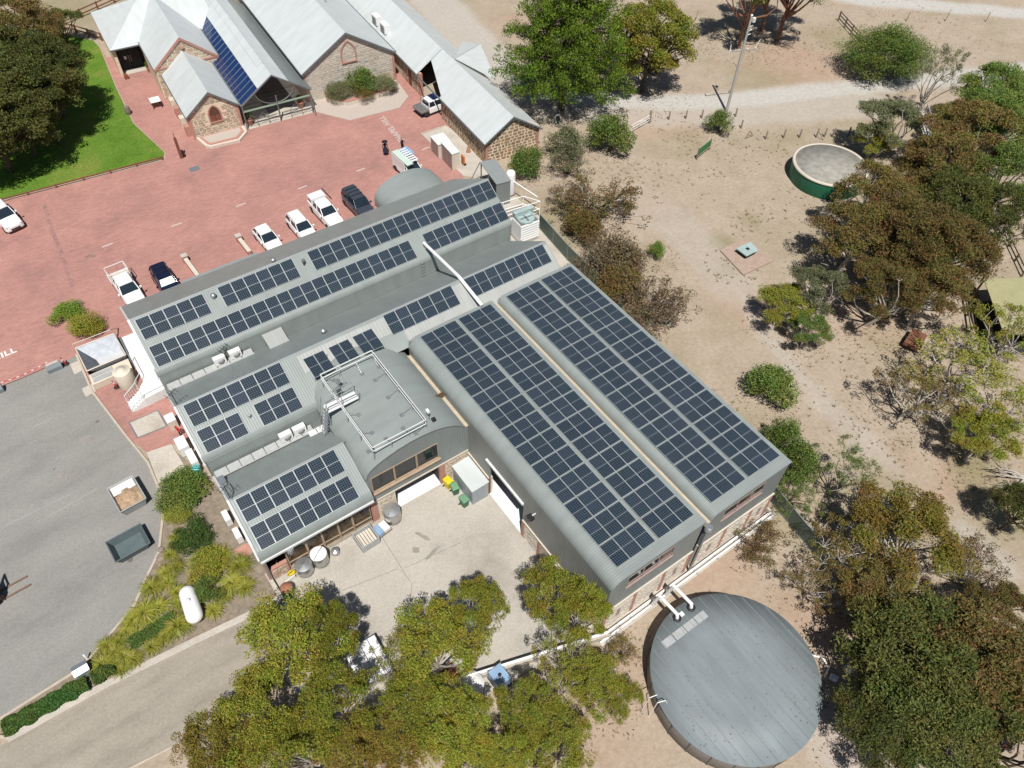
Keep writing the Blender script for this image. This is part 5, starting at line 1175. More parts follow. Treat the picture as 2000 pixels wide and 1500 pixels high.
for args in (
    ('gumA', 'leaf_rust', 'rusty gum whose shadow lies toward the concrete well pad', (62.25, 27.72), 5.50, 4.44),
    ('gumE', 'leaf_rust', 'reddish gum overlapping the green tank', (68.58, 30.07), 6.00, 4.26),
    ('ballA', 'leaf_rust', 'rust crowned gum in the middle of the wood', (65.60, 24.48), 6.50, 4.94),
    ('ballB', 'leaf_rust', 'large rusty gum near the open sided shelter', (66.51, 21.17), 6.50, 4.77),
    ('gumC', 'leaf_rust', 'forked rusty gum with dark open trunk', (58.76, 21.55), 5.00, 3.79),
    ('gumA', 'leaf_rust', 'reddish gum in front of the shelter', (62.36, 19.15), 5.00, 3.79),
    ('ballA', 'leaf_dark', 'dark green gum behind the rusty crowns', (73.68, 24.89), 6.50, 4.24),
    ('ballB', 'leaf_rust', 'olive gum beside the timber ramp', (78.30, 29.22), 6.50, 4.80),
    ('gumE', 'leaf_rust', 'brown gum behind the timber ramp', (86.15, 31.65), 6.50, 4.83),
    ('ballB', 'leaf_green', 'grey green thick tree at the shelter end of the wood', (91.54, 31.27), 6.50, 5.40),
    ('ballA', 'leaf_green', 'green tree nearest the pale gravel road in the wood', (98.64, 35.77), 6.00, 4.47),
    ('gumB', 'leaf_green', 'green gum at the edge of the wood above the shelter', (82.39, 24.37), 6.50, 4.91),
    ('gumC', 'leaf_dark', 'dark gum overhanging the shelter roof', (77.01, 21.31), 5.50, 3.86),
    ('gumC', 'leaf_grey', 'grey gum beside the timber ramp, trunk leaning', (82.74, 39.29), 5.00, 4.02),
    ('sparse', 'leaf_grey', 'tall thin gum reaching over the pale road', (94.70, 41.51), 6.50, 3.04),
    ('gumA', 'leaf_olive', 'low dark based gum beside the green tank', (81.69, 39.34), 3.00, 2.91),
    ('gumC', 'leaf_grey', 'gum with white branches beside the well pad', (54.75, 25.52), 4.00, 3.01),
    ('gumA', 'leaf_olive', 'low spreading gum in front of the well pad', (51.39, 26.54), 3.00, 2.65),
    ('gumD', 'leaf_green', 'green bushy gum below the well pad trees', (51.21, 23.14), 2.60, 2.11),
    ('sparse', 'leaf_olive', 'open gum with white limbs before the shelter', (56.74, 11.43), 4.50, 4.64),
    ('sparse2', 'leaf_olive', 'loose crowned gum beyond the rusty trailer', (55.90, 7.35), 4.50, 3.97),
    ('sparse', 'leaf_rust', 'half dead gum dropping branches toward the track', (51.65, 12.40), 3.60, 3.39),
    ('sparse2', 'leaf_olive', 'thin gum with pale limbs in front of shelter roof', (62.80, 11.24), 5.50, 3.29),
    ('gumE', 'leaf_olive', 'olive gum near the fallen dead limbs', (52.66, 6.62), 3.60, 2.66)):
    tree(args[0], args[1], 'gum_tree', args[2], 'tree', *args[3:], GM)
GS = 'shrubs along the green fence'
for args in (
    ('twigB', 'leaf_rust', 'rusty red shrub at the upper end of the green fence', (47.16, 48.74), 2.20, 3.74),
    ('bushB', 'leaf_rust', 'dark based reddish shrub pressed to the green fence', (43.92, 46.83), 1.80, 2.52),
    ('fine', 'leaf_brown', 'large feathery olive brown shrub beside the fence', (42.09, 40.64), 2.60, 3.92),
    ('fine', 'leaf_rust', 'feathery brown shrub leaning to the shed roof', (40.82, 37.15), 2.20, 2.80),
    ('twigB', 'leaf_brown', 'bare twiggy brown shrub at the lower fence', (41.66, 34.05), 2.20, 3.16),
    ('twigA', 'leaf_brown', 'withered shrub against the shed wall', (39.56, 32.69), 1.80, 2.22),
    ('bushA', 'leaf_lime', 'small lime green shrub on the dirt', (48.16, 40.17), 1.20, 1.03),
    ('bushB', 'leaf_green', 'round deep green shrub beside the wheel tracks', (44.01, 20.63), 1.90, 2.54),
    ('bushA', 'leaf_green', 'leafy green shrub at the fence corner of the sheds', (40.62, 16.54), 2.00, 1.88),
    ('bushB', 'leaf_green', 'green shrub crowding the fence corner of the sheds', (39.18, 13.99), 2.20, 2.10),
    ('sparse', 'leaf_green', 'open green shrub where the fence meets the shed', (36.63, 11.59), 2.40, 2.03),
    ('bushB', 'leaf_green', 'leafy shrub against the gable of the stone stable', (45.85, 59.48), 1.90, 2.43),
    ('bushA', 'leaf_grey', 'grey green shrub beside the sandwich board', (51.28, 59.57), 2.20, 2.63),
    ('bushB', 'leaf_green', 'bright shrub beside the white field gate', (56.84, 57.75), 2.60, 3.19),
    ('twigA', 'leaf_grey', 'bare pale shrub between the two gate shrubs', (49.88, 57.03), 1.60, 2.20),
    ('twigA', 'leaf_brown', 'leafless grey shrub behind the cooling tower', (45.36, 52.13), 1.50, 1.96),
    ('bushA', 'leaf_green', 'shrub at the foot of the power pole', (71.09, 53.40), 1.60, 2.06),
    ('round', 'leaf_green', 'dense round green tree by the timber rail fence', (99.55, 51.67), 3.60, 6.25),
    ('twigB', 'leaf_rust', 'low dry shrub in front of the shed stonework', (32.03, 10.98), 0.90, 1.73),
    ('twigA', 'leaf_gold', 'small dry shrub on the pale soil by the tank', (18.17, 10.47), 0.90, 1.04)):
    tree(args[0], args[1], 'shrub', args[2], 'shrub', *args[3:], GS, bark='bark_dark')
tree('pine', 'leaf_pine', 'pine_tree', 'broad bright green pine casting black shade on the road', 'tree', (57.77, 68.24), 10.00, 8.11, None, h=18.5, bark='bark_dark')
tree('ballA', 'leaf_olive', 'gum_tree', 'round dense gum standing beside the bright pine', 'tree', (69.42, 65.95), 7.20, 5.69, None, h=12, bark='bark_dark')
for args in (((89.18, 67.48), 9.50, 4.83, 'tall red barked gum rooted in black shade, nearest the rail fence'), ((95.52, 65.93), 10.00, 5.81, 'tall red barked gum with twin stems behind the rail fence'), ((95.76, 69.33), 10.00, 5.07, 'tall red barked gum between the other two')):
    tree('gumD', 'leaf_dark', 'gum_tree', args[3], 'tree', *args[:3], 'red barked gums by the rail fence', bark='bark_red')
for args in (('ballB', 'leaf_rust', 'dark gum at the corner of the lawn by the rail fence', (5.34, 112.24), 7.00, 5.05), ('ballA', 'leaf_dark', 'broad dark gum over the middle of the lawn', (2.01, 96.85), 7.00, 6.61), ('ballA', 'leaf_dark', 'spreading gum shading the lawn beside the brick path', (5.36, 100.16), 7.00, 4.88),
             ('ballB', 'leaf_dark', 'dark gum at the outer side of the lawn', (-2.61, 91.69), 7.00, 6.05), ('ballB', 'leaf_dark', 'gum whose low boughs darken the lawn corner', (0.28, 93.05), 6.00, 4.33), ('gumB', 'leaf_dark', 'small bare purple leaved tree near the rail fence', (10.88, 117.40), 3.50, 3.09), ('gumA', 'leaf_dark', 'gum beyond the lawn outside the rail fence', (0.59, 107.51), 7.00, 5.49), ('gumE', 'leaf_dark', 'gum standing between the two broad lawn gums', (3.34, 94.45), 6.20, 3.89)):
    tree(args[0], args[1], 'gum_tree', args[2], 'tree', *args[3:], 'gums shading the lawn', bark='bark_dark')
TREES = [o for o in COL.objects if o.parent is None and o.name.split('.')[0] in ('gum_tree', 'shrub', 'pine_tree')]
rs = np.random.default_rng(5); Vl = []; Fl = []
for o in TREES:
    x, y = o.location.x, o.location.y; rr = max(c.scale.x*(5.5 if 'round' in c.data.name else 3.5) for c in o.children if c.name.startswith('crown')) if o.name.startswith('gum') else 2.2
    for k in range(int(70*min(rr, 5))):
        a = rs.uniform(0, 6.28); r = rr*1.25*math.sqrt(rs.uniform()); px, py = x+r*math.cos(a), y+r*math.sin(a)
        if (0 < px < 35.5 and 12 < py < 60) or (px < 16 and py > 60): continue
        s_ = rs.uniform(.05, .16); q = rs.uniform(0, 3.14); k0 = len(Vl); c_, d_ = math.cos(q)*s_, math.sin(q)*s_
        Vl += [(px+c_, py+d_, .02), (px-d_*.35, py+c_*.35, .035), (px-c_, py-d_, .02), (px+d_*.35, py-c_*.35, .03)]; Fl.append((k0, k0+1, k0+2, k0+3))
ml = bpy.data.meshes.new('leaf_litter'); ml.from_pydata(Vl, [], Fl)
island('leaf_litter', [(0, (.12, .08, .05)), (.35, (.22, .16, .10)), (.7, (.16, .10, .06)), (1, (.34, .27, .19))]); ml.materials.append(MT['leaf_litter'])
tag(put('leaf_litter', ml), 'fallen leaves and bark strewn under the gums', 'leaf litter', kind='stuff')
# garden plants
GB = 'shrubs in the bed beside the winery'
for args in (('bushB', 'leaf_green', 'large green shrub at the head of the garden bed', (-1.70, 39.71), 1.00, 2.26), ('fine', 'leaf_yellow', 'low golden shrub at the kerb of the garden bed', (-2.69, 38.39), 0.50, 1.30), ('bushA', 'leaf_hedge', 'dark green shrub midway along the garden bed', (-2.43, 35.61), 0.90, 1.85),
             ('bushB', 'leaf_olive', 'olive shrub between grass clumps and the low hall wall', (-2.52, 32.52), 0.90, 1.63), ('bushA', 'leaf_green', 'green shrub beside the white gas tank', (-3.03, 30.78), 0.80, 1.45), ('bushA', 'leaf_olive', 'small olive shrub at the kerb side of the garden bed', (-3.41, 36.07), 0.60, 0.93)):
    tree(args[0], args[1], 'garden_shrub', args[2], 'shrub', *args[3:], GB, bark='bark_dark')
tree('bushA', 'leaf_lime', 'garden_shrub', 'bright lime plant on the island by the loading dock', 'shrub', (-3.72, 64.48), 0.70, 1.89, 'shrubs on the paved island', bark='bark_dark')
tree('fine', 'leaf_olive', 'garden_shrub', 'clipped round shrub on the island by the loading dock', 'shrub', (-2.69, 61.95), 0.90, 1.84, 'shrubs on the paved island', bark='bark_dark')
for args in (('bushA', 'leaf_green', 'tall flowering shrub in the middle of the octagonal planter', (38.31, 85.62), 1.50, 2.44), ('fine', 'leaf_grey', 'silvery mound in the planter beside the atrium', (35.62, 85.41), 0.80, 2.28), ('fine', 'leaf_grey', 'silvery mound in the planter beside the stable', (40.61, 84.30), 0.80, 2.30), ('fine', 'leaf_rust', 'reddish low plant along the planter rim', (37.82, 83.60), 0.50, 1.70)):
    o = tree(args[0], args[1], 'planter_shrub', args[2], 'shrub', *args[3:], 'shrubs in the octagonal planter', bark='bark_dark'); o.location.z = .6
tufts = [tuft(1), tuft(2), tuft(3, 220, .9, .6)]
rdt = random.Random(5)
TUFTXY = [(-1.26, 32.94), (-0.50, 31.42), (-1.42, 30.60), (-0.83, 29.70), (-2.25, 29.98), (-1.64, 33.96), (-4.27, 35.26), (-4.32, 34.05), (-5.19, 33.19), (-4.86, 32.02), (-6.22, 33.43), (-6.44, 31.71), (-7.29, 31.85), (-8.05, 31.70), (-8.72, 31.27), (-9.37, 30.85), (-7.16, 30.64), (-8.12, 30.42), (-9.93, 30.17), (-10.19, 30.99), (-9.42, 29.60), (-10.70, 29.86), (-5.72, 29.63), (-6.69, 29.43), (-7.64, 29.22), (-8.91, 29.04), (-9.83, 28.84), (-3.27, 29.30), (-4.83, 31.07), (-5.07, 34.08)]
for i, (x, y) in enumerate(TUFTXY):
    s = (1.1, 1.2, 1.3, 1.0, .9, .8, .8, .9, 1.0, .9)[i % 10]
    lb = 'yellow green strap leaved clump between gas tank and low hall' if i < 6 else 'yellow green strap leaved clump along the asphalt kerb'
    o = put('grass_clump', tufts[i % 3], None, (x, y, .05), i*1.7); tag(o, lb, 'grass clump', 'clumps near the gas tank' if i < 6 else 'clumps along the kerb'); o.scale = (s, s, s*1.1)
def hedge(label, a, c, wd, h, seed):
    rs = np.random.default_rng(seed); a = np.array(a); c = np.array(c); d = c-a; L = np.linalg.norm(d); d /= L; nr = np.array([-d[1], d[0]])
    n = int(2300*L*wd); t = rs.uniform(0, L, n); s = rs.uniform(-1, 1, n)*wd/2*(1+.15*np.sin(t*5)); z = h*(1-.25*(s/wd*2)**2)*rs.uniform(.25, 1, n)**.4+.05*np.sin(t*7+s*9)
    P = np.stack([a[0]+d[0]*t+nr[0]*s, a[1]+d[1]*t+nr[1]*s, z+.05], 1)
    me_ = leaf_mesh('hedge', P, .13, .075, rs, 0, np.array([0, 0, 1.0])); me_.materials[0] = MT['leaf_hedge']
    return tag(put('hedge', me_), label, 'hedge', 'low hedges in the garden bed')
hedge('long low dark hedge along the driveway kerb tip', (-17.02, 29.22), (-11.88, 29.21), 1.15, .6, 1)
hedge('short dark hedge behind the electrical cabinet', (-11.55, 29.22), (-10.11, 29.24), 1.0, .6, 2)
hedge('short dark hedge among the yellow grass clumps', (-8.80, 30.15), (-5.64, 30.35), .9, .6, 3)
# dry tussocks on the dirt
rs = np.random.default_rng(99); Vt = []; Ft = []
spots = [((53.94, 34.94), 3, 60), ((60.95, 38.30), 3, 40), ((37.01, 22.41), 4, 90), ((37.98, 18.49), 4, 70), ((67.73, 56.77), 4, 60), ((67.50, 50.28), 5, 60), ((73.58, 47.61), 4, 40), ((101.60, 58.55), 8, 120), ((52.34, 5.57), 4, 80), ((50.90, 1.87), 3, 60), ((48.68, 15.84), 6, 110), ((58.55, 17.22), 6, 90), ((59.05, 48.45), 5, 50), ((55.90, 52.89), 4, 40), ((66.62, 36.70), 5, 50), ((55.05, 54.65), 3, 40), ((33.27, 13.41), 3, 50), ((25.19, 10.77), 2, 40), ((20.50, 12.15), 1.5, 30), ((116.70, 56.41), 10, 90), ((46.08, 11.08), 3, 40)]
for (cx, cy), rr, nn in spots:
    for i in range(nn):
        a = rs.uniform(0, 6.28); r = rr*math.sqrt(rs.uniform()); x = cx+r*math.cos(a); y = cy+r*math.sin(a)
        if 17 < x < 35.2 and 11 < y < 60: continue
        s = rs.uniform(.08, .3)
        for k in range(9):
            b_ = rs.uniform(0, 6.28); e = s*rs.uniform(.5, 1.3); w2 = .02; q = len(Vt); dx, dy = math.cos(b_), math.sin(b_)
            Vt += [(x-dy*w2, y+dx*w2, 0), (x+dy*w2, y-dx*w2, 0), (x+dx*e, y+dy*e, s*rs.uniform(.5, 1.1))]; Ft.append((q, q+1, q+2))
mt = bpy.data.meshes.new('dry_grass'); mt.from_pydata(Vt, [], Ft)
island('dry_blades', [(0, (.20, .17, .09)), (.4, (.27, .22, .13)), (.7, (.15, .15, .06)), (1, (.33, .27, .17))]); mt.materials.append(MT['dry_blades'])
tag(put('dry_grass', mt), 'scattered dry grass tussocks on the dirt', 'dry grass', kind='stuff')

# ------------------------------------------------------------------ loading dock and receival bin
mat('dock_white', (.68, .68, .66), 0.7, var=0.08); mat('beige_poly', (.60, .54, .44), 0.6, var=0.06); mat('cream_metal', (.58, .52, .44), 0.6, var=0.08)
mat('red_plastic', (.52, .035, .04), 0.5, var=0.1); mat('skip_green', (.095, .125, .13), 0.6, var=0.15); mat('skip_grey', (.35, .36, .36), 0.5, var=0.12)
mat('bin_green', (.04, .14, .075), 0.5, var=0.1); mat('bin_lid_green', (.14, .28, .17), 0.5, var=0.1); mat('bin_yellow', (.62, .50, .02), 0.5, var=0.1)
mat('must', (.36, .25, .16), 0.95, var=0.5, scale=2.5, bump=.8, bscale=8); mat('paper_white', (.70, .68, .64), 0.9, var=0.15)
mat('tank_green', (.012, .13, .07), 0.55, var=0.15); mat('tank_grey', (.20, .235, .25), 0.45, var=0.10, scale=.8); mat('tank_wall', (.16, .145, .13), 0.6, var=0.12)
mat('tank_top', (.30, .285, .25), 0.95, var=0.28, scale=1.4); mat('sign_green', (.035, .16, .055), 0.6, var=0.1); mat('mint', (.33, .42, .41), 0.6, var=0.1)
mat('weathered_timber', (.20, .165, .125), 0.9, var=0.3, scale=4); mat('pole_grey', (.38, .37, .35), 0.8, var=0.2, scale=3, streak=(6, 6, .8)); mat('fence_green', (.085, .115, .095), 0.55, var=0.1)
mat('fence_rail', (.20, .25, .22), 0.5, var=0.1); mat('pvc_white', (.78, .78, .77), 0.4, var=0.04); mat('rock', (.27, .21, .17), 0.95, var=0.25, scale=3, bump=.5)
mat('orange_paint', (.55, .20, .06), 0.6, var=0.2); mat('blue_plastic', (.05, .14, .25), 0.5, var=0.15); mat('olive_roof', (.33, .31, .17), 0.7, var=0.12, scale=1.5); mat('rust', (.17, .075, .045), 0.95, var=0.4, scale=5)
mat('aqua', (.12, .45, .45), 0.5, var=0.1); mat('skin', (.45, .27, .19), 0.6, var=0.05); mat('cloth_black', (.014, .014, .018), 0.9, var=0.2); mat('cloth_navy', (.02, .02, .035), 0.9, var=0.2); mat('hair', (.03, .02, .015), 0.8)
mat('hopper_steel', (.20, .215, .24), .45, .5, var=.2, scale=2); mat('hopper_bright', (.66, .67, .68), .4, .2, var=.1, scale=2)
dk = thing('loading_dock', 'white raised loading dock along the end wall of the winery with stairs', 'dock')
MB().prism([(-.45, 58.2), (.7, 58.2), (.74, 50.2), (-1.1, 50.0), (-1.1, 51.4), (-.5, 52.0)], .04, 1.0).build('platform', 'dock_white', dk)
for k in range(5): MB().box(-2.35+.25*k, 50.05-.0, .04, -2.1+.25*k, 51.3, .2+.165*k).build('stair_tread', 'white_metal', dk)
for s in (50.05, 51.3):
    MB().path([(-2.35, s, .1), (-2.35, s, 1.0), (-1.1, s, 1.95), (-1.1, s, 1.0)], .03).build('stair_rail', 'white_metal', dk)
    for k in range(6): MB().tube((-2.2+.2*k, s, .2+.15*k), (-2.2+.2*k, s, 1.1+.152*k), .014, .014, 5).build('baluster', 'white_metal', dk)
MB().path([(-1.1, 51.4, 1.0), (-1.1, 51.4, 1.95), (-.5, 52.1, 1.95), (-.48, 54.8, 1.95), (-.48, 54.8, 1.0)], .03).build('guard_rail', 'white_metal', dk)
MB().path([(.55, 50.2, 1.95), (-1.1, 50.05, 1.95)], .03).build('guard_rail', 'white_metal', dk)
MB().prism([(-.5, 54.9), (-.45, 58.2), (-.62, 58.2), (-.66, 54.9)], .04, 1.12).build('bumper_wall', 'barge_grey', dk)
rb = thing('receival_bin', 'sloping stainless receival hopper beside the loading dock', 'hopper')
rim = [(-4.1, 55.7), (-.75, 55.75), (-.85, 58.9), (-4.15, 59.0)]; flo = [(-2.9, 55.85), (-.82, 55.9), (-.9, 57.5), (-3.1, 57.5)]
zr_, zf = 1.15, .28
for i in range(4):
    a, c = rim[i], rim[(i+1) % 4]; d, e = flo[(i+1) % 4], flo[i]
    MB().add([(*a, zr_), (*c, zr_), (*d, zf), (*e, zf), (*a, zr_-.03), (*c, zr_-.03), (*d, zf-.03), (*e, zf-.03)], [(0, 1, 2, 3), (7, 6, 5, 4), (0, 4, 5, 1), (1, 5, 6, 2), (2, 6, 7, 3), (3, 7, 4, 0)]).build('sloping_side', 'hopper_steel', rb)
    MB().tube((*a, zr_), (*c, zr_), .06, .06, 6).build('rim', 'cream_metal', rb)
MB().prism(flo, zf-.06, zf+.01).build('hopper_floor', 'hopper_bright', rb)
MB().prism([(-4.2, 54.3), (-.8, 54.4), (-.75, 55.68), (-4.15, 55.62)], .04, .7).build('cover', 'beige_poly', rb)
MB().box(-4.0, 54.5, .7, -2.2, 54.95, .78).box(-4.0, 55.1, .7, -2.2, 55.5, .76).build('cover_plate', 'skip_grey', rb)
MB().path([(-4.2, 59.2, .05), (-4.2, 59.2, 1.5), (-.95, 59.15, 1.5), (-.95, 59.15, .05)], .035).path([(-.95, 59.15, 1.5), (-.3, 60.6, .1), (-.95, 59.15, .3)], .03).build('frame', 'cream_metal', rb)
for (a, c) in ((rim[0], rim[3]), (rim[3], rim[2])): MB().extrude([(*a, .04), (*c, .04), (*c, zr_-.05), (*a, zr_-.05)], (-.04, .04, 0)).build('outer_wall', 'skip_grey', rb)
pt = thing('poly_tank', 'round beige poly tank between the hopper and the dock stairs', 'tank', (-1.65, 53.3, .04))
MB().lathe([(.72, 0), (.74, .05), (.74, 1.75), (.70, 1.85)], 24).build('shell', 'beige_poly', pt); MB().lathe([(.74, 1.84), (.3, 2.0), (.28, 2.06), (0.02, 2.08)], 24).build('lid', 'beige_poly', pt)
def bollard(label, xy, lean):
    t = thing('traffic_bollard', label, 'bollard', (*xy, .03), 0, 'red bollards round the dock')
    MB().lathe([(.26, 0), (.26, .05), (.2, .08), (.02, .09)], 14).build('base', 'black_plastic', t)
    MB().tube((0, 0, .06), (lean[0], lean[1], .95), .06, .05, 8).build('post', 'red_plastic', t); MB().tube((lean[0]*.55, lean[1]*.55, .55), (lean[0]*.75, lean[1]*.75, .73), .065, .062, 8).build('white_band', 'white_paint', t)
bollard('red bollard against the clipped island shrub', (-2.11, 61.51), (-.12, .05)); bollard('red bollard beside the round poly tank', (-2.59, 53.58), (-.1, .05)); bollard('red bollard beside the grey barrier planter', (-5.45, 58.73), (-.14, .08))
for i, (lb, xy) in enumerate((('grey barrier trough with pale lettered plate beside the red bollard', (-6.39, 58.64)), ('grey barrier trough at the far end of the red chain', (-11.22, 58.67)))):
    t = thing('barrier_trough', lb, 'barrier', (*xy, .03), R(1), 'barrier troughs on the asphalt edge')
    MB().extrude([(-.62, -.28, 0), (-.62, -.32, .45), (-.62, -.1, .8), (-.62, .1, .8), (-.62, .32, .45), (-.62, .28, 0)], (1.24, 0, 0)).build('trough', 'tank_grey', t)
    MB().cbox((0, .02, .82), (1.0, .3, .02)).build('plate', 'faded_paint', t)
ch = thing('chain', 'red and white plastic chain strung between the two barrier troughs', 'chain')
A, B = Vector((*(-6.66, 59.11), .75)), Vector((*(-10.76, 58.91), .75))
for i in range(20):
    p = A.lerp(B, i/20); q = A.lerp(B, (i+1)/20); sg = lambda f: -.22*math.sin(math.pi*f)
    MB().tube((p.x, p.y, p.z+sg(i/20)), (q.x, q.y, q.z+sg((i+1)/20)), .035, .035, 5).build('link', 'red_plastic' if i % 3 else 'white_paint', ch)
# plant along the end wall
def ac_unit(label, xy, rz, d=(.9, .38, .8), z=.05, group='outdoor units beside the end wall'):
    t = thing('air_conditioner', label, 'air conditioner', (*xy, z), rz, group)
    MB().box(-d[0]/2, -d[1]/2, .06, d[0]/2, d[1]/2, d[2]).build('casing', 'white_metal', t)
    MB().lathe([(.26, 0), (.28, .02), (.05, .03)], 16, M=Matrix.Translation((.08, -d[1]/2, d[2]*.5)) @ Matrix.Rotation(R(90), 4, 'X')).build('fan_grille', 'skip_grey', t)
    MB().box(-d[0]/2+.06, -d[1]/2+.03, 0, -d[0]/2+.14, d[1]/2-.03, .06).build('foot', 'black_plastic', t); MB().box(d[0]/2-.14, -d[1]/2+.03, 0, d[0]/2-.06, d[1]/2-.03, .06).build('foot', 'black_plastic', t)
    return t
E90 = R(-90)
ac_unit('large white outdoor unit next to the red hose reel', (-0.10, 43.83), E90, (1.3, .8, 1.1)); ac_unit('white outdoor unit behind the large shrub of the bed', (0.10, 42.17), E90, (1.5, .55, 1.0))
ac_unit('white outdoor unit on the bare soil beside the low hall, farther from the brick patch', (0.29, 35.61), E90, (1.0, .42, .85)); ac_unit('white outdoor unit beside the brick patch at the low hall', (0.39, 33.75), E90, (1.0, .42, .85))
t = thing('meter_box', 'cream metal box with rounded top against the end wall by the hose reel', 'cabinet', (*(0.01, 46.78), .03), E90)
MB().box(-.45, -.35, 0, .45, .35, 1.05).build('box', 'beige_poly', t); MB().box(-.47, -.37, 1.05, .47, .37, 1.12).build('lid', 'white_metal', t)
t = thing('hose_reel', 'red hose reel standing at the end wall of the winery', 'hose reel', (*(0.13, 45.42), .03), R(20))
MB().path([(.0, .26*math.cos(a*.5236), 1.0+.26*math.sin(a*.5236)) for a in range(12)], .06, 6, True).build('hose', 'red_plastic', t); MB().box(-.05, -.04, 0, .05, .04, 1.0).build('stand', 'black_plastic', t)
simple('water_drum', MB().lathe([(.3, 0), (.32, .05), (.32, .8), (.28, .85), (.02, .86)], 18), 'aqua', 'aqua blue drum between the big bed shrub and the wall', 'drum', (*(-0.02, 41.07), .05))
t = thing('weigh_plate', 'flush grey weighbridge plate with metal edge set in the brick strip', 'plate')
PP = [(-3.00, 49.21), (-0.47, 49.14), (-0.43, 47.01), (-2.93, 47.18)]
MB().prism(PP, .02, .05).build('frame', 'galv', t); cx = sum(p[0] for p in PP)/4; cy = sum(p[1] for p in PP)/4
MB().prism([(cx+(p[0]-cx)*.9, cy+(p[1]-cy)*.9) for p in PP], .05, .065).build('deck', 'pale_concrete', t)
sheet('brick_patch', [(-0.34, 33.06), (0.74, 33.04), (0.76, 32.15), (-0.38, 32.08)], .075, 'brick_red')
sheet('pad', [(-5.19, 58.56), (-4.31, 58.55), (-4.36, 57.27), (-5.19, 57.11)], .05, 'pale_concrete'); sheet('pad', [(-5.14, 55.10), (-4.25, 55.19), (-4.21, 54.12), (-5.11, 53.98)], .055, 'pale_concrete')
# ------------------------------------------------------------------ skips, gas tank, cabinet
def skip(label, c, dx, dy, h, m, fill, rz):
    t = thing('skip_bin', label, 'skip bin', (*c, .04), rz, 'skip bins on the asphalt')
    o = [(-dx/2, -dy/2), (dx/2, -dy/2), (dx/2, dy/2), (-dx/2, dy/2)]; ib = [(x*.78, y*.84) for x, y in o]
    for i in range(4):
        a, cc, d, e = o[i], o[(i+1) % 4], ib[(i+1) % 4], ib[i]
        n_ = Vector((a[0]+cc[0], a[1]+cc[1])).normalized()*.05
        MB().add([(*a, h), (*cc, h), (*d, .08), (*e, .08), (a[0]-n_.x, a[1]-n_.y, h), (cc[0]-n_.x, cc[1]-n_.y, h), (d[0]-n_.x, d[1]-n_.y, .08), (e[0]-n_.x, e[1]-n_.y, .08)], [(0, 3, 2, 1), (4, 5, 6, 7), (0, 1, 5, 4), (1, 2, 6, 5), (2, 3, 7, 6), (3, 0, 4, 7)]).build('side', m, t)
        MB().tube((*a, h), (*cc, h), .045, .045, 6).build('rim', m, t)
    MB().prism(ib, .05, .11).build('floor', m, t)
    if fill:
        rs_ = random.Random(3); mb = MB(); nn = 9; V = []; F = []
        for i in range(nn):
            for j in range(nn):
                u_, v_ = i/(nn-1)-.5, j/(nn-1)-.5
                V.append((u_*dx*.86, v_*dy*.88, h*.62+.35*math.exp(-(u_*u_+(v_-.05)**2)*9)+rs_.uniform(-.06, .06)))
        for i in range(nn-1):
            for j in range(nn-1): F.append((i*nn+j, (i+1)*nn+j, (i+1)*nn+j+1, i*nn+j+1))
        mb.add(V, F, True).build('load', 'must', t)
        MB().box(-dx*.43, dy*.16, h*.8, dx*.43, dy*.47, h*.86).build('white_sheet', 'white_paint', t)
    return t
skip('pale skip bin heaped with brown grape waste under a white sheet', (-5.2, 41.6), 2.0, 2.65, 1.0, 'skip_grey', True, R(4)); skip('empty grey green skip bin', (-6.45, 37.55), 2.55, 2.0, .75, 'skip_green', False, R(3))
gt = thing('gas_tank', 'white horizontal gas tank on feet among the yellow grass clumps', 'tank', (-4.38, 30.25, .05), R(84))
MB().lathe([(.03, -1.45), (.3, -1.38), (.5, -1.2), (.58, -.95), (.58, .95), (.5, 1.2), (.3, 1.38), (.03, 1.45)], 24, M=Matrix.Translation((0, 0, .85)) @ Matrix.Rotation(R(90), 4, 'Y')).build('vessel', 'pvc_white', gt)
for x in (-.8, .8): MB().box(x-.08, -.4, 0, x+.08, .4, .5).build('foot', 'galv', gt)
MB().lathe([(.14, 0), (.14, .16), (.02, .18)], 12, (0, 0, 1.4)).build('valve_cap', 'white_metal', gt)
eb = thing('electrical_cabinet', 'grey blue cabinet with gabled lid where the hedge ends', 'cabinet', (*(-11.88, 30.02), .04), R(2))
MB().box(-.42, -.35, 0, .42, .35, .95).build('body', 'tank_grey', eb); MB().extrude([(-.48, -.4, .95), (-.48, 0, 1.1), (-.48, .4, .95)], (.96, 0, 0)).build('lid', 'galv', eb)
for i, (x, y) in enumerate(((-12.36, 30.44), (-11.47, 30.90))): simple('guard_post', MB().lathe([(.07, 0), (.07, .8), (.02, .84)], 10), 'pvc_white', 'short white guard post at the corner of the grey blue cabinet', 'post', (x, y, .03), 0, 'posts guarding the cabinet')
def rockm(seed, s):
    rs_ = np.random.default_rng(seed); bm = bmesh.new(); bmesh.ops.create_icosphere(bm, subdivisions=2, radius=1)
    for v in bm.verts: v.co *= 1+rs_.normal()*.1; v.co.z *= .7
    me_ = bpy.data.meshes.new('rock'); bm.to_mesh(me_); bm.free(); me_.materials.append(MT['rock']); return me_
for i, (xy, s, lb) in enumerate((((-4.89, 35.44), .42, 'brown boulder at the kerb beside the grass clumps'), ((-6.62, 32.67), .5, 'pale boulder among grass clumps toward the driveway'), ((-4.74, 36.10), .25, 'small stone next to the brown kerb boulder'))):
    o = tag(put('rock', rockm(i, s), None, (*xy, .1), i), lb, 'rock', 'garden rocks'); o.scale = (s, s, s)
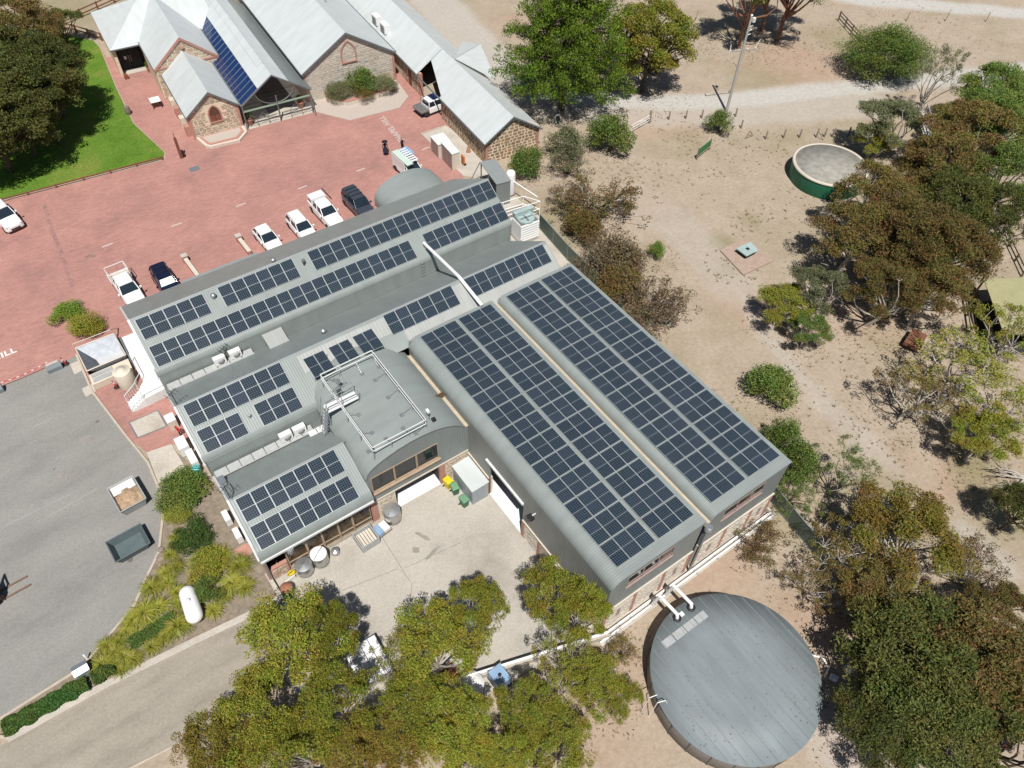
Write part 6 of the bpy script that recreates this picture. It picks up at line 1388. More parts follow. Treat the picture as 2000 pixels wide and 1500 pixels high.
# ------------------------------------------------------------------ beside the low hall front
def vat(label, xy, r, h, z=.04, lidm='galv', m='steel'):
    t = thing('stainless_vat', label, 'vat', (*xy, z), .6, 'stainless vats along the low hall')
    for a in range(3): MB().tube((r*.8*math.cos(a*2.1), r*.8*math.sin(a*2.1), 0), (r*.8*math.cos(a*2.1), r*.8*math.sin(a*2.1), .2), .03, .03, 6).build('leg', m, t)
    MB().lathe([(r*.9, .12), (r, .2), (r, h), (r*.97, h+.02)], 26).build('shell', m, t)
    MB().lathe([(r*.99, h+.015), (r*.5, h+.1), (.02, h+.14)], 26).build('lid', lidm, t); MB().box(-r*.95, -.02, h+.1, r*.95, .02, h+.14).build('lid_seam', m, t)
vat('stainless vat with split lid beside the brick infill', (3.3, 28.45), .62, 1.15); vat('tall stainless vat with bright domed lid', (4.55, 28.5), .62, 1.35, lidm='pvc_white'); vat('small open stainless churn', (5.75, 28.5), .3, .55); vat('stainless vat with half open lid at the stone pier', (10.7, 28.65), .66, 1.45)
t = thing('slatted_crate', 'grey timber crate with slatted floor in front of the brown windows', 'crate', (8.15, 28.15, .04), R(2))
for (x0, y0, x1, y1) in ((-.75, -.75, .75, -.68), (-.75, .68, .75, .75), (-.75, -.68, -.68, .68), (.68, -.68, .75, .68)): MB().box(x0, y0, 0, x1, y1, .8).build('side', 'skip_grey', t)
for k in range(6): MB().box(-.66+.225*k, -.67, .3, -.48+.225*k, .67, .34).build('slat', 'cream_metal', t)
t = thing('pallet_box', 'low pallet with white and blue packs beside the slatted crate', 'pallet', (9.5, 28.3, .04), R(8))
MB().box(-.65, -.5, 0, .65, .5, .14).build('pallet', 'weathered_timber', t); MB().box(-.6, -.45, .14, -.05, .4, .5).build('pack', 'roof_goods_blue', t); MB().box(.0, -.42, .14, .55, .4, .42).build('pack', 'paper_white', t)
t = thing('drum', 'green drum with pinkish wooden lid at the yard corner wall', 'drum', (1.55, 27.6, .04))
MB().lathe([(.42, 0), (.47, .3), (.47, .6), (.43, .95)], 22).build('shell', 'bin_green', t); MB().lathe([(.44, .93), (.44, .99), (.05, 1.0)], 22).build('lid', 'terracotta', t)
t = thing('hose_coil', 'yellow hose coiled on a hook at the low stone wall', 'hose', (2.35, 28.75, .04))
for k in range(3): MB().path([(.3*math.cos(a*.45)*(1-.12*k), .05*k-.1, .55+.25*math.sin(a*.45)*(1-.1*k)) for a in range(14)], .035, 5, True).build('loop', 'bin_yellow', t)
simple('white_board', MB().cbox((0, 0, .25), (.8, .06, .5)), 'paper_white', 'white board leaning beside the yellow hose', 'board', (2.1, 28.35, .05), R(10))
simple('yard_post', MB().tube((0, 0, 0), (1.6, .5, .05), .035, .035, 6), 'gutter_white', 'white rail lying out from the garden edging into the yard', 'rail', (0.95, 26.9, .1), 0)
def wheelie(label, xy, body, lid, rz):
    t = thing('wheelie_bin', label, 'bin', (*xy, .04), rz, 'wheelie bins beside the garden shed')
    MB().add([(-.22, -.25, .06), (.22, -.25, .06), (.22, .22, .06), (-.22, .22, .06), (-.28, -.33, .98), (.28, -.33, .98), (.28, .34, .98), (-.28, .34, .98)], [(0, 3, 2, 1), (0, 1, 5, 4), (1, 2, 6, 5), (2, 3, 7, 6), (3, 0, 4, 7), (4, 5, 6, 7)]).build('body', body, t)
    MB().add([(-.3, -.36, .985), (.3, -.36, .985), (.3, .37, .985), (-.3, .37, .985), (-.25, -.28, 1.06), (.25, -.28, 1.06), (.25, .32, 1.07), (-.25, .32, 1.07)], [(0, 3, 2, 1), (4, 5, 6, 7), (0, 1, 5, 4), (1, 2, 6, 5), (2, 3, 7, 6), (3, 0, 4, 7)]).build('lid', lid, t)
    MB().tube((-.22, .4, .95), (.22, .4, .95), .02, .02, 6).build('handle', 'black_plastic', t)
    for s in (-.27, .27): wheel(t, s, .28, .1, .05)
wheelie('yellow wheelie bin at the stone pier', (15.78, 28.74), 'bin_yellow', 'bin_yellow', R(8)); wheelie('green wheelie bin between the yellow one and the garden shed', (15.91, 27.96), 'bin_green', 'bin_lid_green', R(-10)); wheelie('green wheelie bin at the outer corner of the garden shed', (15.90, 26.60), 'bin_green', 'bin_lid_green', R(5))
ribbed('shed_wall', (.30, .34, .36), 'x', .3); ribbed('shed_wall_y', (.30, .34, .36), 'y', .3)
t = thing('garden_shed', 'small pale flat roofed metal shed in the yard corner', 'shed')
MB().box(16.45, 26.25, .04, 17.9, 29.05, 1.98).build('wall', 'shed_wall', t); MB().extrude([(16.38, 26.18, 2.0), (17.97, 26.18, 2.08), (17.97, 26.18, 2.12), (16.38, 26.18, 2.04)], (0, 2.92, 0)).build('roof', 'pale_roof', t); MB().box(16.41, 27.0, .1, 16.448, 28.2, 1.9).build('door', 'shed_wall_y', t)
# ------------------------------------------------------------------ things on the winery roofs
def walkway(label, x0, x1, y, z, gapx):
    t = thing('roof_walkway', label, 'walkway'); n_ = int((x1-x0)/.95)
    for i in range(n_):
        a = x0+(x1-x0)*i/n_; MB().box(a+.03, y-.38, z, a+(x1-x0)/n_-.05, y+.38, z+.05).build('grating', 'grating_grey', t)
        MB().box(a-.03, y-.3, z-.4, a+.03, y+.3, z).build('bracket', 'galv', t)
    MB().box(x0, y-.42, z+.05, x1, y-.36, z+.12).build('toe_board', 'grating_grey', t)
    return t
walkway('pale roof walkway in the valley below the long panel row', .9, 8.0, 46.15, 5.0, 0); walkway('pale roof walkway in the valley above the low hall', .9, 8.6, 36.35, 4.85, 0)
for lb, x, y, z in (('boxy white unit on the upper roof walkway near its antenna', 5.3, 46.3, 5.06), ('boxy white unit at the inner end of the upper roof walkway', 6.6, 46.3, 5.06), ('white unit on the lower roof walkway nearer the wall end', 6.5, 36.45, 4.91), ('white unit on the lower roof walkway beside the access ladder', 7.6, 36.45, 4.91)):
    ac_unit(lb, (x, y), 0, (.95, .45, .75), z, 'units on the roof walkways')
t = thing('roof_platform', 'white double panelled platform beside the access ladder', 'platform', (8.7, 35.75, 4.95)); 
MB().box(-.65, -.4, 0, -.03, .35, .06).build('panel', 'gutter_white', t); MB().box(.03, -.4, 0, .65, .35, .06).build('panel', 'gutter_white', t); MB().box(-.6, -.1, -.6, .6, 0, 0).build('bracket', 'galv', t)
def vent(label, x, y, z, r=.22, h=.35, m='galv'):
    t = thing('roof_vent', label, 'vent', (x, y, z), 0, 'vents on the winery roofs')
    MB().lathe([(r*.6, -.3), (r*.6, h*.6), (r*.62, h*.6)], 14).build('pipe', m, t); MB().lathe([(r, h*.55), (r*1.1, h*.7), (r*.8, h), (.02, h*1.15)], 16).build('cowl', m, t)
vent('mushroom vent between the five and six panel rows', 7.15, 50.1, 8.4); vent('mushroom vent behind the six panel row at the ridge', 12.9, 51.3, 8.55); vent('bent flue between the six and eighteen panel rows', 15.0, 49.9, 8.3, .15, .5, 'barge_grey'); vent('mushroom vent on the far slope of the middle hall', 13.1, 42.8, 7.1, .24, .4); vent('small vent between the two three-panel rows', 4.85, 38.2, 6.95, .12, .3)
t = thing('skylight_box', 'pale roof hatch box standing in the valley against the hall wall', 'hatch'); MB().extrude([(9.2, 46.7, 4.3), (9.2, 46.7, 5.7), (9.2, 45.4, 5.45), (9.2, 44.9, 5.35), (9.2, 44.9, 4.9)], (1.6, 0, 0)).build('box', 'roof_trim', t); MB().extrude([(9.15, 46.68, 5.72), (9.15, 44.85, 5.38), (9.15, 44.85, 5.42), (9.15, 46.68, 5.77)], (1.7, 0, 0)).build('lid', 'pale_sheet_x', t)
t = thing('roof_duct', 'long white pipe slung from roof to roof across the valley', 'pipe')
MB().tube((25.5, 47.75, 7.25), (24.85, 40.85, 8.72), .15, .15, 12).build('pipe', 'pvc_white', t); MB().tube((24.85, 40.85, 8.72), (25.1, 37.75, 7.75), .15, .15, 12).build('pipe', 'pvc_white', t)
for p in ((25.45, 47.4, 6.6, 7.2), (24.86, 40.85, 8.4, 8.62)): MB().box(p[0]-.05, p[1]-.05, p[2], p[0]+.05, p[1]+.05, p[3]).build('support', 'galv', t)
t = thing('wall_ladder', 'thin steel ladder on the valley wall under the white pipe', 'ladder', (24.6, 46.62, 4.5))
for s in (-.2, .2): MB().tube((s, 0, 0), (s, 0, 1.8), .02, .02, 5).build('stringer', 'galv', t)
for k in range(5): MB().tube((-.2, 0, .2+.35*k), (.2, 0, .2+.35*k), .015, .015, 5).build('rung', 'galv', t)
# guard rail round the arched roof
t = thing('roof_guard_rail', 'galvanised guard rail framing the top of the arched roof', 'railing')
X0g, X1g, Y0g, Y1g, ZG = 10.5, 14.8, 29.55, 37.55, 8.72
cn_ = [(X0g, Y0g), (X1g, Y0g), (X1g, Y1g), (X0g, Y1g)]
for i in range(4):
    a, c = cn_[i], cn_[(i+1) % 4]
    for z in (ZG, ZG-.45): MB().tube((*a, z), (*c, z), .042, .042, 6).build('rail', 'gutter_white', t)
    n_ = 4 if i % 2 else 3
    for k in range(n_):
        p = lerp(a, c, k/n_); MB().tube((*p, arch_z(p[0])+.02), (*p, ZG), .028, .028, 6).build('post', 'galv', t)
        q = ((a[1]-c[1]), (c[0]-a[0])); L_ = math.hypot(*q); q = (q[0]/L_*.9, q[1]/L_*.9)
        MB().tube((p[0]+q[0], p[1]+q[1], arch_z(min(17, max(9.6, p[0]+q[0])))+.05), (*p, ZG-.35), .018, .018, 5).build('brace', 'galv', t); MB().cbox((p[0]+q[0], p[1]+q[1], arch_z(min(17, max(9.6, p[0]+q[0])))+.06), (.3, .3, .06)).build('weight', 'galv', t)
t = thing('access_ladder', 'steel stair ladder with landing climbing from the low hall onto the arched roof', 'ladder')
for s in (0, .7): MB().tube((8.85+s*.0, 35.3-s, 4.75), (9.55, 35.3-s, 8.05), .04, .04, 6).build('stringer', 'galv', t)
for k in range(9): MB().box(8.87+.077*k, 34.6, 4.95+.36*k, 9.05+.077*k, 35.3, 5.0+.36*k).build('tread', 'galv', t)
MB().box(9.5, 34.5, 7.98, 12.0, 35.35, 8.04).build('landing', 'gutter_white', t)
for y in (34.5, 35.35):
    for z in (8.55, 9.05): MB().tube((9.5, y, z), (12.0, y, z), .028, .028, 6).build('rail', 'galv', t)
    for x in (9.5, 10.7, 12.0): MB().tube((x, y, 7.2 if x > 10 else 6.6), (x, y, 9.05), .028, .028, 6).build('post', 'galv', t)
    MB().tube((8.85, y, 5.7), (9.5, y, 9.0), .028, .028, 6).build('rail', 'galv', t)
def aerial(label, x, y, z, h, kind, m='black_plastic'):
    t = thing('antenna', label, 'antenna', (x, y, z), .4, 'antennas on the winery roofs')
    MB().tube((0, 0, -.2), (0, 0, h), .03, .03, 6).build('mast', m, t)
    if kind == 'yagi':
        MB().tube((-.5, 0, h*.9), (.5, .1, h*.95), .02, .02, 5).build('boom', m, t)
        for k in range(4): MB().tube((-.4+.26*k, -.35, h*.92), (-.4+.26*k, .35, h*.93), .015, .015, 5).build('element', m, t)
    else:
        for a in range(3): MB().tube((.7*math.cos(a*2.1), .7*math.sin(a*2.1), -.1), (0, 0, h*.6), .022, .022, 5).build('stay', m, t)
        MB().cbox((0, 0, h), (.3, .2, .35)).build('head', m, t)
aerial('black forked antenna at the ridge end of the low hall', 1.0, 32.6, 7.0, 1.2, 'yagi'); aerial('black antenna at the ridge end of the middle hall', .85, 41.2, 8.4, 1.1, 'yagi'); aerial('tripod antenna inside the roof guard rail', 11.3, 36.3, 7.5, 1.1, 'tri', 'galv'); aerial('dark headed tripod antenna beside the roof landing', 11.0, 35.9, 7.45, .8, 'tri', 'barge_grey'); aerial('slim antenna on the roof walkway between two white units', 5.95, 46.4, 5.0, 1.5, 'yagi')
t = thing('roof_camera', 'white and black camera post at the corner of the arched roof rail', 'camera', (15.4, 30.2, 7.5)); MB().tube((0, 0, -.1), (0, 0, .9), .03, .03, 6).build('mast', 'galv', t); MB().cbox((0, .15, .9), (.2, .3, .25)).build('head', 'pvc_white', t); MB().cbox((.25, -.2, .12), (.28, .28, .2)).build('box', 'black_plastic', t)
t = thing('barge_downpipe', 'grey pipe run with bracket on the low hall roof edge', 'pipe', (0, 0, 0)); MB().path([(.75, 34.6, 5.7), (1.4, 34.4, 5.95), (1.4, 33.2, 6.6), (1.05, 32.3, 7.1)], .04).build('pipe', 'galv', t); MB().cbox((1.1, 35.2, 5.55), (.5, .7, .25)).build('box', 'galv', t)
# ------------------------------------------------------------------ service yard
t = thing('lean_to', 'grey lean-to shelter behind the winery beside the white gas vessel', 'shelter')
MB().add([(39.3, 56.2, 3.1), (41.1, 56.0, 3.0), (42.0, 60.3, 3.0), (40.1, 60.6, 3.1), (39.3, 56.2, 3.02), (41.1, 56.0, 2.92), (42.0, 60.3, 2.92), (40.1, 60.6, 3.02)], [(0, 1, 2, 3), (7, 6, 5, 4), (0, 4, 5, 1), (1, 5, 6, 2), (2, 6, 7, 3), (3, 7, 4, 0)]).build('roof', 'roof_trim', t)
MB().prism([(39.35, 56.25), (41.05, 56.05), (41.05, 56.15), (39.37, 56.35)], 0, 3.0).build('wall', 'wall_sheet_x', t); MB().prism([(41.0, 56.1), (41.9, 60.2), (41.8, 60.2), (40.9, 56.15)], 0, 2.95).build('wall', 'wall_sheet_y', t)
for p in ((40.15, 60.4), (39.7, 58.3)): MB().box(p[0]-.05, p[1]-.05, 0, p[0]+.05, p[1]+.05, 3.02).build('post', 'barge_grey', t)
MB().extrude([(40.1, 60.6, 3.02), (38.4, 60.8, .1), (38.45, 60.8, .05), (40.15, 60.6, 2.95)], (0, .06, 0)).build('brace', 'barge_grey', t)
t = thing('gas_vessel', 'tall white upright gas vessel in the service yard', 'tank', (41.9, 57.2, 0)); MB().lathe([(.45, .3), (.52, .45), (.52, 2.9), (.45, 3.12), (.25, 3.25), (.03, 3.3)], 24).build('vessel', 'pvc_white', t)
for a in range(3): MB().tube((.4*math.cos(a*2.1), .4*math.sin(a*2.1), 0), (.4*math.cos(a*2.1), .4*math.sin(a*2.1), .5), .05, .05, 6).build('leg', 'galv', t)
t = thing('pipe_rack', 'white pipe rack between gas vessel and cooling tower', 'pipe rack')
for z in (1.1, 2.1):
    MB().path([(36.6, 54.6, z), (41.3, 54.0, z), (42.3, 52.3, z), (37.2, 52.9, z)], .05).build('rail', 'pvc_white', t)
for p in ((36.6, 54.6), (38.9, 54.3), (41.3, 54.0), (42.3, 52.3), (37.2, 52.9), (39.8, 52.6)): MB().tube((*p, 0), (*p, 2.12), .045, .045, 6).build('post', 'pvc_white', t)
for i in range(4): MB().tube((36.4, 53.3+.4*i, .5), (41.5, 52.9+.4*i, .5), .07, .07, 8).build('pipe', ('pvc_white', 'galv')[i % 2], t)
MB().box(37.0, 53.1, .05, 40.8, 54.1, .35).build('tray', 'terracotta', t); MB().tube((41.4, 60.3, 2.2), (42.6, 53.2, 2.0), .07, .07, 8).build('pipe', 'pvc_white', t)
t = thing('cooling_tower', 'white louvred cooling tower with blue green fan ring on top', 'cooling tower', (38.95, 50.35, 0), R(-4))
MB().box(-1.02, -.82, .5, 1.02, .82, 2.58).build('core', 'barge_grey', t)
for k in range(7): MB().add([(-1.15, -.95, .5+.3*k), (1.15, -.95, .5+.3*k), (1.15, .95, .5+.3*k), (-1.15, .95, .5+.3*k), (-1.08, -.88, .70+.3*k), (1.08, -.88, .70+.3*k), (1.08, .88, .70+.3*k), (-1.08, .88, .70+.3*k)], [(0, 3, 2, 1), (4, 5, 6, 7), (0, 1, 5, 4), (1, 2, 6, 5), (2, 3, 7, 6), (3, 0, 4, 7)]).build('louvre', 'white_metal', t)
MB().box(-1.1, -.9, 0, 1.1, .9, .5).build('basin', 'galv', t); MB().lathe([(.95, 2.58), (.95, 2.85), (.85, 2.85), (.85, 2.6)], 24).build('fan_ring', 'mint', t)
for k in range(4): MB().cbox((.4*math.cos(k*1.57), .4*math.sin(k*1.57), 2.68), (.8, .16, .03), k*1.57).build('fan_blade', 'galv', t)
MB().box(-1.0, .5, 2.6, 1.25, 1.0, 3.1).build('motor_housing', 'mint', t)
mat('sheet_panel', (.11, .135, .115), .5, var=.1)
def fence(label, pts, h, group=None):
    t = thing('sheet_fence', label, 'fence', group='green sheet fences')
    for a, c in zip(pts, pts[1:]):
        L_ = math.hypot(c[0]-a[0], c[1]-a[1]); n_ = max(1, round(L_/2.4)); an = math.atan2(c[1]-a[1], c[0]-a[0])
        for i in range(n_):
            p = lerp(a, c, i/n_); q = lerp(a, c, (i+1)/n_); mid = lerp(p, q, .5)
            MB().cbox((mid[0], mid[1], h/2+.04), (L_/n_-.08, .04, h-.1), an).build('panel', 'fence_green', t); MB().cbox((p[0], p[1], h/2), (.08, .08, h+.06), an).build('post', 'fence_rail', t)
            for z in (.1, h-.02): MB().cbox((mid[0], mid[1], z), (L_/n_-.08, .07, .07), an).build('rail', 'fence_rail', t)
fence('green sheet fence from the cooling tower past the feathery shrubs', [(41.16, 50.75), (40.52, 45.1), (39.94, 35.8)], 1.9); fence('green sheet fence running from the shed corner toward the dark trees', [(36.3, 13.9), (35.5, 8.6), (34.5, 3.9), (34.0, 0.5)], 1.9)
# ------------------------------------------------------------------ front of the sheds and the big round tank
t = thing('stormwater_pipe', 'white stormwater pipes along the foot of the two sheds', 'pipe'); 
for yy, z in ((12.28, .35), (12.0, .25)): MB().tube((17.6, yy, z), (35.2, yy+.1, z), .085, .085, 10).build('pipe', 'pvc_white', t)
for x in np.arange(18.5, 35, 2.1): MB().box(x-.06, 11.9, .05, x+.06, 12.45, .2).build('bracket', 'galv', t)
bt = thing('round_tank', 'very large round tank with blue grey ribbed lid below the sheds', 'tank', (23.0, 4.93, 0))
ribbed('tank_lid', (.19, .218, .228), 'x', .45, rough=.6, var=.10, strength=.3)
MB().lathe([(5.45, 0), (5.5, .05), (5.5, 1.95), (5.45, 1.97)], 72).build('shell', 'tank_wall', bt); MB().lathe([(5.58, 1.93), (5.58, 1.99), (3, 2.02), (.02, 2.04)], 72).build('lid', 'tank_lid', bt)
for a in range(0, 360, 15): MB().cbox((5.52*math.cos(R(a)), 5.52*math.sin(R(a)), .97), (.05, .07, 1.9), R(a)).build('seam', 'barge_grey', bt)
for k in range(4): 
    MB().cbox((-2.15+1.0*k, 4.1, 2.022), (.92, .55, .012), 0).build('skylight_strip', 'skip_grey', bt)
MB().cbox((-.1, 5.0, 2.03), (.3, .3, .06)).build('hatch', 'pvc_white', bt)
for k in range(13):
    x = -5.1+.85*k; hy = math.sqrt(5.5**2-x*x); MB().box(x-.02, -hy, 1.98, x+.02, hy, 2.028+.012*(1-abs(x)/5.5)).build('lap_seam', 'tank_lid', bt)
mb = MB(); rd = random.Random(8)
for k in range(420):
    a = rd.uniform(0, 6.28); r = 5.4*math.sqrt(rd.random()); q = rd.uniform(0, 3); s_ = rd.uniform(.03, .075); x, y = r*math.cos(a), r*math.sin(a); z = 2.046
    mb.add([(x+s_*math.cos(q), y+s_*math.sin(q), z), (x-.3*s_*math.sin(q), y+.3*s_*math.cos(q), z+.005), (x-s_*math.cos(q), y-s_*math.sin(q), z), (x+.3*s_*math.sin(q), y-.3*s_*math.cos(q), z)], [(0, 1, 2, 3)])
o = mb.build('fallen_leaves', 'leaf_litter', bt); o['kind'] = 'stuff'
lad = MB().path([(-5.3, 1.9, 2.45), (-5.75, 2.05, 2.3), (-5.85, 2.1, .0)], .03).build('ladder', 'pvc_white', bt); MB().path([(-5.0, 1.2, 2.1), (-5.2, 1.3, 2.7), (-5.65, 1.5, 2.6), (-5.8, 1.55, 0)], .03).build('ladder', 'pvc_white', bt)
t = thing('inlet_pipe', 'pair of thick white inlet pipes bridging from the sheds to the round tank lid', 'pipe')
for x in (22.42, 23.75): MB().path([(x, 12.0, .3), (x, 11.7, 2.3), (x+.0, 10.0, 2.5), (x, 9.9, 2.1)], .13, 10).build('pipe', 'pvc_white', t); MB().lathe([(.3, 0), (.3, .08), (.2, .08)], 16, (x, 9.9, 2.03)).build('collar', 'black_plastic', t)
t = thing('outlet_hose', 'white hose looped on the ground beside the big round tank', 'hose', (28.9, 2.4, 0)); MB().path([(-.2, -.9, .12), (.5, -.7, .12), (.75, 0, .12), (.3, .6, .12), (-.2, .7, .5)], .07, 8).build('hose', 'pvc_white', t)
for k in range(2): MB().cbox((.2+1.3*k, -1.3-.2*k, .25), (.3, .5, .4), .4).build('outlet_box', 'pvc_white', t)
# ------------------------------------------------------------------ green tank, well pad, signs and posts
t = thing('green_tank', 'round green concrete tank with stained flat top and white rim', 'tank', (74.48, 39.61, 0)); MB().lathe([(4.12, 0), (4.15, .05), (4.15, 1.85)], 64).build('wall', 'tank_green', t); MB().lathe([(4.25, 1.85), (4.25, 2.05), (3.95, 2.06), (3.95, 2.0)], 64).build('rim', 'stone_white_cap', t); MB().lathe([(3.98, 1.9), (3.98, 2.01), (.02, 2.03)], 64).build('top', 'tank_top', t)
for a in range(0, 360, 30): MB().cbox((4.16*math.cos(R(a)), 4.16*math.sin(R(a)), .92), (.04, .05, 1.8), R(a)).build('seam', 'bin_green', t)
t = thing('well_cover', 'low concrete pad carrying a mint green lidded well box', 'well'); mat('pad_pink', (.36, .27, .215), .95, var=.15, scale=2); MB().prism([(54.8, 37.2), (58.7, 37.1), (58.3, 32.9), (54.0, 33.1)], 0, .18).build('pad', 'pad_pink', t)
MB().box(56.0, 34.7, .18, 57.3, 35.8, .7).build('box', 'dark_inside', t); MB().prism([(55.75, 34.55), (57.5, 34.5), (57.8, 35.9), (55.75, 36.0)], .7, .8).build('lid', 'mint', t); MB().box(56.5, 35.1, .8, 56.85, 35.45, .84).build('lid_opening', 'black_plastic', t)
t = thing('green_sign', 'green sign board on two posts facing the road', 'sign', (65.9, 51.05, 0), R(14)); MB().box(-1.45, -.04, .5, 1.45, .04, 1.4).build('board', 'sign_green', t); MB().box(-1.47, -.06, .42, 1.47, .06, .5).build('frame', 'pale_concrete', t)
for s in (-1.4, 1.4): MB().box(s-.06, -.07, 0, s+.06, .07, 1.55).build('post', 'weathered_timber', t)
PX = [(67.72, 59.01), (69.71, 58.01), (71.51, 56.99), (75.43, 54.88), (74.03, 52.56), (74.83, 49.18), (76.90, 48.11), (78.66, 47.09), (80.55, 46.01), (81.51, 45.52), (82.38, 44.95), (84.21, 44.04)]
PN = ['timber post next to the white field gate', 'second timber post from the white field gate', 'timber post before the power pole shrub', 'timber post just behind the power pole shrub', 'timber post past the power pole shrub', 'timber post after the small timber frame', 'first timber post behind the green tank', 'second timber post behind the green tank', 'braced timber post behind the green tank', 'timber post between the two braced posts', 'last braced timber post behind the green tank', 'timber post in the shade of the grey gum']
for i, (x, y) in enumerate(PX):
    t = thing('fence_post', PN[i], 'post', (x, y, 0), i*.2, 'timber posts along the road'); MB().lathe([(.1, 0), (.1, 1.15), (.03, 1.2)], 8).build('shaft', 'weathered_timber', t)
    if i in (8, 10): MB().tube((0, 0, .95), (-.9, -.2, .02), .05, .05, 6).build('brace', 'weathered_timber', t)
t = thing('timber_frame', 'small triangular timber frame lying among the road posts', 'frame', (*(73.39, 50.65), 0)); MB().path([(-.6, 0, .08), (.6, -.1, .08), (.1, .1, .8)], .06, 6, True).build('bar', 'weathered_timber', t)
t = thing('field_gate', 'white pipe field gate hung on a timber post', 'gate', (*(65.16, 59.82), 0), R(188))
for z in (.35, .7, 1.1): MB().tube((.15, 0, z), (3.6, 0, z), .035, .035, 6).build('rail', 'pvc_white', t)
for x in (.15, 1.8, 3.6): MB().tube((x, 0, .3), (x, 0, 1.12), .03, .03, 6).build('upright', 'pvc_white', t)
MB().lathe([(.16, 0), (.16, 1.6), (.05, 1.65)], 10).build('gate_post', 'weathered_timber', t); MB().cbox((1.8, .02, .8), (.6, .04, .4)).build('notice', 'paper_white', t)
pp = thing('power_pole', 'tall grey power pole with crossarm and insulators', 'pole', (75.31, 56.33, 0)); MB().tube((0, 0, 0), (0, 0, 12.2), .19, .12, 12).build('pole', 'pole_grey', pp)
MB().tube((-1.6, .6, 8.1), (1.7, -.6, 8.0), .05, .05, 6).build('crossarm', 'galv', pp); MB().lathe([(.12, 0), (.15, .12), (.02, .2)], 10, (0, 0, 12.2)).build('cap', 'pvc_white', pp)
for f in (-1.5, -.5, .6, 1.6): MB().lathe([(.05, 0), (.09, .08), (.05, .2), (.02, .25)], 8, (f, -f*.37, 8.1)).build('insulator', 'pvc_white', pp)
for z in (9.9, 10.4, 10.9): MB().tube((0, 0, z), (.55, -.1, z+.1), .04, .04, 6).build('bracket', 'pvc_white', pp)
MB().cbox((.4, -.15, 11.7), (.35, .3, .5)).build('transformer_box', 'paper_white', pp); MB().tube((1.6, -.5, 8.3), (1.9, -.7, 9.2), .05, .05, 6).build('fuse', 'paper_white', pp); MB().tube((-1.6, .6, 7.8), (-1.5, .7, 8.9), .05, .05, 6).build('fuse', 'paper_white', pp)
def rail_fence(label, pts, n_rails, h, sp, m, group):
    t = thing('rail_fence', label, 'fence', group=group)
    for a, c in zip(pts, pts[1:]):
        L_ = math.hypot(c[0]-a[0], c[1]-a[1]); k = max(1, round(L_/sp)); an = math.atan2(c[1]-a[1], c[0]-a[0])
        for i in range(k+1): 
            p = lerp(a, c, i/k); MB().cbox((p[0], p[1], h*.53), (.16, .16, h*1.06), an).build('post', m, t)
        for r_ in range(n_rails):
            z = h*(r_+1)/n_rails-.08; MB().cbox(((a[0]+c[0])/2, (a[1]+c[1])/2, z), (L_, .08, .14), an).build('rail', m, t)
rail_fence('dark timber rail fence running to the dense green tree', [(108.5, 65.4), (105.4, 59.4)], 3, 1.4, 2.3, 'weathered_timber', 'timber rail fences'); rail_fence('low brown rail edging the lawn along the brick paving', [(-10.91, 86.60), (-4.94, 86.44), (12.21, 84.82)], 1, .42, 3.0, 'red_timber', 'timber rail fences')
rail_fence('brown double rail fence beyond the lawn gums', [(9.48, 123.58), (14.51, 125.40), (22.55, 128.84)], 2, 1.2, 2.8, 'red_timber', 'timber rail fences'); rail_fence('brown double rail fence meeting the entry wing corner', [(10.35, 124.30), (12.65, 121.23), (14.90, 116.97)], 2, 1.1, 2.4, 'red_timber', 'timber rail fences')
for i, (xy, lb) in enumerate((((117.42, 59.66), 'leaning wire fence post nearest the timber rail fence'), ((122.61, 56.40), 'middle leaning wire fence post below the upper road'), ((127.88, 52.90), 'leaning wire fence post farthest along the upper road'), ((89.94, 77.11), 'lone thin post beyond the round gum'))):
    simple('wire_post', MB().tube((0, 0, 0), (.35, .1, 1.3), .06, .05, 6), 'weathered_timber', lb, 'post', (*xy, 0), 0, 'wire fence posts')
# ------------------------------------------------------------------ round the old buildings
t = thing('wine_barrel', 'old oak wine barrel standing upright on the brick path beside the lawn', 'barrel', (*(12.05, 96.50), .03)); MB().lathe([(.27, 0), (.34, .25), (.365, .5), (.34, .75), (.27, 1.0)], 20).build('staves', 'weathered_timber', t)
for z, r in ((.08, .3), (.28, .352), (.72, .352), (.92, .3)): MB().lathe([(r, z-.03), (r+.012, z), (r, z+.03)], 20).build('hoop', 'iron_frame', t)
t = thing('notice_table', 'white square table beside the chapel wing', 'table', (*(15.50, 96.39), .03), HR); MB().box(-.6, -.65, .86, .6, .65, .92).build('top', 'pvc_white', t)
for sx in (-.5, .5):
    for sy in (-.55, .55): MB().box(sx-.04, sy-.04, 0, sx+.04, sy+.04, .86).build('leg', 'black_plastic', t)
t = thing('sign_post', 'tall brown timber post with small dark box near the lawn corner', 'post', (*(14.12, 83.94), .03)); MB().box(-.14, -.14, 0, .14, .14, 2.6).build('post', 'red_timber', t); MB().tube((0, 0, 2.6), (0, 0, 3.3), .05, .03, 6).build('spike', 'red_timber', t); MB().box(.16, -.15, .2, .4, .15, .9).build('box', 'black_plastic', t)
def pot(label, xy, leaf, s=1.0, z=.05):
    t = thing('potted_plant', label, 'pot plant', (*xy, z), 0, 'potted plants round the old buildings'); MB().lathe([(.24*s, 0), (.34*s, .55*s), (.36*s, .6*s), (.3*s, .6*s)], 16).build('pot', 'terracotta', t)
    o = put('foliage', KIND['bushA'][0], t, (0, 0, .5*s)); o.scale = (.3*s, .3*s, .4*s); o.material_slots[0].link = 'OBJECT'; o.material_slots[0].material = MT[leaf]
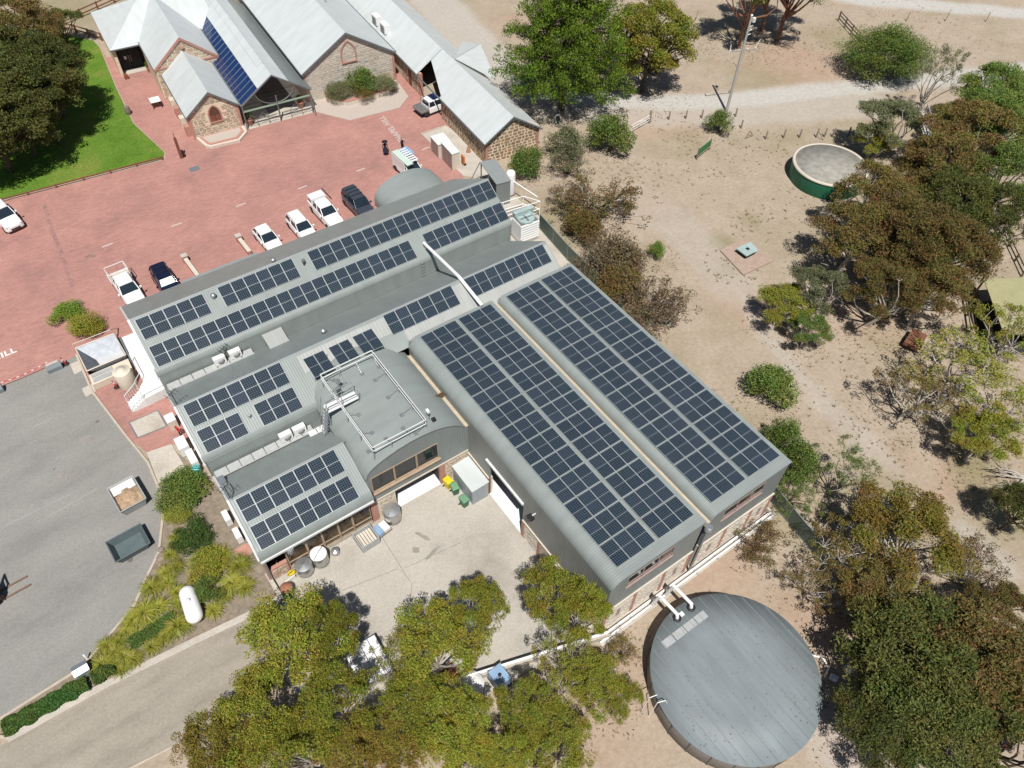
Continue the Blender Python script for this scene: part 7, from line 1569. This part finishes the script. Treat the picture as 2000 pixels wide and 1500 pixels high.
pot('potted shrub at the entry wing doors', hw(-.9, 18.6), 'leaf_green', 1.1); pot('potted shrub at the atrium side next to the chapel wing', hw(6.6, .2), 'leaf_hedge', 1.3); pot('potted shrub at the atrium side next to the large hall', hw(13.4, 1.0), 'leaf_green', 1.3)
simple('entry_pier', MB().box(-.25, -.25, 0, .25, .25, .55), 'red_timber', 'small red timber plinth at the entry wing corner', 'plinth', (*hw(-4.0, 18.2), .03), HR)
t = thing('storage_cabinet', 'cream corner cabinets standing on the concrete pad, lower block', 'cabinet', (39.85, 68.5, .04), HR); MB().box(-.8, -1.0, 0, .85, 1.0, 1.75).build('body', 'cream_metal', t); MB().box(-.85, -1.05, 1.75, .9, 1.05, 1.85).build('top', 'gutter_white', t); MB().box(-.83, -.9, .1, -.802, .9, 1.65).build('door', 'frame_pink', t)
t = thing('storage_cabinet', 'taller cream cabinet with pink grey doors on the concrete pad', 'cabinet', (39.6, 66.0, .04), HR); MB().box(-.45, -1.35, 0, .5, 1.3, 2.1).build('body', 'cream_metal', t); MB().box(-.5, -1.4, 2.1, .55, 1.35, 2.2).build('top', 'gutter_white', t)
for k in range(2): MB().box(-.48, -1.25+1.25*k, .1, -.452, -.05+1.25*k, 2.0).build('door', 'frame_pink', t)
t = thing('hand_trolley', 'orange hand trolley behind the cream cabinets', 'trolley', (40.7, 65.0, .04), HR); MB().box(-.1, -.3, .2, .1, .3, 1.2).build('body', 'orange_paint', t); wheel(t, .1, -.28, .16, .07); wheel(t, .1, .28, .16, .07)
simple('cone_pot', MB().lathe([(.3, 0), (.28, .05), (.12, .7), (.03, .72)], 12), 'terracotta', 'terracotta cone by the stable wall', 'cone', (*(42.64, 66.85), .04))
t = thing('sandwich_board', 'dark sandwich board with white frame and green strip beside the gravel road', 'sign', (*(55.34, 66.18), 0), R(12))
for s in (-1, 1): MB().add([(-.45, s*.35, 0), (.45, s*.35, 0), (.45, s*.04, 1.1), (-.45, s*.04, 1.1), (-.45, s*.31, 0), (.45, s*.31, 0), (.45, s*.0, 1.1), (-.45, s*.0, 1.1)], [(0, 1, 2, 3), (7, 6, 5, 4), (0, 4, 5, 1), (1, 5, 6, 2), (2, 6, 7, 3), (3, 7, 4, 0)]).build('frame', 'pvc_white', t)
MB().add([(-.38, -.345, .08), (.38, -.345, .08), (.38, -.08, 1.0), (-.38, -.08, 1.0)], [(0, 1, 2, 3)]).build('face', 'black_plastic', t); MB().add([(-.3, -.33, .16), (.3, -.33, .16), (.3, -.275, .36), (-.3, -.275, .36)], [(0, 1, 2, 3)]).build('green_strip', 'sign_green', t)
def lowwall(label, a, c):
    an = math.atan2(c[1]-a[1], c[0]-a[0]); L_ = math.hypot(c[0]-a[0], c[1]-a[1]); t = thing('brick_pier_wall', label, 'wall', (*a, .02), an, 'low brick walls between the parking bays')
    MB().box(.2, -.17, 0, L_, .17, .55).build('wall', 'pink_brick', t); MB().box(.2, -.2, .55, L_, .2, .63).build('coping', 'stone_white_cap', t); MB().box(-.25, -.25, 0, .2, .25, .8).build('pier', 'pink_brick', t); MB().box(-.3, -.3, .8, .25, .3, .9).build('pier_cap', 'pale_concrete', t)
lowwall('low brick wall with pale capped pier beside the navy SUV', (8.16, 66.15), (8.30, 62.60)); lowwall('low brick wall with pale capped pier beside the white hatchback', (13.84, 66.12), (13.89, 63.47))
simple('drain_cover', MB().box(-.55, -.45, 0, .55, .45, .012), 'galv', 'grey square drain cover set in the brick paving', 'drain cover', (*(14.58, 81.10), .02), HR)
for i, xy in enumerate(((2.44, 73.09), (9.42, 72.46), (16.38, 71.97), (23.29, 71.21), (30.25, 70.62), (38.80, 70.24))):
    tag(MB().box(-.55, -.1, 0, .55, .1, .006).build('parking_mark', 'faded_paint', None, (*xy, .021), R(2)), kind='structure')
def lettering(body, loc, rz, size, align='LEFT'):
    cu = bpy.data.curves.new('lettering', 'FONT'); cu.body = body; cu.size = size; cu.align_x = align; cu.space_character = 1.12; cu.offset = .03
    tmp = bpy.data.objects.new('lettering', cu); COL.objects.link(tmp); dg = bpy.context.evaluated_depsgraph_get(); dg.update()
    me_ = bpy.data.meshes.new_from_object(tmp.evaluated_get(dg)); bpy.data.objects.remove(tmp); me_.materials.clear(); me_.materials.append(MT['faded_paint' if align == 'LEFT' else 'white_paint'])
    return tag(put('painted_lettering', me_, None, loc, rz), kind='structure')
lettering('CHAPEL HILL', (*(37.47, 72.78), .027), R(90)+HR, 1.0); lettering('CHAPEL HILL', (*(-8.67, 62.76), .027), R(2), .95, 'RIGHT')
sheet('grate', [(13.34, 19.54), (13.76, 19.43), (13.64, 18.48), (13.25, 18.56)], .055, 'galv')
# ------------------------------------------------------------------ under the yard trees
t = thing('lidded_trough', 'stainless trough with white lids in the gum shade', 'trough', (3.85, 19.75, .04), R(-2))
MB().box(-1.15, -1.4, .1, 1.15, 1.4, .95).build('body', 'steel', t)
for i in range(4):
    for j in range(3): MB().box(-1.14+.575*i, -1.38+.925*j, .95, -.62+.575*i, -.52+.925*j, 1.0).build('lid', 'white_metal', t)
for sx in (-1, 1): MB().box(sx*1.0-.06, -1.3, 0, sx*1.0+.06, 1.3, .1).build('skid', 'black_plastic', t)
t = thing('orange_crate', 'faded orange crate beneath the pale forked gum', 'crate', (7.84, 16.15)+(.04,), R(15)); MB().box(-.5, -.45, 0, .5, .45, .55).build('body', 'orange_paint', t); MB().box(-.42, -.38, .55, .42, .38, .6).build('contents', 'rust', t)
t = thing('round_vat', 'white rimmed round vat lid below the bright gums', 'vat', (8.62, 14.58)+(.04,)); MB().lathe([(.85, 0), (.85, .9), (.8, .95)], 28).build('shell', 'mint', t); MB().lathe([(.87, .9), (.87, 1.0), (.02, 1.1)], 28).build('lid', 'pvc_white', t)
t = thing('square_tank', 'square caged tank with blue shaded lid on the yard edge', 'tank', (10.45, 13.9, .04), R(2)); MB().box(-.5, -.6, .15, .5, .6, 1.15).build('body', 'roof_goods_blue', t); MB().lathe([(.12, 0), (.12, .08), (.02, .09)], 12, (0, 0, 1.15)).build('cap', 'black_plastic', t); MB().box(-.55, -.65, 0, .55, .65, .15).build('pallet', 'black_plastic', t)
for k in range(4): 
    MB().box(-.54, -.6+.4*k-.02, .15, -.505, -.6+.4*k+.02, 1.2).build('cage_bar', 'galv', t); MB().box(.505, -.6+.4*k-.02, .15, .54, -.6+.4*k+.02, 1.2).build('cage_bar', 'galv', t)
MB().box(-.55, -.64, 1.15, .55, -.6, 1.2).box(-.55, .6, 1.15, .55, .64, 1.2).build('cage_rim', 'galv', t)
t = thing('yard_wall', 'low concrete wall topped by white pipe rails along the yard edge', 'wall')
WA, WB = (1.67, 17.32), (18.42, 12.06)
an = math.atan2(WB[1]-WA[1], WB[0]-WA[0]); L_ = math.hypot(WB[0]-WA[0], WB[1]-WA[1]); mid = lerp(WA, WB, .5)
MB().cbox((*mid, .3), (L_, .25, .6), an).build('wall', 'pale_concrete', t)
for z in (.85, 1.1): MB().tube((*WA, z), (*WB, z), .06, .06, 8).build('rail', 'pvc_white', t)
for k in range(13): p = lerp(WA, WB, k/12); MB().tube((*p, .55), (*p, 1.12), .04, .04, 6).build('post', 'galv', t)
simple('blue_drum', MB().lathe([(.28, 0), (.3, .1), (.3, .8), (.02, .88)], 16), 'blue_plastic', 'small blue drum beyond the yard wall', 'drum', (6.11, 14.73)+(0,))
# ------------------------------------------------------------------ shelter, ramp, trailer, dead wood
t = thing('open_shelter', 'open sided shelter with olive roof in the wood', 'shelter')
SP = [(70.2, 17.7), (76.5, 14.2), (71.8, 8.5), (65.0, 12.3)]
MB().add([(*p, 3.0) for p in SP]+[(*p, 2.93) for p in SP], [(3, 2, 1, 0), (4, 5, 6, 7), (0, 1, 5, 4), (1, 2, 6, 5), (2, 3, 7, 6), (3, 0, 4, 7)]).build('roof', 'olive_roof', t)
for p in SP: MB().box(p[0]-.08+.0, p[1]-.08, 0, p[0]+.08, p[1]+.08, 2.95).build('post', 'weathered_timber', t)
MB().prism([(70.0, 17.9), (72.3, 19.2), (67.2, 13.6), (64.8, 12.4)], .0, .12).build('deck', 'weathered_timber', t); MB().extrude([(71.9, 18.9, .1), (67.0, 13.5, .1), (67.0, 13.5, .9), (71.9, 18.9, .9)], (.1, -.1, 0)).build('side_board', 'weathered_timber', t)
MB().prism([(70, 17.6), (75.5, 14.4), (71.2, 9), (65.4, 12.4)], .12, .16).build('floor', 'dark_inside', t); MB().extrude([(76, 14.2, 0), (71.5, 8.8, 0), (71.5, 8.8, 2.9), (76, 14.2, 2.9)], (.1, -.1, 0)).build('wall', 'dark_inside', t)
rail_fence('grey timber rails beside the open shelter', [(71.90, 19.70), (66.37, 15.16)], 2, 1.0, 2.2, 'weathered_timber', 'timber rail fences'); rail_fence('grey timber rails behind the open shelter', [(82.95, 22.17), (78.23, 16.87)], 2, 1.0, 2.4, 'weathered_timber', 'timber rail fences')
t = thing('loading_ramp', 'grey timber stock ramp among the gums by the road', 'ramp', (*(92.84, 39.40), 0), R(60)); MB().extrude([(-2.2, -.6, .1), (2.2, -.6, 1.5), (2.2, -.6, 1.62), (-2.2, -.6, .22)], (0, 1.2, 0)).build('deck', 'pole_grey', t)
for s in (-.65, .65):
    for z in (.5, .95): MB().extrude([(-2.2, s, .1+z), (2.2, s, 1.5+z), (2.2, s, 1.62+z), (-2.2, s, .22+z)], (0, .06, 0)).build('rail', 'pole_grey', t)
    for x in (-2, 0, 2): MB().box(x-.07, s-.07, 0, x+.07, s+.07, 1.9+x*.3).build('post', 'pole_grey', t)
t = thing('rusty_trailer', 'rust brown trailer heap on the dirt below the wood', 'trailer', (*(60.46, 17.35), 0), R(15)); MB().box(-1.2, -.7, .45, 1.1, .7, .85).build('tray', 'rust', t); MB().tube((1.1, 0, .5), (2.1, 0, .4), .05, .05, 6).build('drawbar', 'rust', t)
for s in (-.75, .75): wheel(t, -.1, s, .32, .16)
for k in range(6): MB().tube((-1.0+.3*k, -.6+.2*(k % 3), .9), (-.6+.3*k, .5-.15*(k % 2), 1.05), .06, .04, 6).build('scrap', 'rust', t)
def deadwood(label, xy, seed, L_, rz):
    rs_ = np.random.default_rng(seed); t = thing('dead_branch', label, 'branch', (*xy, 0), rz, 'fallen dead branches')
    mb = MB()
    for i in range(7):
        a = rs_.normal()*.35; e = (L_*rs_.uniform(.6, 1)*math.cos(a), L_*rs_.uniform(.6, 1)*math.sin(a), .5+rs_.uniform(0, .9)); limb(mb, (0, rs_.normal()*.15, .2), e, .10, .02, rs_, .12, 4)
        limb(mb, tuple(.6*v for v in e), (e[0]*.95, e[1]+rs_.normal()*.6, e[2]+.3), .04, .012, rs_, .1, 2)
    mb.build('limbs', 'bark_pale', t)
deadwood('spread of fallen grey branches beside the dirt track', (55.14, 2.75), 1, 3.6, R(150)); deadwood('bare white limb over the end of the green fence', (34.27, 2.38), 2, 2.6, R(120)); deadwood('white dead limbs below the shelter roof', (67.72, 11.83), 3, 3.0, R(200))
# ------------------------------------------------------------------ people
def person(label, xy, rz, cloth, arms, hat):
    t = thing('person', label, 'person', (*xy, .02), rz, 'people on the brick paving'); t.scale = (1.12, 1.12, 1.06)
    J = {'pel': (0, 0, .92, .14), 'bel': (0, 0, 1.08, .13), 'che': (0, .01, 1.3, .155), 'nec': (0, .02, 1.46, .06), 'hea': (0, .04, 1.58, .085), 'top': (0, .03, 1.70, .075)}
    E_ = [('pel', 'bel'), ('bel', 'che'), ('che', 'nec'), ('nec', 'hea'), ('hea', 'top')]
    for s, n_ in ((-1, 'l'), (1, 'r')):
        J.update({'hip'+n_: (s*.09, 0, .88, .095), 'kne'+n_: (s*.11, .03, .48, .065), 'ank'+n_: (s*.12, 0, .09, .045), 'toe'+n_: (s*.14, .15, .04, .035), 'sho'+n_: (s*.18, .01, 1.4, .06), **{k+n_: (s*v[0], v[1], v[2], v[3]) for k, v in arms.items()}})
        E_ += [('pel', 'hip'+n_), ('hip'+n_, 'kne'+n_), ('kne'+n_, 'ank'+n_), ('ank'+n_, 'toe'+n_), ('che', 'sho'+n_), ('sho'+n_, 'elb'+n_), ('elb'+n_, 'wri'+n_), ('wri'+n_, 'pal'+n_)]
        px, py, pz, _ = J['pal'+n_]; wx_, wy_, wz_, _ = J['wri'+n_]; d = Vector((px-wx_, py-wy_, pz-wz_)).normalized(); sd_ = d.cross(Vector((0, 0, 1)))
        sd_ = sd_.normalized() if sd_.length > .2 else Vector((1, 0, 0))
        for k, (o_, l_) in enumerate(((-.03, .075), (-.01, .085), (.01, .08), (.03, .065), (.045, .04))):
            b0 = Vector((px, py, pz))+sd_*o_; f1 = b0+d*l_*.55; f2 = f1+(d*.8+Vector((0, 0, -.5)))*l_*.45
            J['f%d%s' % (k, n_)] = (*f1, .010); J['g%d%s' % (k, n_)] = (*f2, .008); E_ += [('pal'+n_, 'f%d%s' % (k, n_)), ('f%d%s' % (k, n_), 'g%d%s' % (k, n_))]
    ks = list(J); me_ = bpy.data.meshes.new('person_body'); me_.from_pydata([J[k][:3] for k in ks], [(ks.index(a), ks.index(c)) for a, c in E_], [])
    o = put('body', me_, t); me_.materials.append(MT[cloth])
    md = o.modifiers.new('skin', 'SKIN'); md.use_smooth_shade = True
    for v, k in zip(me_.skin_vertices[0].data, ks): v.radius = (J[k][3], J[k][3]*.85)
    me_.skin_vertices[0].data[0].use_root = True
    o.modifiers.new('sub', 'SUBSURF').levels = 1; o.modifiers['sub'].render_levels = 1
    f = MB().lathe([(.03, -.13), (.075, -.09), (.092, 0), (.088, .07), (.06, .12), (.01, .135)], 14, (0, .05, 1.62)).build('face', 'skin', t)
    MB().lathe([(.015, 0), (.02, .02), (.004, .05)], 8, (0, .145, 1.58)).build('nose', 'skin', f)
    for s in (-1, 1): MB().lathe([(.012, 0), (.012, .008), (.002, .01)], 8, (s*.035, .135, 1.625)).build('eye', 'black_plastic', f); MB().lathe([(.02, 0), (.012, .045), (.004, .05)], 6, (s*.093, .04, 1.59)).build('ear', 'skin', f)
    MB().cbox((0, .137, 1.55), (.045, .01, .01)).build('mouth', 'frame_pink', f)
    if hat: MB().lathe([(.30, 1.69), (.31, 1.705), (.12, 1.71), (.115, 1.82), (.02, 1.85)], 20, (0, .03, 0)).build('hat', 'cloth_black', t); MB().lathe([(.30, .45), (.24, .75), (.16, 1.0)], 16).build('skirt', cloth, t)
    MB().lathe([(.095, 1.62), (.10, 1.68), (.06, 1.76), (.01, 1.78)], 14, (0, .02, 0)).build('hair', 'hair', t)
    return t
person('person in dark clothes and broad black hat standing by the painted lettering', (34.16, 71.62), R(170), 'cloth_navy', {'elb': (.27, .0, 1.14, .045), 'wri': (.27, .08, .92, .033), 'pal': (.27, .1, .86, .032)}, True)
person('bareheaded person in black holding both hands up, next to the trade van', (36.14, 71.09), R(190), 'cloth_black', {'elb': (.25, .12, 1.2, .045), 'wri': (.12, .3, 1.35, .033), 'pal': (.09, .36, 1.38, .032)}, False)
